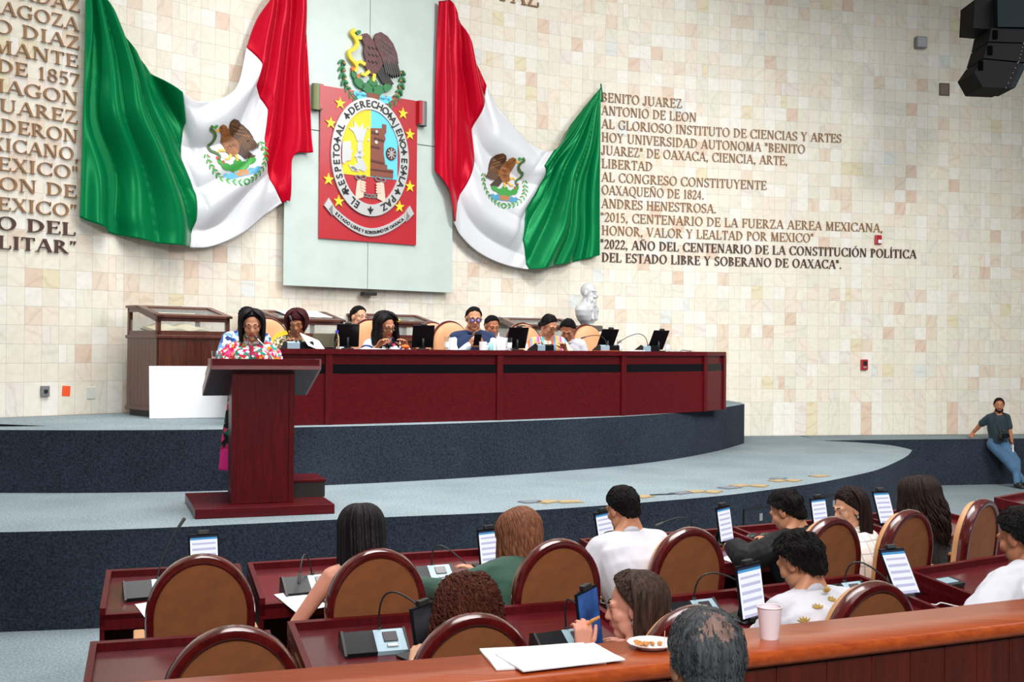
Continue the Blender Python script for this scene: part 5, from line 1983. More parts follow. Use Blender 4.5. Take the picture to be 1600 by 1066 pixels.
class Person:
    def __init__(s, label, head_at, ang, floor=0.0, sc=1.0, sex='m', lean=8, bend=10, neck=10, yaw=0, pitch=8, roll=0,
                 hands=None, side_lean=0, skin=SK_A, legs='sit', voxel=0.007, hip=0.52, girth=1.0, poles=None, palms=None, curls=(0.5, 0.5), arm_len=1.0, wide=1.0):
        s.sc, s.sex, s.voxel, s.skin, s.girth, s.curlv = sc, sex, voxel, skin, girth, curls
        R = lambda a: math.radians(a)
        hipz = hip*sc
        # spine in local frame (+y faces forward)
        sl = R(side_lean)

        def bendv(a, L):
            return Vector((math.sin(sl)*L*0.8, math.sin(R(a))*L, math.cos(R(a))*math.cos(sl)*L))
        s.hip = Vector((0, 0, hipz))
        s.waist = s.hip+bendv(lean*0.7, 0.16*sc)
        s.chest = s.waist+bendv(lean+bend*0.5, 0.17*sc)
        s.neckb = s.chest+bendv(lean+bend, 0.19*sc)
        s.up = bendv(lean+bend, 1).normalized()
        s.head = s.neckb+bendv(lean*0.4+bend*0.5+neck, 0.148*sc)
        # solve the position so that the head is where the photograph has it
        Rz = Matrix.Rotation(ang, 3, 'Z')
        target = Vector(head_at)
        dz = target.z-floor-s.head.z
        for n in ('hip', 'waist', 'chest', 'neckb', 'head'):
            setattr(s, n, getattr(s, n)+Vector((0, 0, dz)))
        hw = Rz @ s.head
        s.pos = Vector((target.x-hw.x, target.y-hw.y, floor))
        s.ang = ang
        s.root = empty('person', s.pos, ang, label, 'person')
        s.H = Matrix.Translation(s.head) @ Matrix.Rotation(R(yaw), 4, 'Z') @ Matrix.Rotation(-R(pitch), 4, 'X') @ Matrix.Rotation(R(roll), 4, 'Y') @ Matrix.Scale(sc, 4)
        sw = (0.185 if sex == 'm' else 0.158)*sc*wide
        s.sh = {k: s.neckb-s.up*0.065*sc+Vector((k*sw, -0.005, 0)) for k in (-1, 1)}
        l1, l2 = 0.285*sc*arm_len, 0.255*sc*arm_len
        s.el, s.wr = {}, {}
        hands = hands or {}
        poles = poles or {}
        s.palm = palms or {}
        for k in (-1, 1):
            tgt = hands.get(k, (k*0.16*sc, 0.34*sc, 0.60*sc))
            if isinstance(tgt, Vector):      # world point
                tgt = Rz.inverted() @ (tgt-s.pos)
            pole = Vector(poles.get(k, s.sh[k]+Vector((k*0.35, -0.25, -0.6))))
            s.el[k], s.wr[k] = ik(s.sh[k], tgt, l1, l2, pole)
        hx = 0.092*sc
        s.legs = legs
        s.hipj = {k: s.hip+Vector((k*hx, 0.0, -0.02)) for k in (-1, 1)}
        if legs == 'sit':
            kz = min(s.hip.z+0.0, 0.50*sc)
            s.knee = {k: Vector((k*0.12*sc, s.hip.y+0.42*sc, kz)) for k in (-1, 1)}
            s.ank = {k: Vector((k*0.12*sc, s.hip.y+0.38*sc, 0.085)) for k in (-1, 1)}
        elif legs == 'stand':
            s.ank = {k: Vector((k*0.09*sc, s.hip.y-0.02, 0.085)) for k in (-1, 1)}
            s.knee = {k: (s.hipj[k]+s.ank[k])*0.5+Vector((0, 0.03, 0.02)) for k in (-1, 1)}
        else:
            s.knee, s.ank = legs
        s.toe = {k: s.ank[k]+Vector((k*0.02, 0.15*sc, -0.055)) for k in (-1, 1)}

    # ---- shapes
    def torso(s, mb, inf=0.0, t0=0.0, t1=1.1, belly=0.0):
        prof = TORSO_M if s.sex == 'm' else TORSO_F
        rs = []
        pts = [s.hip-Vector((0, 0, 0.04*s.sc)), s.waist, s.chest, s.neckb]
        ts = [0, 0.33, 0.67, 1.0]

        def at(t):
            return Vector([float(np.interp(t, ts, [p[i] for p in pts])) for i in range(3)]) if t <= 1 else s.neckb+s.up*(t-1)*0.5*s.sc
        for t, rx, ry in prof:
            if t < t0-1e-6 or t > t1+1e-6:
                continue
            c = at(t)
            d = (at(min(1.05, t+0.05))-at(max(0, t-0.05))).normalized()
            X_ = Vector((1, 0, 0)); X_ = (X_-d*X_.dot(d)).normalized()
            Y_ = d.cross(X_)
            g = s.girth if t < 0.85 else 1+(s.girth-1)*0.5
            ring = []
            for i in range(24):
                a = 2*PI*i/24
                ca, sa = math.cos(a), math.sin(a)
                e = 0.82
                px = math.copysign(abs(ca)**e, ca)*(rx*g*s.sc+inf)
                py = math.copysign(abs(sa)**e, sa)*(ry*g*s.sc+inf+(belly*math.exp(-((t-0.28)/0.22)**2) if sa > 0 else 0))
                ring.append(tuple(c+X_*px+Y_*py))
            rs.append(ring)
        mb.rings(rs)
        if s.sex == 'f':
            for k in (-1, 1):
                c = s.chest+s.up*0.055*s.sc+Vector((k*0.072*s.sc, 0, 0))+Vector((0, 0.085*s.sc, 0))
                mb.ell(c, (0.068*s.sc+inf, 0.062*s.sc+inf, 0.072*s.sc+inf))

    def arm(s, mb, k, inf=0.0, a=1.0, b=1.0, loose=0.0):
        """a: share of the upper arm, b: share of the forearm (b=0 for none)"""
        S, E, W = s.sh[k], s.el[k], s.wr[k]
        m = (0.054 if s.sex == 'm' else 0.045)*s.sc*(1+(s.girth-1)*0.5)
        mb.cone(s.neckb-s.up*0.045*s.sc+Vector((k*0.07*s.sc, 0, 0)), m*1.15+inf, S, m*1.08+inf)
        if a > 0:
            mb.cone(S, m*1.06+inf, S.lerp(E, a), m*(1.0-0.22*a)+inf+loose)
        if b > 0:
            mb.cone(E, m*0.80+inf, E.lerp(W, b*0.55), m*(0.80-0.12*b)+inf+loose)
            mb.cone(E.lerp(W, b*0.5), m*0.72+inf+loose*0.7, E.lerp(W, b), m*(0.72-0.22*b)+inf+loose)

    def leg(s, mb, k, inf=0.0, b=1.0):
        q = s.sc
        mb.cone(s.hipj[k], 0.092*q+inf, s.knee[k], 0.060*q+inf)
        mb.cone(s.knee[k], 0.058*q+inf, s.knee[k].lerp(s.ank[k], 0.4), 0.054*q+inf)
        mb.cone(s.knee[k].lerp(s.ank[k], 0.35), 0.055*q+inf, s.knee[k].lerp(s.ank[k], b), (0.037*q if b > .9 else .045*q)+inf)

    def body(s, face=True, hands=True):
        mb = MB()
        q = s.sc
        s.torso(mb, -0.004)
        for k in (-1, 1):
            s.arm(mb, k)
            s.leg(mb, k)
            mb.cone(s.ank[k]+Vector((0, -0.03*q, -0.035)), 0.035*q, s.toe[k], 0.026*q)
            mb.cone(s.ank[k], 0.036*q, s.ank[k]+Vector((0, 0.02*q, -0.03)), 0.036*q)
            f = (s.wr[k]-s.el[k]).normalized()
            n, f2 = Vector((0, 0, -1)), f
            if k in s.palm:
                n, f2 = Vector(s.palm[k][0]), Vector(s.palm[k][1])
            # thumbs point to the middle
            hand(mb, s.wr[k], f2, n, 1 if (f2.cross(n)).dot(Vector((-k, 0.2, 0.3))) > 0 else -1, s.curlv[0 if k < 0 else 1], s=q)
        H = s.H
        fem = s.sex == 'f'
        mb.cone(s.neckb-s.up*0.03*q, 0.062*q*(0.86 if fem else 1), H @ Vector((0, -0.018, -0.055)), 0.054*q*(0.84 if fem else 1))
        for k in (-1, 1):
            mb.cone(H @ Vector((k*0.02, -0.035, -0.075)), 0.038*q, s.sh[k].lerp(s.neckb, 0.45)-s.up*0.005*q, 0.030*q)
        mb.ell((0, -0.012, 0.032), (0.076, 0.096, 0.090), H, 24, 16)
        mb.ell((0, -0.045, -0.035), (0.058, 0.052, 0.055), H, 20, 12)
        mb.ell((0, 0.026, -0.030), (0.060, 0.068, 0.084), H, 24, 16)
        mb.ell((0, 0.060, -0.098), (0.030 if not fem else 0.025, 0.030, 0.026), H)
        for k in (-1, 1):
            mb.ell((k*0.042, 0.020, -0.068), (0.026 if not fem else 0.021, 0.045, 0.036), H)
            mb.ell((k*0.040, 0.058, -0.026), (0.026, 0.028, 0.026), H)
            mb.ell((k*0.079, -0.008, -0.006), (0.010, 0.024, 0.034), H)
            mb.ell((k*0.013, 0.094, -0.036), (0.010, 0.012, 0.009), H, 10, 8)
            mb.cone(H @ Vector((k*0.045, 0.076, 0.022)), 0.012*q, H @ Vector((k*0.012, 0.088, 0.018)), 0.012*q)
            mb.ell((k*0.031, 0.074, 0.000), (0.018, 0.016, 0.013), H, 12, 8)
        mb.cone(H @ Vector((0, 0.088, 0.008)), 0.009*q, H @ Vector((0, 0.106, -0.034)), 0.0135*q)
        mb.ell((0, 0.082, -0.064), (0.026, 0.016, 0.016), H)
        o = mb.build('body', s.skin, s.root)
        remesh(o, s.voxel, 3, 0.5)
        s.body_o = o
        if face:
            for k in (-1, 1) if getattr(s, 'down', False) else ():
                e = MB()
                e.tube([H @ Vector((k*(0.017+0.0047*i), 0.0885-0.0016*(i-2)**2, -0.004-0.0035*math.sin(PI*i/6))) for i in range(7)], [0.0012*q, 0.0020*q, 0.0024*q, 0.0026*q, 0.0026*q, 0.0022*q, 0.0012*q], 6)
                e.build('eyelash', M_IRIS, o, True)
            for k in () if getattr(s, 'down', False) else (-1, 1):
                e = MB()
                e.use(M_EYEW).ell((k*0.031, 0.0775, -0.001), (0.0135, 0.0120, 0.0062), H, 12, 8)
                e.use(M_IRIS).ell((k*0.031, 0.0865, -0.002), (0.0064, 0.0052, 0.0056), H, 10, 8)
                e.build('eye', None, o, True)
            for k in (-1, 1):
                e = MB()
                e.tube([H @ Vector((k*(0.013+0.011*i), 0.0985-0.0045*i*i*0.6, 0.0235+0.006*math.sin(i/3*PI*0.8))) for i in range(4)], [0.0030*q, 0.0036*q, 0.0032*q, 0.0016*q], 6)
                e.build('eyebrow', s.brow if hasattr(s, 'brow') else H_BLACK, o, True)
            e = MB()
            e.tube([H @ Vector((x, 0.0985-abs(x)*0.28, -0.0605+0.002*math.cos(x*150))) for x in (-.023, -.014, -.006, 0, .006, .014, .023)], [0.002*q, .005*q, .0062*q, .0055*q, .0062*q, .005*q, .002*q], 8)
            e.tube([H @ Vector((x, 0.0975-abs(x)*0.28, -0.0695)) for x in (-.020, -.010, 0, .010, .020)], [0.002*q, .006*q, .0072*q, .006*q, .002*q], 8)
            e.build('lips', getattr(s, 'lip', M_LIP), o, True)
        return o

    def wrinkle(s, o, amp=0.006, sc=9, seed=0.0):
        me = o.data
        n = len(me.vertices)
        co = np.empty(n*3); me.vertices.foreach_get('co', co)
        no = np.empty(n*3); me.vertices.foreach_get('normal', no)
        co = co.reshape(-1, 3); no = no.reshape(-1, 3)
        for i in range(n):
            p = co[i]
            v = noise.noise((p[0]*sc+seed, p[1]*sc, p[2]*sc*0.55))+0.6*noise.noise((p[0]*sc*2.1, p[1]*sc*2.1+seed, p[2]*sc*1.3+4))
            co[i] += no[i]*(amp*v)
        me.vertices.foreach_set('co', co.ravel())
        me.update()

    def top(s, name, m, sleeve='long', neck=0.99, inf=0.016, t0=0.0, loose=0.012, belly=0.0, wr=0.005, voxel=None, seed=0.0, slf=0.72):
        mb = MB()
        s.torso(mb, inf, t0, neck, belly)
        for k in (-1, 1):
            if sleeve == 'long':
                s.arm(mb, k, inf*0.8, 1, 0.97, loose*0.5)
            elif sleeve == 'short':
                s.arm(mb, k, inf*0.9, slf, 0, loose)
            elif sleeve == 'cap':
                s.arm(mb, k, inf*0.8, 0.34, 0, loose)
        o = mb.build(name, m, s.root)
        remesh(o, voxel or max(0.009, s.voxel), 3, 0.5)
        if wr:
            s.wrinkle(o, wr, seed=seed)
        s.top_o = o
        return o

    def trousers(s, m, name='trousers', inf=0.012):
        mb = MB()
        s.torso(mb, inf, 0.0, 0.22)
        for k in (-1, 1):
            s.leg(mb, k, inf)
        o = mb.build(name, m, s.root)
        remesh(o, 0.011, 3, 0.5)
        return o

    def shoes(s, m):
        for k in (-1, 1):
            mb = MB()
            q = s.sc
            a, t = s.ank[k], s.toe[k]
            mb.cone(a+Vector((0, -0.03*q, -0.04)), 0.043*q, t, 0.036*q)
            mb.cone(a+Vector((0, 0, -0.03)), 0.045*q, a.lerp(t, 0.5)+Vector((0, 0, 0.01)), 0.040*q)
            o = mb.build('shoe', m, s.root)
            remesh(o, 0.009, 2, 0.5)

    def collar(s, m, r=0.068, h=0.04, op=True, parent=None):
        mb = MB()
        rs = []
        c0 = s.neckb-s.up*0.005*s.sc
        X_ = Vector((1, 0, 0)); Y_ = s.up.cross(X_)*1.0
        for i in range(25):
            a = math.radians(100+340*i/24) if op else 2*PI*i/24
            d = X_*math.cos(a)*r*s.sc+Y_*math.sin(a)*r*s.sc
            fr = (1+math.sin(a))/2
            u = s.up*h*s.sc*(1-0.45*fr)
            rs.append([tuple(c0+d*1.0), tuple(c0+d*0.98+u), tuple(c0+d*1.05+u), tuple(c0+d*1.22-u*0.15)])
        mb.rings(rs, True, True)
        return mb.build('collar', m, parent or s.top_o, True)

    # ---- hair
    HL_SHORT = [(0, 46), (35, 44), (52, 34), (66, 22), (80, 14), (92, 10), (104, -14), (120, -38), (150, -52), (180, -54)]
    HL_LONG = [(0, 48), (30, 44), (50, 26), (65, -6), (90, -30), (180, -50)]

    def hair_dir(s, az, el, r=1.0, off=0.0):
        ca, sa = math.cos(math.radians(az)), math.sin(math.radians(az))
        ce, se = math.cos(math.radians(el)), math.sin(math.radians(el))
        return Vector((sa*ce*(0.079+off)*r, -0.012+ca*ce*(0.099+off)*r, 0.032+se*(0.094+off)*r))

    def cap(s, name, m, hl, thick=0.010, bump=0.004, bs=30, top_extra=0.0, bald=None, jag=2.5, tufts=0, tl=0.03, tr=0.0042, fine=False):
        """hair that follows the skull: rays from outside find the head, the hair stands on it and thins out at the hairline"""
        if not hasattr(s, 'bvh'):
            me = s.body_o.data
            s.bvh = BVHTree.FromPolygons([v.co for v in me.vertices], [tuple(p.vertices) for p in me.polygons])
        nv, nu = (44, 140) if fine else (30, 80)
        C0 = Vector((0, -0.012, 0.006))
        P = []
        cache = {}
        for j in range(nv+1):
            row = []
            for i in range(nu+1):
                az = -180+360*(i % nu)/nu
                e0 = float(np.interp(abs(az), [a for a, _ in hl], [b for _, b in hl]))+jag*noise.noise((az*0.13, s.head.x*7, 2.0))
                el = e0+(90-e0)*(j/nv)
                ca, sa, ce, se = math.cos(math.radians(az)), math.sin(math.radians(az)), math.cos(math.radians(el)), math.sin(math.radians(el))
                d = Vector((sa*ce, ca*ce, se))
                w0, w1 = s.H @ (C0+d*0.22), s.H @ C0
                hit = s.bvh.ray_cast(w0, (w1-w0).normalized())
                base = hit[0] if hit[0] is not None else s.H @ (C0+d*0.09)
                t = min(1, j/3.5)
                th = thick*t+top_extra*max(0, se)
                if bald:
                    th *= 0.55 if math.degrees(math.acos(max(-1, min(1, se*math.sin(math.radians(bald[1]))+ce*math.cos(math.radians(bald[1]))*math.cos(math.radians(az-bald[0])))))) < bald[2] else 1.0
                q = d*0.09
                nz = noise.noise((q.x*bs, q.y*bs, q.z*bs))+0.5*noise.noise((q.x*bs*3, q.y*bs*3, q.z*bs*2))
                out = (base-w1).normalized()
                row.append(base+out*((th+nz*bump*t-0.003*(1-t))*s.sc))
            P.append(row)
        for _ in range(2):                       # even out ears and folds under the hair
            Q = [r[:] for r in P]
            for j in range(2, nv):
                for i in range(nu):
                    Q[j][i] = (P[j][i]*2+P[j][(i+1) % nu]+P[j][(i-1) % nu]+P[j-1][i]+P[j+1][i])/6
                Q[j][nu] = Q[j][0]
            P = Q
        mb = MB()
        mb.grid([[tuple(p) for p in row] for row in P])
        ncap = len(mb.f)
        rng = random.Random(int(abs(s.head.x*977+s.head.z*331))+3)
        c = s.H @ C0
        for _ in range(tufts):
            j, i = rng.randrange(1, nv-1), rng.randrange(nu)
            j = int(nv*(1-math.sqrt(1-j/nv*0.98)))+1 if rng.random() < 0.7 else rng.randrange(1, 6)
            if tl > 0.05:                        # long strands lie along the skull, combed away from the face
                sg = 1 if abs(-180+360*i/nu) < 82 else -1
                j = rng.randrange(4, nv-8)
                dr = rng.choice((-1, 0, 0, 1))
                ks = [j+sg*2*k for k in range(4)] if sg > 0 else [j+6-2*k for k in range(4)]
                pts = [P[max(1, min(nv-1, a))][(i+dr*b) % nu] for b, a in enumerate(ks)]
                q = [v+(v-c).normalized()*(0.0022 if 0 < b < 3 else -0.0015)*s.sc for b, v in enumerate(pts)]
                r = tr*s.sc*rng.uniform(0.6, 1.1)
                mb.tube([tuple(v) for v in q], [r*0.5, r, r, r*0.3], 5, flat=0.5)
                continue
            p = P[j][i]
            dn = (P[j-1][i]-P[j+1][i]).normalized()
            sd = (P[j][(i+1) % nu]-P[j][i-1]).normalized()
            out = (p-c).normalized()
            if tl > 0.05 and abs(-180+360*i/nu) < 82:
                dn = -dn
            d = (dn+sd*rng.uniform(-.5, .5)*(0.3 if tl > 0.05 else 1)).normalized()
            if bald and (p-P[nv][0]).length < 0.055 and rng.random() < 0.75:
                continue
            L = tl*rng.uniform(0.6, 1.2)*s.sc
            if j < 5:
                L *= 0.55
            q = [p-d*L*0.4-out*0.002, p+out*0.0035*s.sc, p+d*L*0.45+out*0.003*s.sc, p+d*L*0.9-out*0.002]
            r = tr*s.sc*rng.uniform(0.6, 1.15)
            mb.tube([tuple(v) for v in q], [r*0.6, r, r*0.8, r*0.15], 5, flat=0.6)
        s.hair_o = mb.build(name, m, s.root, True)
        if bald:
            thin = mat('thinning_hair_over_scalp', srgb(126, 100, 92), 0.5, var=0.4, var_scale=26, spec=0.3)
            me = s.hair_o.data
            me.materials.append(thin)
            bd = (s.H.to_3x3() @ Vector((math.sin(math.radians(bald[0]))*math.cos(math.radians(bald[1])), math.cos(math.radians(bald[0]))*math.cos(math.radians(bald[1])), math.sin(math.radians(bald[1]))))).normalized()
            for pl_ in me.polygons[:ncap]:
                d = (pl_.center-c).normalized()
                if math.degrees(bd.angle(d)) < bald[2]*(1+0.7*noise.noise(d*9)) - 6*random.random():
                    pl_.material_index = 1
        return s.hair_o

    def curtain(s, parent, m, length, az0=60, az1=180, vol=0.018, groove=0.006, freq=9, inward=0.0, back=0.0, wave=0.0, sides=(-1, 1), seed=0.0, taper=0.0, front_len=None, nlocks=46, lr=0.011, name='lengths', amin=57):
        """hair that follows the skull down from the crown and then hangs by its weight"""
        Hi = s.H.inverted()
        g = (Hi.to_3x3() @ Vector((0, 0, -1))).normalized()
        bk = (Hi.to_3x3() @ Vector((0, -1, 0))).normalized()
        rng = random.Random(int(seed*100)+5)

        def path(az, n=26, off=0.0, L=None, ph=0.0):
            L = L or length
            if front_len is not None:
                L = front_len+(L-front_len)*min(1, max(0, (abs(az)-az0)/70))
            out = []
            for i in range(10):
                el = 82-(82+4)*i/9
                u = min(1.0, i/8)
                az_ = az if abs(az) >= amin else math.copysign(abs(az)+(amin-abs(az))*u*u*(3-2*u), az)
                out.append(s.hair_dir(az_, el, 1.0, 0.008+vol*math.sin(i/9*PI/2)+off))
            p = out[-1].copy()
            o0 = Vector((p.x, p.y+0.012, 0))
            o0 = o0.normalized() if o0.length > 0 else Vector((0, -1, 0))
            for i in range(1, n-9):
                t = i/(n-10)
                q = p+g*(L*t)-o0*(inward*t*t)+bk*(back*math.sin(min(1, t*1.4)*PI/2)*max(0.15, -o0.y))
                if wave:
                    q += Vector((math.cos(ph+t*L*38), math.sin(ph+t*L*38), 0))*wave*min(1, t*3)
                out.append(q)
            return out
        for sd in sides:
            nu = 40
            P = []
            for i in range(nu+1):
                az = az0+(az1-az0)*i/nu
                pts = path(sd*az, 26, 0.0)
                row = []
                for j, p in enumerate(pts):
                    gz = noise.noise((az*0.11*freq/9+seed+sd*7, j*0.06, seed))*groove+noise.noise((az*0.4+seed, j*0.1, 3))*groove*0.5
                    o = Vector((p.x, p.y+0.012, 0))
                    o = o.normalized() if o.length > 0 else Vector((0, -1, 0))
                    row.append(p+o*(gz*min(1, j/6)))
                P.append(row)
            mb = MB()
            out = [[tuple(s.H @ p) for p in row] for row in P]
            inn = [[tuple(s.H @ (p-(Vector((p.x, p.y+0.012, 0)).normalized() if Vector((p.x, p.y+0.012, 0)).length > 0 else Vector((0, 0, 0)))*0.016)) for p in row] for row in P]
            rs = [a+b[::-1] for a, b in zip(out, inn)]
            mb.rings(rs)
            for k in range(nlocks):
                az = az0-4+(az1-az0+4)*rng.random()
                L = length*(1-taper*rng.random())+0.03*rng.random()
                pts = path(sd*az, 26, 0.003+0.006*rng.random(), L, rng.random()*6.3)
                r = lr*(0.6+0.6*rng.random())
                rr = [r*min(1, 0.35+j/6)*(1 if j < 18 else max(0.12, 1-(j-18)/9)) for j in range(len(pts))]
                mb.tube([tuple(s.H @ p) for p in pts], [a*s.sc for a in rr], 6, flat=0.55)
            mb.build(name, m, parent, True)

    def curls(s, parent, m, n=170, length=0.26, r=0.010, amp=0.016, vol=0.035, seed=3, az0=48):
        rng = random.Random(seed)
        Hi = s.H.inverted()
        g = (Hi.to_3x3() @ Vector((0, 0, -1))).normalized()
        mb = MB()
        for k in range(n):
            az = rng.choice((-1, 1))*(az0+(180-az0)*rng.random())
            e0 = 70-58*rng.random()
            L = length*(0.6+0.5*rng.random())
            st = s.hair_dir(az, e0, 1, 0.006)
            out = (st-Vector((0, -0.012, 0.02))).normalized()
            ph = rng.random()*6.28
            w = 46+24*rng.random()
            p = st.copy()
            v = out*0.30+g*0.35
            pts = []
            for i in range(16):
                t = i/15
                c = Vector((math.cos(ph+w*t*L*2.4), math.sin(ph+w*t*L*2.4), math.sin(ph*2+w*t*L*1.7)))*amp*min(1, t*4)
                pts.append(tuple(s.H @ (p+c)))
                v = (v*0.80+g*0.28+out*0.035).normalized()
                p = p+v*(L/15)
                # keep off the skull
                d = p-Vector((0, -0.012, 0.02))
                if d.length < 0.10+vol:
                    p = Vector((0, -0.012, 0.02))+d.normalized()*(0.10+vol*(0.5+0.5*rng.random()))
            mb.tube(pts, [r*s.sc*(0.7+0.5*math.sin(PI*min(1, i/12))) for i in range(16)], 6)
        return mb.build('curls', m, parent, True)

    def glasses(s, m, r=0.024, lens=None):
        e = MB()
        for k in (-1, 1):
            e.tube([s.H @ Vector((k*0.033+r*math.cos(a), 0.106, -0.003+r*0.85*math.sin(a))) for a in [2*PI*i/20 for i in range(21)]], 0.0034*s.sc, 6)
            e.tube([s.H @ Vector((k*(0.033+r), 0.104, 0.0)), s.H @ Vector((k*0.076, 0.07, 0.002)), s.H @ Vector((k*0.084, 0.0, 0.006))], 0.003*s.sc, 6)
        e.tube([s.H @ Vector((-0.010, 0.108, 0.0)), s.H @ Vector((0, 0.112, 0.003)), s.H @ Vector((0.010, 0.108, 0.0))], 0.003*s.sc, 6)
        g = e.build('glasses', m, s.root, True)
        if lens:
            for k in (-1, 1):
                e = MB()
                e.lathe([(0.0, 0.0), (r*0.95, 0.0), (r*0.95, 0.002), (0, 0.004)], 20, s.H @ Matrix.Translation((k*0.033, 0.104, -0.003)) @ Matrix.Rotation(-PI/2, 4, 'X') @ Matrix.Diagonal((1, 0.85, 1, 1)))
                e.build('lens', lens, g, True)
        return g


# ------------------------------------------------------------------ cloth materials
def cloth(name, c, var=0.06, rough=0.8, bump=0.12, scale=160):
    return mat(name, srgb(*c), rough, var=var, var_scale=5, bump=bump, bump_scale=scale, spec=0.25, sheen=0.15)


def pattern(name, cols, scale=30, rough=0.8, stretch=None, smooth=False):
    """printed cloth: irregular cells, each in one of the given colours"""
    m = bpy.data.materials.new(name)
    m.use_nodes = True
    nt, b = nodes_of(m)
    tc = N(nt, 'ShaderNodeTexCoord')
    mp = N(nt, 'ShaderNodeMapping')
    if stretch:
        mp.inputs['Scale'].default_value = stretch
    nt.links.new(tc.outputs['Object'], mp.inputs[0])
    v = N(nt, 'ShaderNodeTexVoronoi')
    v.inputs['Scale'].default_value = scale
    nt.links.new(mp.outputs[0], v.inputs['Vector'])
    sp = N(nt, 'ShaderNodeSeparateColor')
    nt.links.new(v.outputs['Color'], sp.inputs[0])
    r = N(nt, 'ShaderNodeValToRGB')
    r.color_ramp.interpolation = 'CONSTANT'
    e = r.color_ramp.elements
    while len(e) < len(cols):
        e.new(0.5)
    for i, c in enumerate(cols):
        e[i].position = i/len(cols)
        e[i].color = (*srgb(*c), 1)
    nt.links.new(sp.outputs[0], r.inputs[0])
    nt.links.new(r.outputs[0], b.inputs['Base Color'])
    b.inputs['Roughness'].default_value = rough
    b.inputs['Specular IOR Level'].default_value = 0.25
    return m


def stripes(name, cols, scale, axis=0, rough=0.8, smooth=False):
    m = bpy.data.materials.new(name)
    m.use_nodes = True
    nt, b = nodes_of(m)
    tc = N(nt, 'ShaderNodeTexCoord')
    sp = N(nt, 'ShaderNodeSeparateXYZ')
    nt.links.new(tc.outputs['Object'], sp.inputs[0])
    u = (X(nt, sp.outputs[axis])*scale+100.0).fract()
    r = N(nt, 'ShaderNodeValToRGB')
    r.color_ramp.interpolation = 'CONSTANT'
    e = r.color_ramp.elements
    while len(e) < len(cols):
        e.new(0.5)
    for i, c in enumerate(cols):
        e[i].position = i/len(cols)
        e[i].color = (*srgb(*c), 1)
    nt.links.new(u.k, r.inputs[0])
    nt.links.new(r.outputs[0], b.inputs['Base Color'])
    b.inputs['Roughness'].default_value = rough
    return m


def plaid(name, base, line, scale):
    m = bpy.data.materials.new(name)
    m.use_nodes = True
    nt, b = nodes_of(m)
    tc = N(nt, 'ShaderNodeTexCoord')
    sp = N(nt, 'ShaderNodeSeparateXYZ')
    nt.links.new(tc.outputs['Object'], sp.inputs[0])
    a = (X(nt, sp.outputs[0])*scale+100.0).fract().lt(0.10)
    c = (X(nt, sp.outputs[2])*scale+100.0).fract().lt(0.10)
    col = mixc(nt, a.max(c)*0.55, srgb(*base), srgb(*line))
    nt.links.new(col, b.inputs['Base Color'])
    b.inputs['Roughness'].default_value = 0.85
    return m


C_WHITE = cloth('white_cotton', (204, 204, 214), 0.02)
C_CREAM = cloth('off_white_cotton', (222, 220, 214), 0.02)
C_PALEBLUE = cloth('pale_blue_shirt', (206, 222, 236), 0.03)
C_NAVY = cloth('navy_quilt', (28, 44, 78), 0.1)
C_GREEN = cloth('green_blazer_wool', (44, 78, 66), 0.12)
C_JACKET = mat('dark_jacket', srgb(16, 19, 23), 0.6, bump=0.1, bump_scale=120, spec=0.2)
C_DENIM = cloth('blue_denim', (92, 138, 172), 0.18)
C_DENIM2 = cloth('worn_blue_jeans', (70, 104, 136), 0.25)
C_BLACK = cloth('black_cloth', (18, 18, 20), 0.1)
C_TEAL = cloth('dark_teal_tshirt', (38, 54, 62), 0.12)
C_GREYT = cloth('charcoal_trousers', (36, 38, 44), 0.1)
P_HUIPIL = pattern('flower_embroidery', [(214, 30, 96), (28, 150, 124), (240, 240, 236), (206, 38, 60), (30, 140, 120), (236, 150, 40), (224, 40, 120), (240, 238, 232)], 34)
P_RUFF = pattern('pink_flower_ruffle', [(222, 36, 110), (240, 90, 150), (206, 40, 60), (236, 236, 230), (226, 60, 130), (238, 150, 60)], 40)
P_SKIRT = pattern('black_green_flower_skirt', [(20, 20, 24), (24, 110, 84), (30, 28, 32), (210, 50, 110), (236, 232, 226), (22, 80, 66)], 22)
P_BEIGE = pattern('beige_black_print', [(176, 160, 122), (62, 54, 44), (196, 182, 146), (96, 84, 64), (206, 196, 164)], 60)
P_BLUEW = pattern('blue_white_print', [(200, 218, 238), (60, 100, 170), (226, 234, 244), (120, 160, 210), (40, 70, 130)], 22)
P_STRIPE = stripes('many_coloured_stripes', [(236, 180, 150), (232, 226, 206), (96, 196, 214), (228, 214, 196), (240, 92, 170), (196, 176, 150), (240, 190, 90), (120, 150, 200), (236, 110, 70), (232, 226, 214)], 3.4)
P_PLAID = plaid('white_plaid_cotton', (238, 236, 232), (120, 122, 130), 13)
M_FRAME_D = mat('dark_spectacle_frame', (0.015, 0.013, 0.015), 0.3)
M_LENSV = mat('violet_lens', srgb(150, 130, 210), 0.1, alpha=0.65)

AUD = math.radians(180)


def face_hall(x, y, k=0.5):
    """rotation that turns local +y to the audience"""
    d = (Vector((x, y))-CTR).normalized()*k+(Vector((0, 0))-Vector((x, y))).normalized()*(1-k)
    return math.atan2(-d.x, d.y)


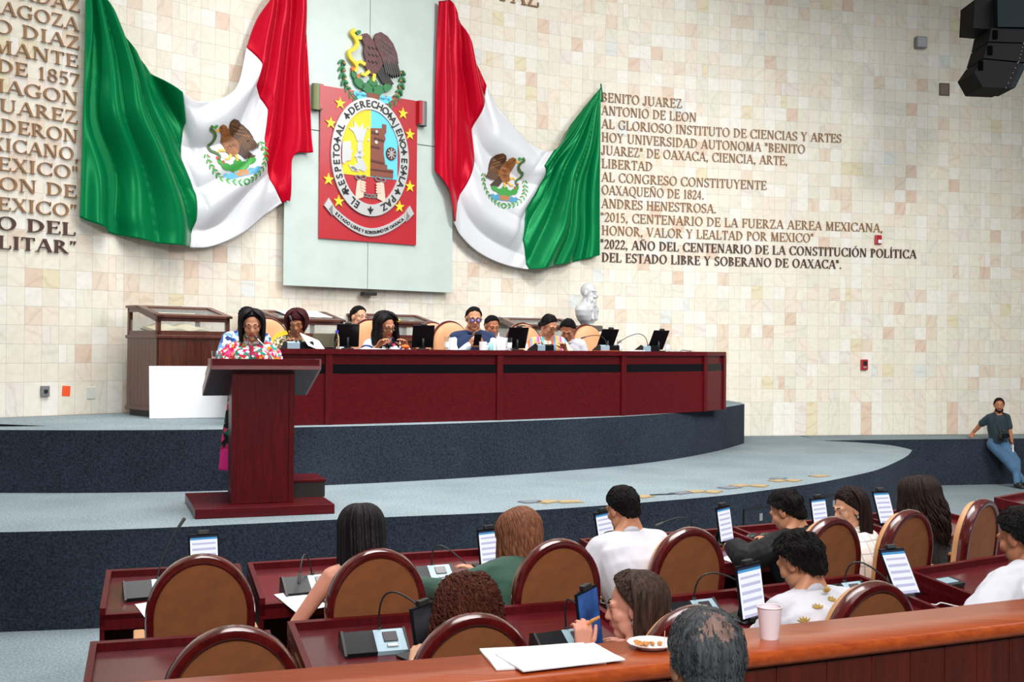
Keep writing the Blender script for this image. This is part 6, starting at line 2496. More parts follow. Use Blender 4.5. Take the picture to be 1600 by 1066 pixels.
# ------------------------------------------------------------------ tan chairs behind the presidium desk
for x, y, lb in ((-2.93, 13.75, 'tan armchair behind the speaking woman and left of the patterned blouse woman'),
                 (-2.02, 14.95, 'dark framed armchair behind the man in pale blue shirt'),
                 (-1.74, 14.02, 'tan armchair behind the woman with the red hair flower'),
                 (-1.07, 15.25, 'tan armchair left of and behind the man in navy vest, mostly hidden'),
                 (-0.80, 14.72, 'tan armchair behind the man in navy vest'),
                 (0.13, 15.30, 'tan armchair left of the woman in striped blouse'),
                 (1.02, 15.95, 'tan armchair right of the man in white shirt, below the white bust')):
    seat_at(x, y, face_hall(x, y, 0.55), 1.375-0.015, lb, GD)

# ------------------------------------------------------------------ people at the presidium desk
DZ = 1.375
DV = 0.0085

p = Person('woman in bright flower embroidered blouse speaking at the lectern', (-2.395, 10.60, 2.400), math.radians(198), 0.85, 1.08, 'f', 3, 6, 12, -4, 13, 0,
           {-1: (-0.20, 0.30, 1.20-0.03), 1: (0.20, 0.30, 1.17)}, skin=SK_A, legs='stand', voxel=DV)
p.lip = M_LIPR
p.down = True
p.body()
p.top('embroidered_blouse', P_HUIPIL, 'cap', 0.97, loose=0.02)
p.collar(C_WHITE, 0.064, 0.03)
for k in (-1, 1):
    mb = MB()
    rs = []
    c0, c1 = p.sh[k], p.sh[k].lerp(p.el[k], 0.45)
    for j in range(9):
        c = c0.lerp(c1, j/8)
        d = (c1-c0).normalized()
        u = d.orthogonal().normalized(); w = d.cross(u)
        rad = (0.052+0.028*math.sin(PI*min(1, j/7)))
        rs.append([tuple(c+(u*math.cos(2*PI*i/28)+w*math.sin(2*PI*i/28))*rad*(1+0.10*math.sin(i*PI/2))) for i in range(28)])
    mb.rings(rs)
    mb.build('ruffled_sleeve', P_RUFF, p.root, True)
def skirt_part(p, z0, z1, r0, r1, m, name):
    mb = MB()
    rs = []
    for j in range(9):
        t = j/8
        z = z1+(z0-z1)*t
        r = r1+(r0-r1)*t
        rs.append([(p.hip.x+math.cos(2*PI*i/40)*r*(1+0.04*math.sin(i*PI/2.5)*t), p.hip.y+math.sin(2*PI*i/40)*r*0.75*(1+0.04*math.sin(i*PI/2.5)*t), z) for i in range(40)])
    mb.rings(rs)
    return mb.build(name, m, p.root, True)
skirt_part(p, 0.42, p.hip.z+0.12, 0.265, 0.19, P_SKIRT, 'skirt')
skirt_part(p, 0.22, 0.42, 0.275, 0.262, mat('magenta_fringe', srgb(222, 24, 130), 0.8), 'skirt_fringe')
p.cap('hair', H_BLACK, [(0, 46), (14, 46), (30, 38), (55, 22), (70, 0), (90, -30), (180, -48)], 0.014, 0.002, tufts=260, tl=0.10, tr=0.0048)
p.curtain(p.hair_o, H_BLACK, 0.155, 16, 180, 0.018, 0.003, inward=0.01, nlocks=40)

p = Person('woman with short wine-red bob in beige and black patterned blouse', (-2.45, 13.1, 2.475), math.radians(198), DZ, 1.14, 'f', 8, 10, 16, -14, 20, 4,
           {-1: (-0.18, 0.42, 0.835), 1: (0.16, 0.44, 0.835)}, skin=SK_C, voxel=DV)
p.down = True
p.body()
p.top('patterned_blouse', P_BEIGE, 'short', 0.97, loose=0.02)
p.trousers(C_GREYT)
p.cap('hair', H_WINE, [(0, 26), (25, 24), (48, 14), (65, -10), (90, -35), (180, -48)], 0.018, 0.003, tufts=260, tl=0.10, tr=0.0048)
p.curtain(p.hair_o, H_WINE, 0.085, 30, 180, 0.024, 0.004, inward=0.035, nlocks=50)
# yellow backrest of something behind her
t = empty('folding_chair', (-2.66, 13.72, DZ), face_hall(-2.6, 13.7), 'yellow backed chair partly hidden behind the patterned blouse woman', 'chair')
MB().rings([[(x, -0.02, z) for x, z in arch(0.24, 0.62, 0.80, 1.02, 16)], [(x*1.0, 0.03, z) for x, z in arch(0.24, 0.62, 0.80, 1.02, 16)]]).build('backrest', mat('yellow_fabric', srgb(246, 206, 40), 0.7), t, True, angle=40)
MB().bbox(-0.2, 0.0, 0.42, 0.2, 0.40, 0.46, 0.015).build('seat', mat('yellow_fabric', srgb(246, 206, 40), 0.7), t)
for sx in (-1, 1):
    MB().tube([(sx*0.18, -0.02, 0.7), (sx*0.18, 0.0, 0.44), (sx*0.2, -0.06, 0.0)], 0.012, 8).build('leg', M_METAL, t, True)
    MB().tube([(sx*0.18, 0.38, 0.44), (sx*0.2, 0.42, 0.0)], 0.012, 8).build('leg', M_METAL, t, True)

p = Person('dark haired man in blue and white patterned shirt behind the speaking woman', (-3.05, 13.25, 2.52), math.radians(200), DZ, 1.1, 'm', 4, 6, 8, 25, 14, 0, skin=SK_C, voxel=DV)
p.body()
p.top('patterned_shirt', P_BLUEW, 'short', 0.985, loose=0.02)
p.collar(P_BLUEW)
p.trousers(C_GREYT)
p.cap('hair', H_SHORT, Person.HL_SHORT, 0.009, 0.004, tufts=260, tl=0.026)

p = Person('man with greying temples in pale blue shirt looking to the right', (-1.94, 14.55, 2.585), math.radians(196), DZ, 1.12, 'm', 3, 4, 6, 32, 2, 0, skin=SK_B, voxel=DV)
p.body()
p.top('shirt', C_PALEBLUE, 'long', 0.985)
p.collar(C_PALEBLUE)
p.trousers(C_GREYT)
p.cap('hair', H_SHORT, [(0, 46), (30, 44), (50, 30), (70, 18), (80, 14), (92, 10), (104, -14), (120, -38), (150, -52), (180, -54)], 0.009, 0.004, tufts=260, tl=0.026)

p = Person('woman with long black hair, red hair flower and white embroidered blouse', (-1.485, 13.55, 2.463), math.radians(196), DZ, 1.15, 'f', 8, 10, 14, 24, 20, 6,
           {-1: (-0.20, 0.42, 0.835), 1: (0.14, 0.44, 0.835)}, skin=SK_A, voxel=DV, girth=1.15)
p.lip = M_LIPR
p.down = True
p.body()
o = p.top('white_blouse', C_WHITE, 'short', 0.97, loose=0.025)
for k in (-1, 1):
    for a, b in ((0.22, 0.28), (0.66, 0.74)):
        mb = MB()
        d = (p.el[k]-p.sh[k]).normalized()
        u = d.orthogonal().normalized(); w = d.cross(u)
        rs = []
        for q, rr in ((a, 0.083), ((a+b)/2, 0.086), (b, 0.083)):
            c = p.sh[k].lerp(p.el[k], q)
            rs.append([tuple(c+(u*math.cos(2*PI*i/24)+w*math.sin(2*PI*i/24))*rr) for i in range(24)])
        mb.rings(rs)
        mb.build('blue_sleeve_band', mat('royal_blue_band', srgb(36, 56, 130), 0.6), o, True)
mb = MB()
rs = []
bv = BVHTree.FromObject(o, bpy.context.evaluated_depsgraph_get())
for rr in (0.075, 0.10, 0.125, 0.15):
    ring = []
    for i in range(40):
        a = 2*PI*i/40
        v = p.neckb+Vector((math.cos(a)*rr*1.15, 0.01+math.sin(a)*rr*0.85, 0.35))
        hit = bv.ray_cast(v, Vector((0, 0, -1)))
        ring.append(tuple((hit[0] if hit[0] else v-Vector((0, 0, 0.4)))+Vector((0, 0, 0.006))))
    rs.append(ring)
mb.rings(rs, True, False)
mb.build('embroidered_yoke', pattern('black_yoke_with_flowers', [(20, 22, 34), (30, 34, 50), (30, 150, 190), (150, 196, 40), (24, 24, 40), (60, 70, 150), (210, 60, 90)], 34), o, True)
p.trousers(C_WHITE, 'skirt')
p.cap('hair', H_BLACK, [(0, 46), (16, 46), (34, 36), (55, 20), (70, -4), (90, -34), (180, -48)], 0.018, 0.004, tufts=260, tl=0.10, tr=0.0048)
p.curtain(p.hair_o, H_BLACK, 0.33, 16, 180, 0.030, 0.008, wave=0.010, back=0.05, nlocks=70, seed=2)
mb = MB()
c = p.H @ Vector((-0.088, 0.03, 0.055))
for k in range(9):
    a = 2*PI*k/9
    mb.ell(c+Vector((-0.01, 0.020*math.cos(a), 0.020*math.sin(a))), (0.016, 0.017, 0.017), nu=10, nv=8)
mb.ell(c+Vector((-0.022, 0, 0)), (0.018, 0.02, 0.02), nu=10, nv=8)
fo = mb.build('hair_flower', mat('red_petals', srgb(170, 18, 30), 0.6), p.hair_o, True)
mb = MB()
for k in range(4):
    mb.ell(p.H @ Vector((-0.094-0.006*k, 0.058+0.012*(k % 2), 0.062+0.012*(k//2))), (0.012, 0.014, 0.012), nu=8, nv=6)
mb.build('yellow_petals', mat('yellow_petals', srgb(206, 196, 40), 0.6), fo, True)
p.glasses(M_FRAME_D)

p = Person('smiling man with glasses in navy vest over white shirt holding a phone', (-0.475, 14.2, 2.570), math.radians(192), DZ, 1.16, 'm', 4, 8, 8, 0, 10, 0,
           {-1: (-0.085, 0.30, 0.865), 1: (0.085, 0.30, 0.865)}, skin=SK_A, voxel=DV, girth=1.12, poles={-1: (-0.8, -0.2, 0.35), 1: (0.8, -0.2, 0.35)},
           palms={-1: ((0.7, -0.3, 0.4), (0.5, 0.5, 0.6)), 1: ((-0.7, -0.3, 0.4), (-0.5, 0.5, 0.6))}, curls=(0.7, 0.7))
p.body()
p.top('shirt', C_PALEBLUE, 'long', 0.985, loose=0.014, inf=0.008)
q = MB()
p.torso(q, 0.030, 0.0, 0.97)
for k in (-1, 1):
    p.arm(q, k, 0.012, 0.0, 0)
v = q.build('vest', C_NAVY, p.root)
remesh(v, 0.009, 3); p.wrinkle(v, 0.004)
p.top_o = v
p.collar(C_NAVY, 0.074, 0.045)
mb = MB()
mb.tube([p.neckb+Vector((0, 0.075, -0.02)), p.chest+Vector((0, 0.185, 0.06)), p.waist+Vector((0, 0.185, 0))], 0.006, 6)
mb.build('zip', M_METAL, v, True)
p.trousers(C_GREYT)
p.cap('hair', H_SHORT, [(0, 50), (40, 46), (56, 34), (68, 22), (80, 14), (92, 10), (104, -14), (120, -38), (150, -52), (180, -54)], 0.009, 0.004, tufts=260, tl=0.026)
p.glasses(M_FRAME_D, 0.026, M_LENSV)
wp = p.root.matrix_basis @ Vector((0.0, 0.40, 0.935))
ph = empty('mobile_phone', wp, p.ang, 'dark mobile phone in the hands of the man in navy vest', 'phone')
Mp = Matrix.Rotation(math.radians(-35), 4, 'X')
MB().bbox(-0.045, -0.006, -0.085, 0.045, 0.006, 0.085, 0.005, Mp).build('case', M_GLOSSBLK, ph)
MB().bbox(-0.040, -0.009, -0.078, 0.040, -0.005, 0.078, 0.002, Mp).build('screen', mat('phone_screen', srgb(40, 60, 110), 0.1), ph)

p = Person('man with short dark hair sitting behind and right of the man in navy vest', (-0.265, 14.98, 2.495), math.radians(192), DZ, 1.1, 'm', 4, 8, 10, 12, 18, 0, skin=SK_C, voxel=DV)
p.down = True
p.body()
p.top('shirt', C_WHITE, 'long', 0.985)
p.collar(C_WHITE)
p.trousers(C_GREYT)
p.cap('hair', H_SHORT, Person.HL_SHORT, 0.009, 0.004, tufts=260, tl=0.026)

p = Person('woman with glasses and low bun in many-coloured striped blouse', (0.475, 14.8, 2.505), math.radians(188), DZ, 1.12, 'f', 14, 14, 14, 34, 26, 4,
           {-1: (-0.18, 0.44, 0.835), 1: (0.22, 0.40, 0.835)}, skin=SK_A, voxel=DV, girth=1.1)
p.down = True
p.body()
p.top('striped_blouse', P_STRIPE, 'short', 0.97, loose=0.035)
p.trousers(C_GREYT)
p.cap('hair', H_BLACK, [(0, 40), (30, 36), (50, 24), (70, 6), (84, -10), (100, -28), (180, -44)], 0.010, 0.002, tufts=260, tl=0.10, tr=0.0048)
mb = MB()
mb.ell((0, -0.125, -0.045), (0.045, 0.040, 0.042), p.H)
mb.build('bun', H_BLACK, p.hair_o, True)
p.glasses(M_FRAME_D)
mb = MB()
for k in (-1, 1):
    mb.ell((k*0.088, -0.005, -0.045), (0.007, 0.007, 0.010), p.H, 8, 6)
mb.build('earrings', M_METAL, p.root, True)

p = Person('dark haired man in white shirt bending down behind the striped blouse woman', (0.745, 15.45, 2.462), math.radians(188), DZ, 1.1, 'm', 16, 16, 18, -22, 34, -6, skin=SK_C, voxel=DV)
p.down = True
p.body()
p.top('shirt', C_WHITE, 'long', 0.985)
p.collar(C_WHITE)
p.trousers(C_GREYT)
p.cap('hair', H_SHORT, Person.HL_SHORT, 0.020, 0.008, tufts=160, tl=0.036)

# ------------------------------------------------------------------ photographer leaning on the ledge
p = Person('long haired bearded man in dark t-shirt and jeans leaning on the carpeted ledge', (8.10, 19.14, 1.335), math.radians(184), 0.0, 0.95, 'm', -3, 6, 8, -20, 4, 0,
           {1: (0.33, -0.26, 0.83), -1: (-0.19, 0.10, 0.72)}, skin=SK_C, voxel=0.009, girth=0.92, hip=0.74, arm_len=0.82, wide=0.86,
           legs=({1: Vector((-0.04, 0.20, 0.44)), -1: Vector((-0.20, 0.22, 0.42))}, {1: Vector((-0.30, 0.30, 0.085)), -1: Vector((-0.14, 0.36, 0.085))}),
           palms={1: ((0, 0, -1), (0.4, 0.6, -0.1)), -1: ((0.9, 0, 0), (0.1, 0.4, -0.8))}, poles={1: (0.7, -0.7, 0.8), -1: (-0.6, -0.4, 0.8)})
p.body()
p.top('tshirt', C_TEAL, 'short', 0.985, loose=0.014, inf=0.010, belly=0.02)
p.trousers(C_DENIM2, 'jeans', 0.016)
p.shoes(mat('dark_trainers', srgb(44, 44, 42), 0.6))
p.cap('hair', H_DARK, [(0, 46), (30, 44), (50, 30), (70, 12), (84, 0), (100, -20), (180, -46)], 0.012, 0.004, tufts=260, tl=0.10, tr=0.0048)
mb = MB()
mb.ell((0, -0.125, -0.02), (0.035, 0.035, 0.038), p.H)
mb.build('hair_knot', H_DARK, p.hair_o, True)
mb = MB()
mb.ell((0, 0.058, -0.100), (0.034, 0.034, 0.030), p.H)
for k in (-1, 1):
    mb.ell((k*0.045, 0.030, -0.075), (0.025, 0.042, 0.034), p.H)
    mb.ell((k*0.017, 0.092, -0.052), (0.016, 0.010, 0.006), p.H)
b = mb.build('beard', H_SHORT, p.root)
remesh(b, 0.006, 2)
cm = empty('camera', p.root.matrix_basis @ Vector((0.02, 0.23, 0.86)), p.ang, 'black camera hanging on a strap from the neck of the leaning man', 'camera')
MB().bbox(-0.075, -0.03, -0.055, 0.075, 0.035, 0.045, 0.012).build('camera_body', M_BLK, cm)
MB().bbox(-0.03, -0.02, 0.04, 0.03, 0.03, 0.075, 0.008).build('viewfinder', M_BLK, cm)
mb = MB()
mb.lathe([(0, 0), (0.04, 0), (0.042, 0.05), (0.038, 0.10), (0.03, 0.10), (0, 0.09)], 20, Matrix.Translation((0, 0.03, -0.01)) @ Matrix.Rotation(-PI/2, 4, 'X'))
mb.build('lens', M_GLOSSBLK, cm, True, angle=40)
mb = MB()
for k in (-1, 1):
    mb.tube([(k*0.075, 0.0, 0.03), (k*0.10, -0.05, 0.20), (k*0.085, -0.12, 0.33), (k*0.05, -0.22, 0.375)], 0.010, 6, flat=0.4)
mb.build('strap', M_BLK, cm, True)
ph = empty('mobile_phone', p.root.matrix_basis @ (p.wr[-1]+Vector((0.03, 0.06, -0.10))), p.ang, 'white mobile phone in the left hand of the leaning man', 'phone')
MB().bbox(-0.01, -0.03, -0.065, 0.01, 0.04, 0.065, 0.004).build('case', mat('white_gloss', srgb(236, 240, 246), 0.2), ph)

# ------------------------------------------------------------------ front row in the hall
HV = 0.0075


def hall_person(label, at, deg, sex, **kw):
    return Person(label, at, math.radians(deg), 0.0, kw.pop('sc', 1.06), sex, **kw)


p = hall_person('woman with long straight dark hair and bare arms in the front row', (-0.80, 6.18, 1.225), 20, 'f', lean=4, bend=6, neck=8, pitch=8, skin=SK_D, voxel=HV,
                hands={-1: (-0.20, 0.30, 0.86), 1: (0.18, 0.36, 0.86)}, poles={-1: (-0.75, -0.1, 0.3), 1: (0.6, 0, 0.3)})
p.body()
p.top('black_top', C_BLACK, 'none', 0.93)
p.trousers(C_BLACK)
p.cap('hair', H_BLACK, Person.HL_LONG, 0.014, 0.002, tufts=260, tl=0.10, tr=0.0048)
p.curtain(p.hair_o, H_BLACK, 0.36, 20, 180, 0.022, 0.003, back=0.055, nlocks=80, front_len=0.34)

p = hall_person('woman with long chestnut hair in green blazer leaning over her desk', (0.055, 6.66, 1.135), 26, 'f', lean=22, bend=14, neck=6, side_lean=20, yaw=8, pitch=30, roll=-6, skin=SK_B, voxel=HV,
                hands={-1: (-0.42, 0.40, 0.88), 1: (0.02, 0.46, 0.88)}, poles={-1: (-1.2, -0.1, 0.7), 1: (0.8, 0, 0.3)}, girth=1.15)
p.body()
p.top('green_blazer', C_GREEN, 'long', 0.985, loose=0.02, inf=0.024, wr=0.007)
p.trousers(C_BLACK)
p.cap('hair', H_BRN, Person.HL_LONG, 0.014, 0.003, tufts=260, tl=0.10, tr=0.0048)
p.curtain(p.hair_o, H_BRN, 0.30, 20, 180, 0.026, 0.006, back=0.03, wave=0.006, nlocks=90, seed=4, taper=0.35)

p = hall_person('man with very short dark hair in plain white shirt, seen from behind', (0.685, 7.02, 1.245), 30, 'm', lean=20, bend=12, neck=2, side_lean=4, yaw=2, pitch=16, roll=-4, skin=SK_A, voxel=HV, sc=1.10,
                hands={-1: (-0.16, 0.40, 0.86), 1: (0.20, 0.40, 0.86)}, girth=1.12, poles={-1: (-0.8, 0, 0.4), 1: (0.8, 0, 0.4)})
p.body()
p.top('white_shirt', C_WHITE, 'long', 0.985, loose=0.02, inf=0.022, wr=0.008)
p.collar(C_WHITE, 0.07, 0.045, False)
p.trousers(C_GREYT)
p.cap('hair', H_SHORT, [(0, 46), (52, 34), (66, 22), (80, 14), (92, 10), (104, -10), (120, -30), (150, -44), (180, -46)], 0.010, 0.002, tufts=700, tl=0.016, fine=True)

p = hall_person('man in dark jacket and blue jeans bending over his desk', (1.835, 7.66, 1.150), 34, 'm', lean=30, bend=14, neck=4, side_lean=0, yaw=18, pitch=26, roll=0, skin=SK_A, voxel=HV, sc=1.10,
                hands={-1: (-0.40, 0.46, 0.93), 1: (0.02, 0.50, 0.88)}, poles={-1: (-1.6, -0.3, 0.75), 1: (0.8, 0, 0.3)}, girth=1.22, wide=1.12,
                legs=({-1: Vector((-0.40, 0.40, 0.60)), 1: Vector((0.14, 0.44, 0.52))}, {-1: Vector((-0.34, 0.42, 0.085)), 1: Vector((0.14, 0.42, 0.085))}))
p.body()
p.top('dark_jacket', C_JACKET, 'long', 0.985, loose=0.03, inf=0.03, wr=0.009)
p.trousers(C_DENIM, 'jeans')
p.cap('hair', H_SHORT, Person.HL_SHORT, 0.016, 0.006, tufts=700, tl=0.032, fine=True)

p = hall_person('woman with long dark ponytail in white plaid shirt, face turned left', (2.345, 7.98, 1.125), 44, 'f', lean=6, bend=10, neck=6, yaw=62, pitch=12, roll=0, skin=SK_B, voxel=HV,
                hands={-1: (-0.16, 0.36, 0.84), 1: (0.16, 0.36, 0.84)}, girth=1.05)
p.body()
p.top('plaid_shirt', P_PLAID, 'long', 0.985, loose=0.02, inf=0.022, wr=0.007)
p.collar(P_PLAID, 0.062, 0.03)
p.trousers(C_BLACK)
p.cap('hair', H_DARK, [(0, 42), (30, 38), (50, 24), (70, 8), (84, -8), (100, -28), (180, -44)], 0.020, 0.003, tufts=260, tl=0.10, tr=0.0048)
p.curtain(p.hair_o, H_DARK, 0.40, 98, 180, 0.012, 0.005, amin=98, inward=0.06, back=0.05, nlocks=70, seed=5, taper=0.3)
mb = MB()
mb.ell((-0.084, -0.004, -0.045), (0.008, 0.008, 0.012), p.H, 8, 6)
mb.build('earring', M_METAL, p.root, True)

p = hall_person('woman with long dark curly hair with wine-red ends in black top', (3.055, 8.66, 1.125), 36, 'f', lean=6, bend=8, neck=8, yaw=8, pitch=8, skin=SK_B, voxel=HV, sc=1.10)
p.body()
p.top('black_top', C_BLACK, 'long', 0.97)
p.trousers(C_WHITE, 'white_trousers')
p.cap('hair', H_DARK, Person.HL_LONG, 0.022, 0.006, tufts=260, tl=0.10, tr=0.0048)
p.curtain(p.hair_o, H_DARK, 0.36, 20, 180, 0.040, 0.012, back=0.06, wave=0.014, nlocks=110, seed=6, taper=0.25, lr=0.012)
p.curtain(p.hair_o, H_WINE, 0.38, 60, 120, 0.046, 0.012, back=0.06, wave=0.014, nlocks=26, seed=8, taper=0.2, sides=(1,), name='red_lengths')

# ------------------------------------------------------------------ second row in the hall
p = hall_person('woman with curly auburn hair in the second row', (-0.175, 4.80, 1.135), 21, 'f', lean=6, bend=8, neck=8, pitch=10, skin=SK_B, voxel=HV,
                hands={-1: (-0.16, 0.36, 0.84), 1: (0.16, 0.36, 0.84)})
p.body()
p.top('white_blouse', C_CREAM, 'long', 0.96, loose=0.02)
p.trousers(C_BLACK)
p.cap('hair', H_AUB, Person.HL_LONG, 0.018, 0.008, 30, tufts=260, tl=0.10, tr=0.0048)
p.curls(p.hair_o, H_AUB, 950, 0.20, 0.0042, 0.009, 0.024)

p = hall_person('woman in profile with smooth brown hair holding a snack', (0.535, 4.98, 1.105), 30, 'f', lean=6, bend=8, neck=8, yaw=50, pitch=6, skin=SK_D, voxel=0.006,
                hands={-1: Vector((0.318, 5.00, 0.905)), 1: (0.18, 0.34, 0.82)}, palms={-1: ((0.15, 0.75, 0.0), (0.12, 0.10, 1.0))}, curls=(0.85, 0.4), poles={-1: (-0.5, 0.25, 0.2), 1: (0.7, 0, 0.2)}, sc=1.08)
p.down = True
p.body()
p.top('white_blouse', C_CREAM, 'short', 0.96, loose=0.02)
p.trousers(C_BLACK)
p.cap('hair', H_HIGH, [(0, 50), (30, 46), (50, 34), (66, 20), (82, 4), (98, -28), (180, -50)], 0.027, 0.002, tufts=260, tl=0.10, tr=0.0048)
p.curtain(p.hair_o, H_HIGH, 0.15, 94, 180, 0.020, 0.004, amin=94, inward=0.035, nlocks=70, seed=9)
mb = MB()
mb.tube([p.H @ Vector((0.0, -0.125, -0.075)), p.H @ Vector((0.045, -0.12, -0.08)), p.H @ Vector((0.06, -0.10, -0.075))], 0.010, 8)
mb.build('hair_clip', M_METAL, p.hair_o, True)
mb = MB()
mb.ell((0.083, 0.0, -0.045), (0.006, 0.006, 0.009), p.H, 8, 6)
mb.ell((-0.083, 0.0, -0.045), (0.006, 0.006, 0.009), p.H, 8, 6)
mb.build('earrings', M_METAL, p.root, True)
hp = p.root.matrix_basis @ p.wr[-1]
sn = empty('snack_stick', (hp.x, hp.y, hp.z), 0, 'small golden snack stick between the fingers of the woman in profile', 'food')
mb = MB()
mb.tube([(0.012, 0.035, 0.10), (0.042, 0.03, 0.125), (0.075, 0.025, 0.145)], [0.006, 0.0085, 0.006], 8)
mb.build('stick', mat('golden_crust', srgb(206, 140, 72), 0.6, var=0.3, var_scale=60), sn, True)

p = hall_person('man with dark wavy hair in white shirt embroidered with golden plants', (1.40, 5.58, 1.195), 30, 'm', lean=20, bend=14, neck=4, yaw=12, pitch=24, roll=0, skin=SK_A, voxel=HV, sc=1.08,
                hands={-1: (-0.14, 0.40, 0.84), 1: (0.18, 0.40, 0.84)}, girth=1.18, poles={-1: (-0.8, 0, 0.3), 1: (0.8, 0, 0.3)})
p.down = True
p.body()
o = p.top('embroidered_shirt', C_WHITE, 'long', 0.985, loose=0.025, inf=0.026, wr=0.008)
p.collar(C_WHITE, 0.072, 0.05, False)
p.trousers(C_GREYT)
p.cap('hair', H_SHORT, Person.HL_SHORT, 0.024, 0.014, 26, tufts=700, tl=0.032, fine=True)
bv = BVHTree.FromObject(o, bpy.context.evaluated_depsgraph_get())
gold = mat('gold_thread', srgb(176, 142, 66), 0.5)
for mx, mz in ((-0.20, -0.13), (-0.11, -0.08), (0.0, -0.055), (0.11, -0.08), (0.20, -0.13), (-0.03, 0.045), (0.06, -0.17), (-0.07, -0.19)):
    mb = MB()
    base = p.neckb+Vector((mx, 0, mz))
    for k in range(5):
        a = math.radians(-56+28*k)
        tip = 0.032
        row = [[], []]
        pts = []
        for t in (0.15, 0.6, 1.0):
            q = base+Vector((math.sin(a)*tip*t, 0, math.cos(a)*tip*t))
            hit = bv.ray_cast(q+Vector((0, -0.8, 0.25)), Vector((0, 0.8, -0.25)).normalized())
            pts.append((hit[0]+hit[1]*0.0035) if hit[0] else q+Vector((0, -0.16, 0)))
        mb.tube(pts, [0.0030, 0.0052, 0.0012], 6)
    mb.build('embroidery', gold, o, True)

p = hall_person('broad man with short black hair in white shirt beside the rail', (2.60, 5.86, 1.280), 32, 'm', lean=26, bend=14, neck=4, yaw=0, pitch=18, skin=SK_C, voxel=HV, sc=1.18,
                hands={-1: (-0.50, 0.40, 0.84), 1: (0.26, 0.44, 0.86)}, girth=1.5, wide=1.42, poles={-1: (-1.6, -0.6, 0.80), 1: (0.9, 0, 0.3)})
p.body()
p.top('white_shirt', C_WHITE, 'short', 0.985, loose=0.045, inf=0.030, wr=0.012, seed=3, slf=0.98)
p.collar(C_WHITE, 0.076, 0.045, False)
p.trousers(C_GREYT)
p.cap('hair', H_SHORT, Person.HL_SHORT, 0.014, 0.004, tufts=700, tl=0.020, fine=True)

# ------------------------------------------------------------------ man behind the rail
p = Person('man with thinning grey hair sitting behind the wooden rail', (0.487, 2.86, 1.440), math.radians(12), 0.2, 1.06, 'm', lean=4, bend=6, neck=6, pitch=6, yaw=0, skin=SK_A, voxel=0.006)
p.body()
p.top('grey_shirt', cloth('grey_shirt', (96, 100, 108)), 'long', 0.985)
p.collar(cloth('grey_shirt', (96, 100, 108)), 0.07, 0.04, False)
p.trousers(C_GREYT)
p.cap('hair', H_GREY, Person.HL_SHORT, 0.013, 0.003, 60, bald=(180, 50, 20), tufts=1500, tl=0.015, tr=0.0015, fine=True)
# ------------------------------------------------------------------ conference units, tablets, papers
def smooth3(pts, n=6):
    out = []
    P = [Vector(p) for p in pts]
    for i in range(len(P)-1):
        p0, p1, p2, p3 = P[max(i-1, 0)], P[i], P[i+1], P[min(i+2, len(P)-1)]
        for k in range(n):
            t = k/n
            out.append(0.5*((2*p1)+(p2-p0)*t+(2*p0-5*p1+4*p2-p3)*t*t+(3*p1-p0-3*p2+p3)*t**3))
    return out+[P[-1]]


M_SCRDK = mat('dark_small_screen', srgb(58, 52, 60), 0.12)
M_CHROME = mat('pale_metal', srgb(200, 204, 206), 0.2, 0.8)


def page_screen(name, dark=False):
    """a lit tablet page: blue bar on top, pale rows below; uses the screen's own x and z"""
    m = bpy.data.materials.new(name)
    m.use_nodes = True
    nt, b = nodes_of(m)
    tc = N(nt, 'ShaderNodeTexCoord')
    sp = N(nt, 'ShaderNodeSeparateXYZ')
    nt.links.new(tc.outputs['Generated'], sp.inputs[0])
    u, v = X(nt, sp.outputs[0]), X(nt, sp.outputs[2])
    rows = (v*6.5).fract().lt(0.40)*v.lt(0.82)*u.gt(0.07)*u.lt(0.93)
    txt = (v*39.0).fract().lt(0.5)*rows
    c = mixc(nt, rows, srgb(244, 246, 252), srgb(206, 204, 232))
    c = mixc(nt, txt*0.35, c, srgb(140, 130, 190))
    c = mixc(nt, v.gt(0.90), c, srgb(70, 150, 205))
    c = mixc(nt, v.gt(0.955), c, srgb(24, 34, 60))
    b.inputs['Base Color'].default_value = (0.01, 0.01, 0.012, 1)
    b.inputs['Roughness'].default_value = 0.12
    nt.links.new(c, b.inputs['Emission Color'])
    b.inputs['Emission Strength'].default_value = 1.0
    return m


M_PAGE = page_screen('lit_tablet_page')
M_DIM = mat('sleeping_tablet_screen', srgb(14, 16, 22), 0.08)
M_BLUEPAGE = mat('blue_tablet_picture', srgb(34, 70, 130), 0.15, emit=0.25, var=0.9, var_scale=9)


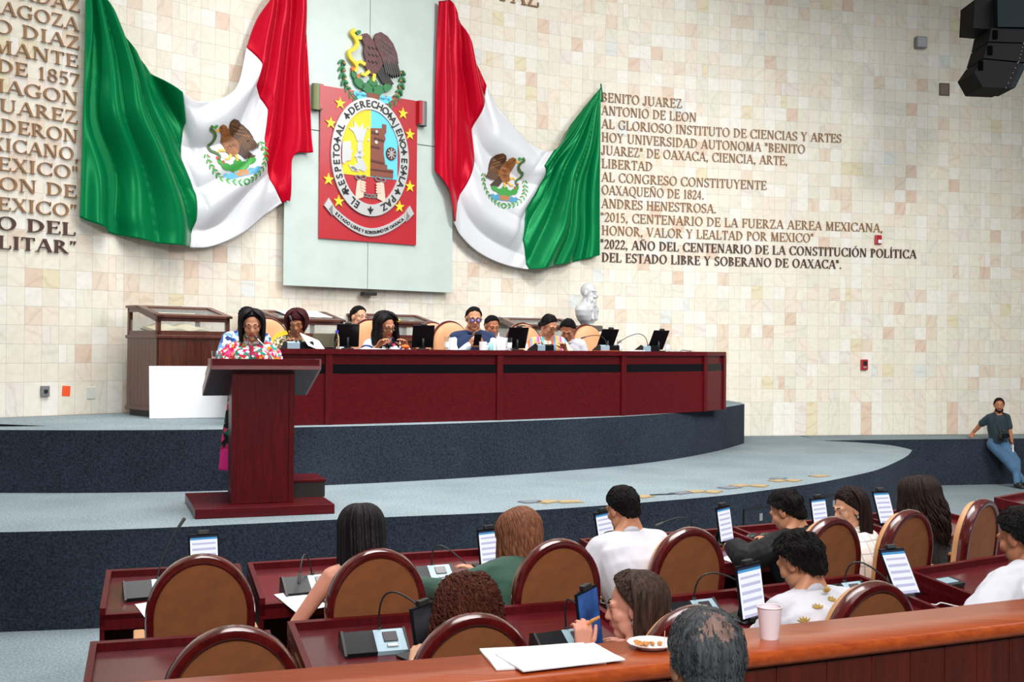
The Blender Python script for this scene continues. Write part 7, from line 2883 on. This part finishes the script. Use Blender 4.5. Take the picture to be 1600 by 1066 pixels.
def console_parts(t, mic=(0.05, 0.10, 0.26), mic_tip=(0.16, -0.10, 0.20), w=0.30, rear=False):
    """conference unit: black half, silver half with a small display, gooseneck microphone. Front edge at y = -0.075"""
    Rz = Matrix(((0, 0, 1, 0), (1, 0, 0, 0), (0, 1, 0, 0), (0, 0, 0, 1)))
    sec = [(-0.075, 0.0), (0.075, 0.0), (0.075, 0.062), (0.045, 0.078), (-0.075, 0.020)]
    mb = MB(); mb.prism(ccw(sec), -w/2, -0.005, Rz); mb.build('speaker_half', M_GLOSSBLK, t)
    mb = MB(); mb.prism(ccw(sec), -0.005, w/2-0.01, Rz); mb.build('control_half', M_SILBLUE, t)
    mb = MB(); mb.prism(ccw([(-0.08, 0.0), (0.08, 0.0), (0.08, 0.066), (0.045, 0.084), (-0.08, 0.014)]), -w/2-0.012, -w/2, Rz)
    mb.build('end_cap', M_BLK, t)
    mb = MB(); mb.prism(ccw([(-0.08, 0.0), (0.08, 0.0), (0.08, 0.066), (0.045, 0.084), (-0.08, 0.014)]), w/2-0.01, w/2+0.002, Rz)
    mb.build('end_cap', M_BLK, t)
    sl = math.atan2(0.058, 0.12)
    S = Matrix.Translation((0, -0.015, 0.0495)) @ Matrix.Rotation(sl, 4, 'X')
    mb = MB(); mb.bbox(0.035, -0.012, 0.001, 0.105, 0.048, 0.005, 0.002, S); mb.build('display', M_SCRDK, t)
    mb = MB(); mb.bbox(0.045, -0.045, 0.001, 0.100, -0.026, 0.006, 0.004, S)
    mb.build('button', M_CHROME, t)
    b = Vector((0.03, 0.055, 0.07))
    p1 = Vector(mic); p2 = Vector(mic_tip)
    pts = []
    for i in range(13):
        k = i/12
        pts.append((1-k)**2*b+2*k*(1-k)*p1+k*k*p2)
    mb = MB(); mb.tube(pts, 0.0048, 8); g = mb.build('gooseneck', M_BLK, t, True)
    d = (pts[-1]-pts[-2]).normalized()
    mb = MB(); mb.cone(pts[-1]-d*0.02, 0.009, pts[-1]+d*0.035, 0.0105); mb.build('microphone_head', mat('dark_grey_foam', srgb(60, 62, 66), 0.7), g, True)
    mb = MB(); mb.tube([b-Vector((0, 0, 0.006)), b+Vector((0, 0, 0.018))], 0.011, 10); mb.build('socket', M_BLK, t, True)


def console(M, label, group, mic=(0.05, 0.10, 0.26), tip=(0.16, -0.10, 0.20)):
    t = empty('conference_unit', label=label, cat='microphone unit', group=group)
    t.matrix_world = M
    console_parts(t, mic, tip)
    return t


def tablet(M, label, group, w=0.18, h=0.25, tilt=24, screen=None, stand=True, post=0.10):
    """upright tablet in a clamp stand; the screen looks towards local -y; M is the stand's foot"""
    t = empty('tablet_stand', label=label, cat='tablet', group=group)
    t.matrix_world = M
    T_ = Matrix.Translation((0, 0.0, 0.025)) @ Matrix.Rotation(-math.radians(tilt), 4, 'X')
    c = MB().bbox(-w/2, -0.006, 0.0, w/2, 0.006, h, 0.005, T_).build('tablet_case', M_GLOSSBLK, t)
    s = MB()
    s.box(-w/2+0.010, -0.0015, 0.0, w/2-0.010, 0.0015, h-0.028)
    s.build('screen', screen or M_PAGE, c, M=T_ @ Matrix.Translation((0, -0.0070, 0.014)))
    MB().bbox(-0.035, -0.016, h-0.008, 0.035, 0.016, h+0.022, 0.006, T_).build('clamp', M_BLK, t)
    MB().bbox(-0.04, -0.016, -0.014, 0.04, 0.016, 0.012, 0.005, T_).build('lower_clamp', M_BLK, t)
    mb = MB()
    q = T_ @ Vector((0, 0.012, h*0.45))
    mb.tube([(0, 0.09, 0.0), (0, 0.085, q.z*0.6), tuple(q)], [0.016, 0.014, 0.018], 10)
    mb.build('post', M_BLK, t, True)
    MB().bbox(-0.07, 0.0, 0.0, 0.07, 0.15, 0.012, 0.005).build('base', M_BLK, t)
    return t


GC, GT = 'conference units on the hall desks', 'tablets on the hall desks'
console(on_desk('D1', -2.05, 6.63, 0.1, 0), 'conference unit on the end desk in front of the empty front row armchair', GC, (0.05, 0.12, 0.20), (0.17, 0.16, 0.36))
console(on_desk('D2', -1.19, 6.86, 0.06), 'conference unit left of the woman with long straight dark hair', GC, (-0.02, 0.10, 0.33), (-0.10, -0.12, 0.13))
console(on_desk('D2', -0.50, 7.18, 0.0), 'conference unit right of the woman with long straight dark hair', GC, (0.0, 0.08, 0.34), (0.24, -0.08, 0.08))
console(on_desk('D3', 0.70, 7.92, 0.0), 'conference unit left of the man in plain white shirt', GC, (-0.20, 0.05, 0.22), (0.20, 0.02, 0.16))
console(on_desk('D3', 1.30, 8.25, 0.0), 'conference unit right of the man in plain white shirt', GC, (0.06, 0.06, 0.30), (-0.28, 0.02, 0.20))
console(on_desk('B', -0.635, 5.47, 0.0), 'conference unit alone on the second row desk behind the dark haired woman', GC, (0.0, 0.10, 0.42), (0.25, -0.16, 0.17))
console(on_desk('B', 0.275, 5.62, 0.12), 'conference unit between the curly haired woman and the woman with the snack', GC, (0.0, 0.10, 0.36), (0.10, -0.02, 0.12))
console(on_desk('C', 0.98, 6.12, 0.0), 'conference unit right of the woman with the snack', GC, (0.0, 0.06, 0.36), (0.36, -0.06, 0.12))
console(on_desk('E', 1.93, 6.62, 0.0), 'conference unit right of the man in embroidered shirt', GC, (0.02, 0.06, 0.34), (0.25, -0.12, 0.08))

tablet(on_desk('D1', -1.83, 6.92, 0.1), 'lit tablet half hidden behind the empty front row armchair', GT, tilt=20)
tablet(on_desk('D2', -0.115, 7.42, 0.15), 'lit tablet left of the woman in green blazer', GT, tilt=18)
tablet(on_desk('D3', 0.68, 8.08, 0.3), 'lit tablet on the left of the man in plain white shirt', GT, tilt=18)
tablet(on_desk('D4', 1.58, 8.42, 0.28), 'lit tablet on the left of the man in dark jacket', GT, w=0.175, h=0.265, tilt=16)
tablet(on_desk('D4', 2.42, 8.98, 0.1), 'lit tablet on the right of the man in dark jacket', GT, tilt=18)
tablet(on_desk('D5', 3.05, 9.32, -0.15), 'lit leaning tablet between the two dark haired women at the right', GT, w=0.19, h=0.28, tilt=28)
tablet(on_desk('B', -0.37, 5.36, 0.55), 'dark sleeping tablet left of the curly haired woman', GT, screen=M_DIM, tilt=14)
tablet(on_desk('B', 0.40, 5.56, 0.62), 'tablet with a blue picture in front of the woman in profile', GT, screen=M_BLUEPAGE, tilt=12, h=0.30, w=0.20)
tablet(on_desk('E', 1.29, 6.10, 0.22), 'large lit tablet in front of the man in embroidered shirt', GT, w=0.21, h=0.29, tilt=16)
tablet(on_desk('F', 2.30, 6.66, -0.1), 'lit tilted tablet left of the broad man in white shirt', GT, w=0.20, h=0.29, tilt=38)


def desk_paper(key, x, y, rz, w, d, label, group='papers on the hall desks', m=None, n=1):
    M = on_desk(key, x, y, rz, 0.002)
    o = paper_sheet((0, 0, 0), 0, w, d, label, n, group, m=m)
    o.matrix_world = M
    return o


desk_paper('D1', -1.93, 6.40, 0.25, 0.22, 0.28, 'white paper sheet on the end desk behind the empty front row armchair')
desk_paper('D2', -1.17, 6.62, 0.22, 0.23, 0.30, 'white paper sheet on the desk left of the dark straight haired woman')
desk_paper('D2', -0.52, 6.92, 0.1, 0.26, 0.30, 'white paper sheet on the desk right of the dark straight haired woman')
desk_paper('D3', 0.92, 7.92, 0.0, 0.22, 0.28, 'white paper sheet on the desk in front of the man in plain white shirt')
desk_paper('D4', 1.66, 8.10, 0.3, 0.30, 0.24, 'white paper sheet on the desk under the arm of the man in dark jacket')
t = empty('mobile_phone', label='mobile phone lying on paper beside the bare arm of the dark haired woman', cat='phone')
t.matrix_world = on_desk('D2', -1.045, 6.60, 0.5, 0.010)
MB().bbox(-0.035, -0.075, 0, 0.035, 0.075, 0.009, 0.003).build('case', M_BLK, t)
MB().bbox(-0.031, -0.070, 0.008, 0.031, 0.070, 0.0105, 0.001).build('screen', mat('phone_picture', srgb(150, 160, 170), 0.1, var=0.5, var_scale=40), t)
# dark spectacle cases by the man in dark jacket
for k, (dx, rz, lb) in enumerate(((1.80, 0.3, 'small black rounded case nearer the tablet of the man in dark jacket'), (1.93, -0.2, 'small black rounded case beside the arm of the man in dark jacket'))):
    t = empty('small_case', label=lb, cat='case', group='black cases on the desk')
    t.matrix_world = on_desk('D4', dx, 8.60+0.06*k, rz, 0.0)
    mb = MB(); mb.ell((0, 0, 0.028), (0.075, 0.035, 0.028)); mb.build('shell', M_BLK, t, True)
    MB().bbox(-0.02, -0.037, 0.022, 0.02, -0.030, 0.034, 0.002).build('clasp', M_METAL, t)
t = empty('document_holder', label='black document holder with white paper on the desk at the right edge', cat='holder')
t.matrix_world = on_desk('D6', 4.98, 10.85, 0.2)
Mh = Matrix.Rotation(math.radians(35), 4, 'X')
MB().bbox(-0.13, -0.10, 0.0, 0.13, 0.16, 0.02, 0.006, Mh).build('holder', M_BLK, t)
MB().bbox(-0.10, -0.08, 0.02, 0.10, 0.14, 0.024, 0.001, Mh).build('paper', M_PAPER, t)
t = empty('keypad', label='dark grey keypad on the desk beyond the broad man in white shirt', cat='keypad')
t.matrix_world = on_desk('F', 2.66, 7.02, 0.0)
MB().bbox(-0.10, -0.06, 0, 0.10, 0.06, 0.03, 0.008).build('housing', M_BLK, t)
MB().bbox(-0.06, -0.04, 0.028, 0.06, 0.04, 0.034, 0.003).build('panel', M_SILBLUE, t)
mb = MB()
mb.tube(smooth3([(0, 0, 0.004), (0.05, -0.06, 0.004), (0.12, -0.05, 0.004), (0.16, -0.12, 0.004), (0.22, -0.16, 0.004)]), 0.004, 6)
o = mb.build('charging_cable', mat('white_cable', srgb(232, 232, 232), 0.5), None, True)
o.matrix_world = on_desk('F', 2.36, 6.62, 0.0, 0.004)
tag(o, 'white charging cable below the tilted tablet near the broad man', 'cable')

# ------------------------------------------------------------------ things on the presidium desk (front edge lies at z 2.185)
ZP = ZT


def on_presidium(px, d):
    """point on the desk top at fraction px along the whole front line, d behind the front edge"""
    P = [Vector(p) for p in desk_front]
    Ls = [(P[i+1]-P[i]).length for i in range(len(P)-1)]
    s = px*sum(Ls)
    for i, L in enumerate(Ls):
        if s <= L or i == len(Ls)-1:
            a = P[i].lerp(P[i+1], s/L)
            tdir = (P[i+1]-P[i]).normalized()
            n = Vector((-tdir.y, tdir.x))
            return Vector((a.x+n.x*d, a.y+n.y*d, ZP)), math.atan2(tdir.y, tdir.x)
        s -= L


GP, GPT = 'conference units on the presidium desk', 'tablets on the presidium desk'
# unit faces the seated person: local +y looks to the hall, so turn by pi
for s, d, lb, mic, tip, rz in (
        (0.088, 0.28, 'conference unit in front of the patterned blouse woman', (0.06, 0.05, 0.26), (0.05, -0.06, 0.33), 0.15),
        (0.530, 0.34, 'conference unit left of the striped blouse woman', (0.08, 0.05, 0.30), (0.18, -0.12, 0.30), 0.2),
        (0.675, 0.30, 'conference unit right of the striped blouse woman', (0.02, 0.02, 0.26), (0.30, -0.06, 0.17), -0.2),
        (0.785, 0.28, 'conference unit nearest the right end of the presidium desk', (0.04, 0.02, 0.36), (0.40, -0.10, 0.12), -0.1)):
    p, a = on_presidium(s, d)
    console(frame(p, a+PI+rz), lb, GP, mic, tip)
for s, d, lb, rz in ((0.183, 0.50, 'black tablet seen from behind, in front of the man in pale blue shirt', 0.5), (0.305, 0.42, 'black tablet seen from behind, right of the woman with red hair flower', 0.5),
                     (0.500, 0.56, 'black tablet seen from behind, left of the striped blouse woman', 0.5), (0.690, 0.42, 'black tablet seen from behind, right of the striped blouse woman', 0.75),
                     (0.820, 0.34, 'black tablet seen from behind, nearest the right end of the desk', 0.75)):
    p, a = on_presidium(s, d)
    tablet(frame(p, a+PI-0.45+0.2*rz), lb, GPT, w=0.25, h=0.30, tilt=32)


def tumbler(s, d, lb, h=0.15, r=0.036, paper=True):
    p, a = on_presidium(s, d)
    t = empty('drinking_glass', p, a, lb, 'glass', 'glasses on the presidium desk')
    mb = MB(); mb.lathe([(0, 0.004), (r*0.85, 0.004), (r, h), (r*1.02, h), (r*0.88, 0), (0, 0)], 24, caps=False)
    mb.build('glass_wall', M_CLEAR, t, True, angle=50)
    if paper:
        mb = MB(); mb.lathe([(r*0.86, 0.03), (r*0.97, h*0.62), (r*1.035, h*0.62), (r*0.93, 0.03)], 24, caps=False)
        mb.build('paper_cover', M_PAPER, t, True, angle=50)
    return t


tumbler(0.335, 0.22, 'tall glass with paper cover right of the red flower woman')
tumbler(0.455, 0.24, 'tall glass with paper cover right of the man in navy vest')
tumbler(0.722, 0.36, 'tall glass with paper cover between the two right tablets')
tumbler(0.850, 0.30, 'tall glass with paper cover at the right end of the desk')
p, a = on_presidium(0.398, 0.20)
t = empty('mug', p, a, 'white mug in front of the man in navy vest', 'mug')
mb = MB(); mb.lathe([(0, 0.0), (0.042, 0.0), (0.046, 0.10), (0.042, 0.10), (0.038, 0.006), (0, 0.006)], 24, caps=False); mb.build('cup', mat('white_china', srgb(240, 240, 240), 0.2), t, True, angle=50)
mb = MB(); mb.tube([(0.044, 0, 0.08), (0.072, 0, 0.075), (0.072, 0, 0.035), (0.043, 0, 0.025)], 0.006, 8); mb.build('handle', mat('white_china', srgb(240, 240, 240), 0.2), t, True)
for s, col, lb, hh in ((0.415, (150, 215, 225), 'small pale blue bottle right of the white mug', 0.13), (0.430, (232, 236, 242), 'small white pointed bottle right of the pale blue bottle', 0.21)):
    p, a = on_presidium(s, 0.2)
    t = empty('squeeze_bottle', p, a, lb, 'bottle')
    mb = MB(); mb.lathe([(0, 0), (0.030, 0.0), (0.032, 0.02), (0.032, hh*0.55), (0.024, hh*0.68), (0.014, hh*0.74), (0, hh*0.74)], 20); mb.build('flask', mat('pale_blue_plastic' if hh < 0.2 else 'milky_plastic', srgb(*col), 0.3), t, True, angle=50)
    mb = MB(); mb.lathe([(0, hh*0.74), (0.012, hh*0.74), (0.004, hh), (0, hh)], 14); mb.build('cap', mat('bottle_cap_white', srgb(220, 230, 240), 0.3), t, True, angle=40)
p, a = on_presidium(0.105, 0.30)
o = paper_sheet(p+Vector((0.06, 0.02, 0.06)), a+0.3, 0.30, 0.22, 'white sheet standing tilted in front of the patterned blouse woman', tilt=(math.radians(38), math.radians(20)))
p, a = on_presidium(0.142, 0.46)
t = empty('laptop', p, a, 'olive grey laptop lid standing open on the desk left of the first tablet', 'laptop')
MB().bbox(-0.135, 0.0, 0.0, 0.135, 0.20, 0.02, 0.005).build('base', M_BLK, t)
MB().bbox(-0.135, -0.012, 0.015, 0.135, 0.0, 0.175, 0.006, Matrix.Rotation(math.radians(8), 4, 'X')).build('lid', mat('olive_grey_metal', srgb(112, 110, 92), 0.35, 0.3), t)
p, a = on_presidium(0.160, 0.40)
t = empty('water_bottle', p, a, 'clear water bottle with blue cap right of the laptop', 'bottle')
mb = MB(); mb.lathe([(0, 0), (0.030, 0), (0.032, 0.01), (0.032, 0.13), (0.014, 0.17), (0.014, 0.18), (0, 0.18)], 20); mb.build('bottle_body', M_CLEAR, t, True, angle=50)
mb = MB(); mb.lathe([(0, 0.178), (0.017, 0.178), (0.017, 0.205), (0, 0.205)], 16); mb.build('cap', mat('blue_cap', srgb(40, 60, 190), 0.4), t, True, angle=40)
p, a = on_presidium(0.265, 0.26)
t = empty('orange_flower', p, a, 'orange flower lying on the desk before the white blouse woman', 'flower')
mb = MB()
for k in range(8):
    aa = 2*PI*k/8
    mb.ell((0.028*math.cos(aa), 0.028*math.sin(aa), 0.03), (0.022, 0.022, 0.020), nu=10, nv=8)
mb.ell((0, 0, 0.04), (0.022, 0.022, 0.018), nu=10, nv=8)
mb.build('petals', mat('orange_petals', srgb(240, 100, 30), 0.6), t, True)
p, a = on_presidium(0.650, 0.13)
paper_sheet(p, a, 0.28, 0.16, 'orange folder lying near the desk edge below the right armchair', 3, m=mat('orange_folder', srgb(200, 96, 36), 0.6))
p, a = on_presidium(0.745, 0.20)
paper_sheet(p, a+0.3, 0.20, 0.14, 'crumpled white paper between the two right conference units', 9)
p, a = on_presidium(0.20, 0.16)
paper_sheet(p, a, 0.30, 0.20, 'white papers below the first black tablet', 5)
mb = MB()
p, a = on_presidium(0.89, 0.30)
mb.tube([(0, 0, 0.006), (0.08, 0.02, 0.02), (0.18, 0.05, 0.014), (0.28, 0.02, 0.006)], 0.005, 6)
o = mb.build('cable', M_BLK, None, True); o.matrix_world = frame(p, a)
tag(o, 'black cable lying at the right end of the presidium desk', 'cable')

# glass and microphones on the lectern
def lect(x, y, z):
    return LF @ Vector((x, y, z))
p = lect(0.175, 0.19, 1.302)
t = empty('drinking_glass', p, 0, 'short water glass at the left corner of the lectern', 'glass')
MB().bbox(-0.05, -0.03, -0.03, 0.05, 0.06, 0.0, 0.003).build('coaster', M_BLK, t)
mb = MB(); mb.lathe([(0, 0.006), (0.032, 0.006), (0.036, 0.10), (0.038, 0.10), (0.034, 0), (0, 0)], 22, caps=False); mb.build('glass_wall', M_CLEAR, t, True, angle=50)
mb = MB(); mb.lathe([(0, 0.008), (0.031, 0.008), (0.033, 0.05), (0, 0.05)], 22); mb.build('water', mat('water', (0.9, 0.95, 0.95), 0.02, transmission=1.0), t, True, angle=50)
for x0, x1, lb in ((0.50, 0.47, 'gooseneck microphone at the middle of the lectern'), (0.72, 0.55, 'thin gooseneck microphone at the right of the lectern')):
    p = lect(x0, 0.34, 1.215)
    t = empty('microphone', p, math.radians(20), lb, 'microphone', 'lectern microphones')
    mb = MB(); mb.lathe([(0, 0), (0.03, 0), (0.03, 0.012), (0.012, 0.02), (0, 0.02)], 18); mb.build('base', M_BLK, t, True, angle=40)
    dx = x1-x0
    pts = [(0, 0, 0.01), (dx*0.25, 0.02, 0.12), (dx*0.6, 0.06, 0.22), (dx, 0.13, 0.30)]
    mb = MB(); mb.tube(smooth3(pts), 0.0055, 8); g = mb.build('gooseneck', M_CHROME if x0 > 0.6 else M_BLK, t, True)
    mb = MB(); mb.cone((dx, 0.13, 0.30), 0.012, (dx-0.01, 0.165, 0.32), 0.014); mb.build('microphone_head', M_BLK, g, True)

# ------------------------------------------------------------------ bust on its pedestal
BX, BY = 1.14, 17.6
pdl = empty('pedestal', (BX, BY, 1.375), math.radians(28), 'dark grey pedestal under the white bust', 'pedestal')
M_PED = mat('dark_grey_stone', srgb(86, 78, 76), 0.5, var=0.15)
MB().bbox(-0.14, -0.14, 0.06, 0.14, 0.14, 1.12, 0.01).build('shaft', M_PED, pdl)
MB().bbox(-0.18, -0.18, 1.10, 0.18, 0.18, 1.19, 0.015).build('top_slab', M_PED, pdl)
MB().bbox(-0.18, -0.18, 0.0, 0.18, 0.18, 0.08, 0.01).build('foot', M_PED, pdl)
M_MARB = mat('white_marble_bust', srgb(196, 198, 202), 0.45, var=0.04)
bu = empty('bust', (BX, BY, 2.565), math.radians(28+180+34), 'white marble bust of a bearded man in a coat on the pedestal', 'bust')
mb = MB()
q = 1.12
mb.lathe([(0, 0), (0.11, 0), (0.09, 0.04), (0.10, 0.06), (0, 0.06)], 24)
rs = []
for z, rx, ry in ((0.03, .10, .09), (0.08, .17, .115), (0.15, .225, .13), (0.23, .25, .135), (0.29, .235, .12), (0.33, .16, .10), (0.36, .085, .08), (0.40, .075, .075)):
    rs.append([(rx*(1.22 if z < 0.32 else 1)*math.copysign(abs(math.cos(a))**0.85, math.cos(a)), ry*math.copysign(abs(math.sin(a))**0.85, math.sin(a)), z) for a in [2*PI*i/28 for i in range(28)]])
mb.rings(rs)
Hb = Matrix.Translation((0, 0.03, 0.495)) @ Matrix.Scale(1.28, 4)
mb.cone((0, 0.0, 0.34), 0.075, (0, 0.0, 0.44), 0.070)
mb.ell((0, -0.012, 0.032), (0.076, 0.096, 0.090), Hb, 24, 16)
mb.ell((0, 0.026, -0.030), (0.060, 0.068, 0.084), Hb, 24, 16)
mb.ell((0, 0.064, -0.105), (0.040, 0.036, 0.050), Hb)
mb.ell((0, 0.072, -0.140), (0.026, 0.026, 0.036), Hb)
for k in (-1, 1):
    mb.ell((k*0.045, 0.035, -0.085), (0.026, 0.045, 0.040), Hb)
    mb.ell((k*0.022, 0.094, -0.052), (0.024, 0.012, 0.009), Hb)
    mb.ell((k*0.079, -0.008, -0.006), (0.010, 0.024, 0.034), Hb)
    mb.cone(Hb @ Vector((k*0.045, 0.078, 0.024)), 0.016, Hb @ Vector((k*0.012, 0.092, 0.020)), 0.016)
    mb.cone((k*0.035, 0.095, 0.36), 0.022, (k*0.075, 0.135, 0.10), 0.022)
    mb.cone((k*0.075, 0.06, 0.37), 0.022, (k*0.11, 0.115, 0.24), 0.030)
mb.cone(Hb @ Vector((0, 0.090, 0.010)), 0.012, Hb @ Vector((0, 0.112, -0.034)), 0.018)
mb.cone((-0.025, 0.11, 0.345), 0.016, (0.025, 0.11, 0.345), 0.016)
o = mb.build('carved_figure', M_MARB, bu)
remesh(o, 0.007, 2, 0.4)
for k in (-1, 1):
    e = MB(); e.ell((k*0.031, 0.083, -0.001), (0.014, 0.012, 0.009), Hb, 10, 8); e.build('carved_eye', M_MARB, bu, True)

# ------------------------------------------------------------------ cards lying along the edge of the stage
M_CARD = mat('tan_card', srgb(156, 136, 100), 0.8)
M_CARDG = mat('grey_card', srgb(110, 116, 124), 0.7)
cards = [(0.20, 10.85, 0, 'grey'), (0.36, 10.86, 1, ''), (0.56, 10.88, 1, ''), (1.30, 11.30, 1, ''), (1.72, 11.62, 0, 'grey'), (1.90, 11.74, 1, ''), (2.06, 11.74, 1, ''), (2.30, 12.10, 0, 'grey'),
         (2.46, 12.30, 1, ''), (2.66, 12.30, 1, ''), (2.98, 12.78, 1, ''), (3.14, 12.82, 1, ''), (3.02, 13.02, 0, 'grey'), (3.56, 13.30, 1, '')]
for i, (x, y, tan, g) in enumerate(cards):
    a = face_dir(x, y)+0.3*math.sin(i*2.3)
    mb = MB()
    mb.bbox(-0.115, -0.075, 0.0, 0.115, 0.075, 0.006, 0.001)
    mb.box(-0.10, -0.07, 0.006, 0.08, 0.07, 0.010)
    o = mb.build('floor_card', M_CARD if tan else M_CARDG)
    o.matrix_world = frame((x, y, 0.766), a)
    tag(o, ('tan card' if tan else 'grey card')+' lying flat near the front edge of the stage carpet', 'card', 'tan cards on the stage floor' if tan else 'grey cards on the stage floor')
mb = MB()
mb.tube([(1.38, 11.42, 0.771), (1.50, 11.47, 0.772), (1.60, 11.50, 0.771), (1.72, 11.60, 0.771), (1.82, 11.72, 0.771)], 0.006, 6)
tag(mb.build('floor_cable', M_BLK, None, True), 'thin black cable on the stage floor between the tan cards', 'cable')

# ------------------------------------------------------------------ things on the gallery rail
o = paper_sheet((0.10, 3.535, ZR+0.001), math.radians(14), 0.34, 0.23, 'stack of white papers lying on the wooden rail', 3, 'papers on the rail')
o = paper_sheet((0.155, 3.505, ZR+0.008), math.radians(24), 0.34, 0.20, 'loose white sheet on top of the papers on the wooden rail', 2, 'papers on the rail')
pl = empty('paper_plate', (0.452, 3.665, ZR), 0.3, 'white paper plate with snack crumbs on the wooden rail', 'plate')
mb = MB()
rs = []
for r, z in ((0.045, 0.0), (0.048, 0.002), (0.058, 0.012), (0.076, 0.016), (0.077, 0.019), (0.058, 0.0145), (0.046, 0.005), (0.001, 0.004)):
    rs.append([(r*(1+0.012*math.sin(i*PI/2)*(r > .07))*math.cos(2*PI*i/48), r*(1+0.012*math.sin(i*PI/2)*(r > .07))*math.sin(2*PI*i/48), z) for i in range(48)])
mb.rings(rs)
mb.build('dish', mat('white_card_plate', srgb(240, 238, 240), 0.6), pl, True, angle=60)
M_CR = mat('golden_crust', srgb(206, 140, 72), 0.6, var=0.3, var_scale=60)
rng = random.Random(12)
for k in range(9):
    t_ = empty('snack_piece', (0.452+rng.uniform(-.05, .03), 3.665+rng.uniform(-.025, .03), ZR+0.008), rng.random()*3, 'golden brown snack piece on the white paper plate', 'food', 'snack pieces on the paper plate')
    mb = MB()
    mb.ell((0, 0, 0.004), (rng.uniform(.008, .018), rng.uniform(.006, .010), rng.uniform(.004, .007)), nu=10, nv=6)
    mb.ell((0.01, 0.004, 0.004), (rng.uniform(.006, .010), rng.uniform(.005, .008), 0.004), nu=10, nv=6)
    mb.build('crust', M_CR, t_, True)
mb = MB(); mb.tube([(0, 0, 0), (0.002, 0.003, 0.052)], 0.0012, 6)
o = mb.build('toothpick', mat('pale_wood_pick', srgb(220, 200, 160), 0.6)); o.location = (0.490, 3.645, ZR+0.006)
tag(o, 'wooden toothpick standing upright in a snack piece on the plate', 'toothpick')
cp = empty('paper_cup', (0.857, 3.80, ZR), 0, 'white paper cup standing on the wooden rail', 'cup')
mb = MB(); mb.lathe([(0, 0.004), (0.028, 0.004), (0.040, 0.104), (0.0405, 0.104), (0.0295, 0.0), (0.027, 0.0), (0.026, 0.003)], 40, caps=False)
mb.build('cup_wall', mat('white_cup_paper', srgb(238, 226, 232), 0.6), cp, True, angle=50)
mb = MB(); mb.tube([(0.0408*math.cos(a), 0.0408*math.sin(a), 0.104) for a in [2*PI*i/40 for i in range(41)]], 0.0022, 8); mb.build('rolled_rim', mat('white_cup_paper', srgb(238, 226, 232), 0.6), cp, True)
# tripod foot at the right edge, on the ledge
tr = empty('tripod', (9.02, 19.78, 0.765), 0, 'grey metal tripod standing on the ledge right of the leaning man', 'tripod')
mb = MB(); mb.tube([(0, 0, 0.10), (0.0, 0, 0.22)], 0.03, 10); mb.build('centre_column', M_METAL, tr, True)
for k in range(3):
    a = 2*PI*k/3+0.4
    mb = MB(); mb.tube([(0, 0, 0.17), (0.10*math.cos(a), 0.10*math.sin(a), 0.0)], 0.014, 8); mb.build('leg', M_METAL, tr, True)
mb = MB(); mb.tube([(-0.12, 0, 0.27), (0.0, 0, 0.23), (0.10, 0, 0.24)], 0.012, 8); mb.build('pan_handle', M_METAL, tr, True)
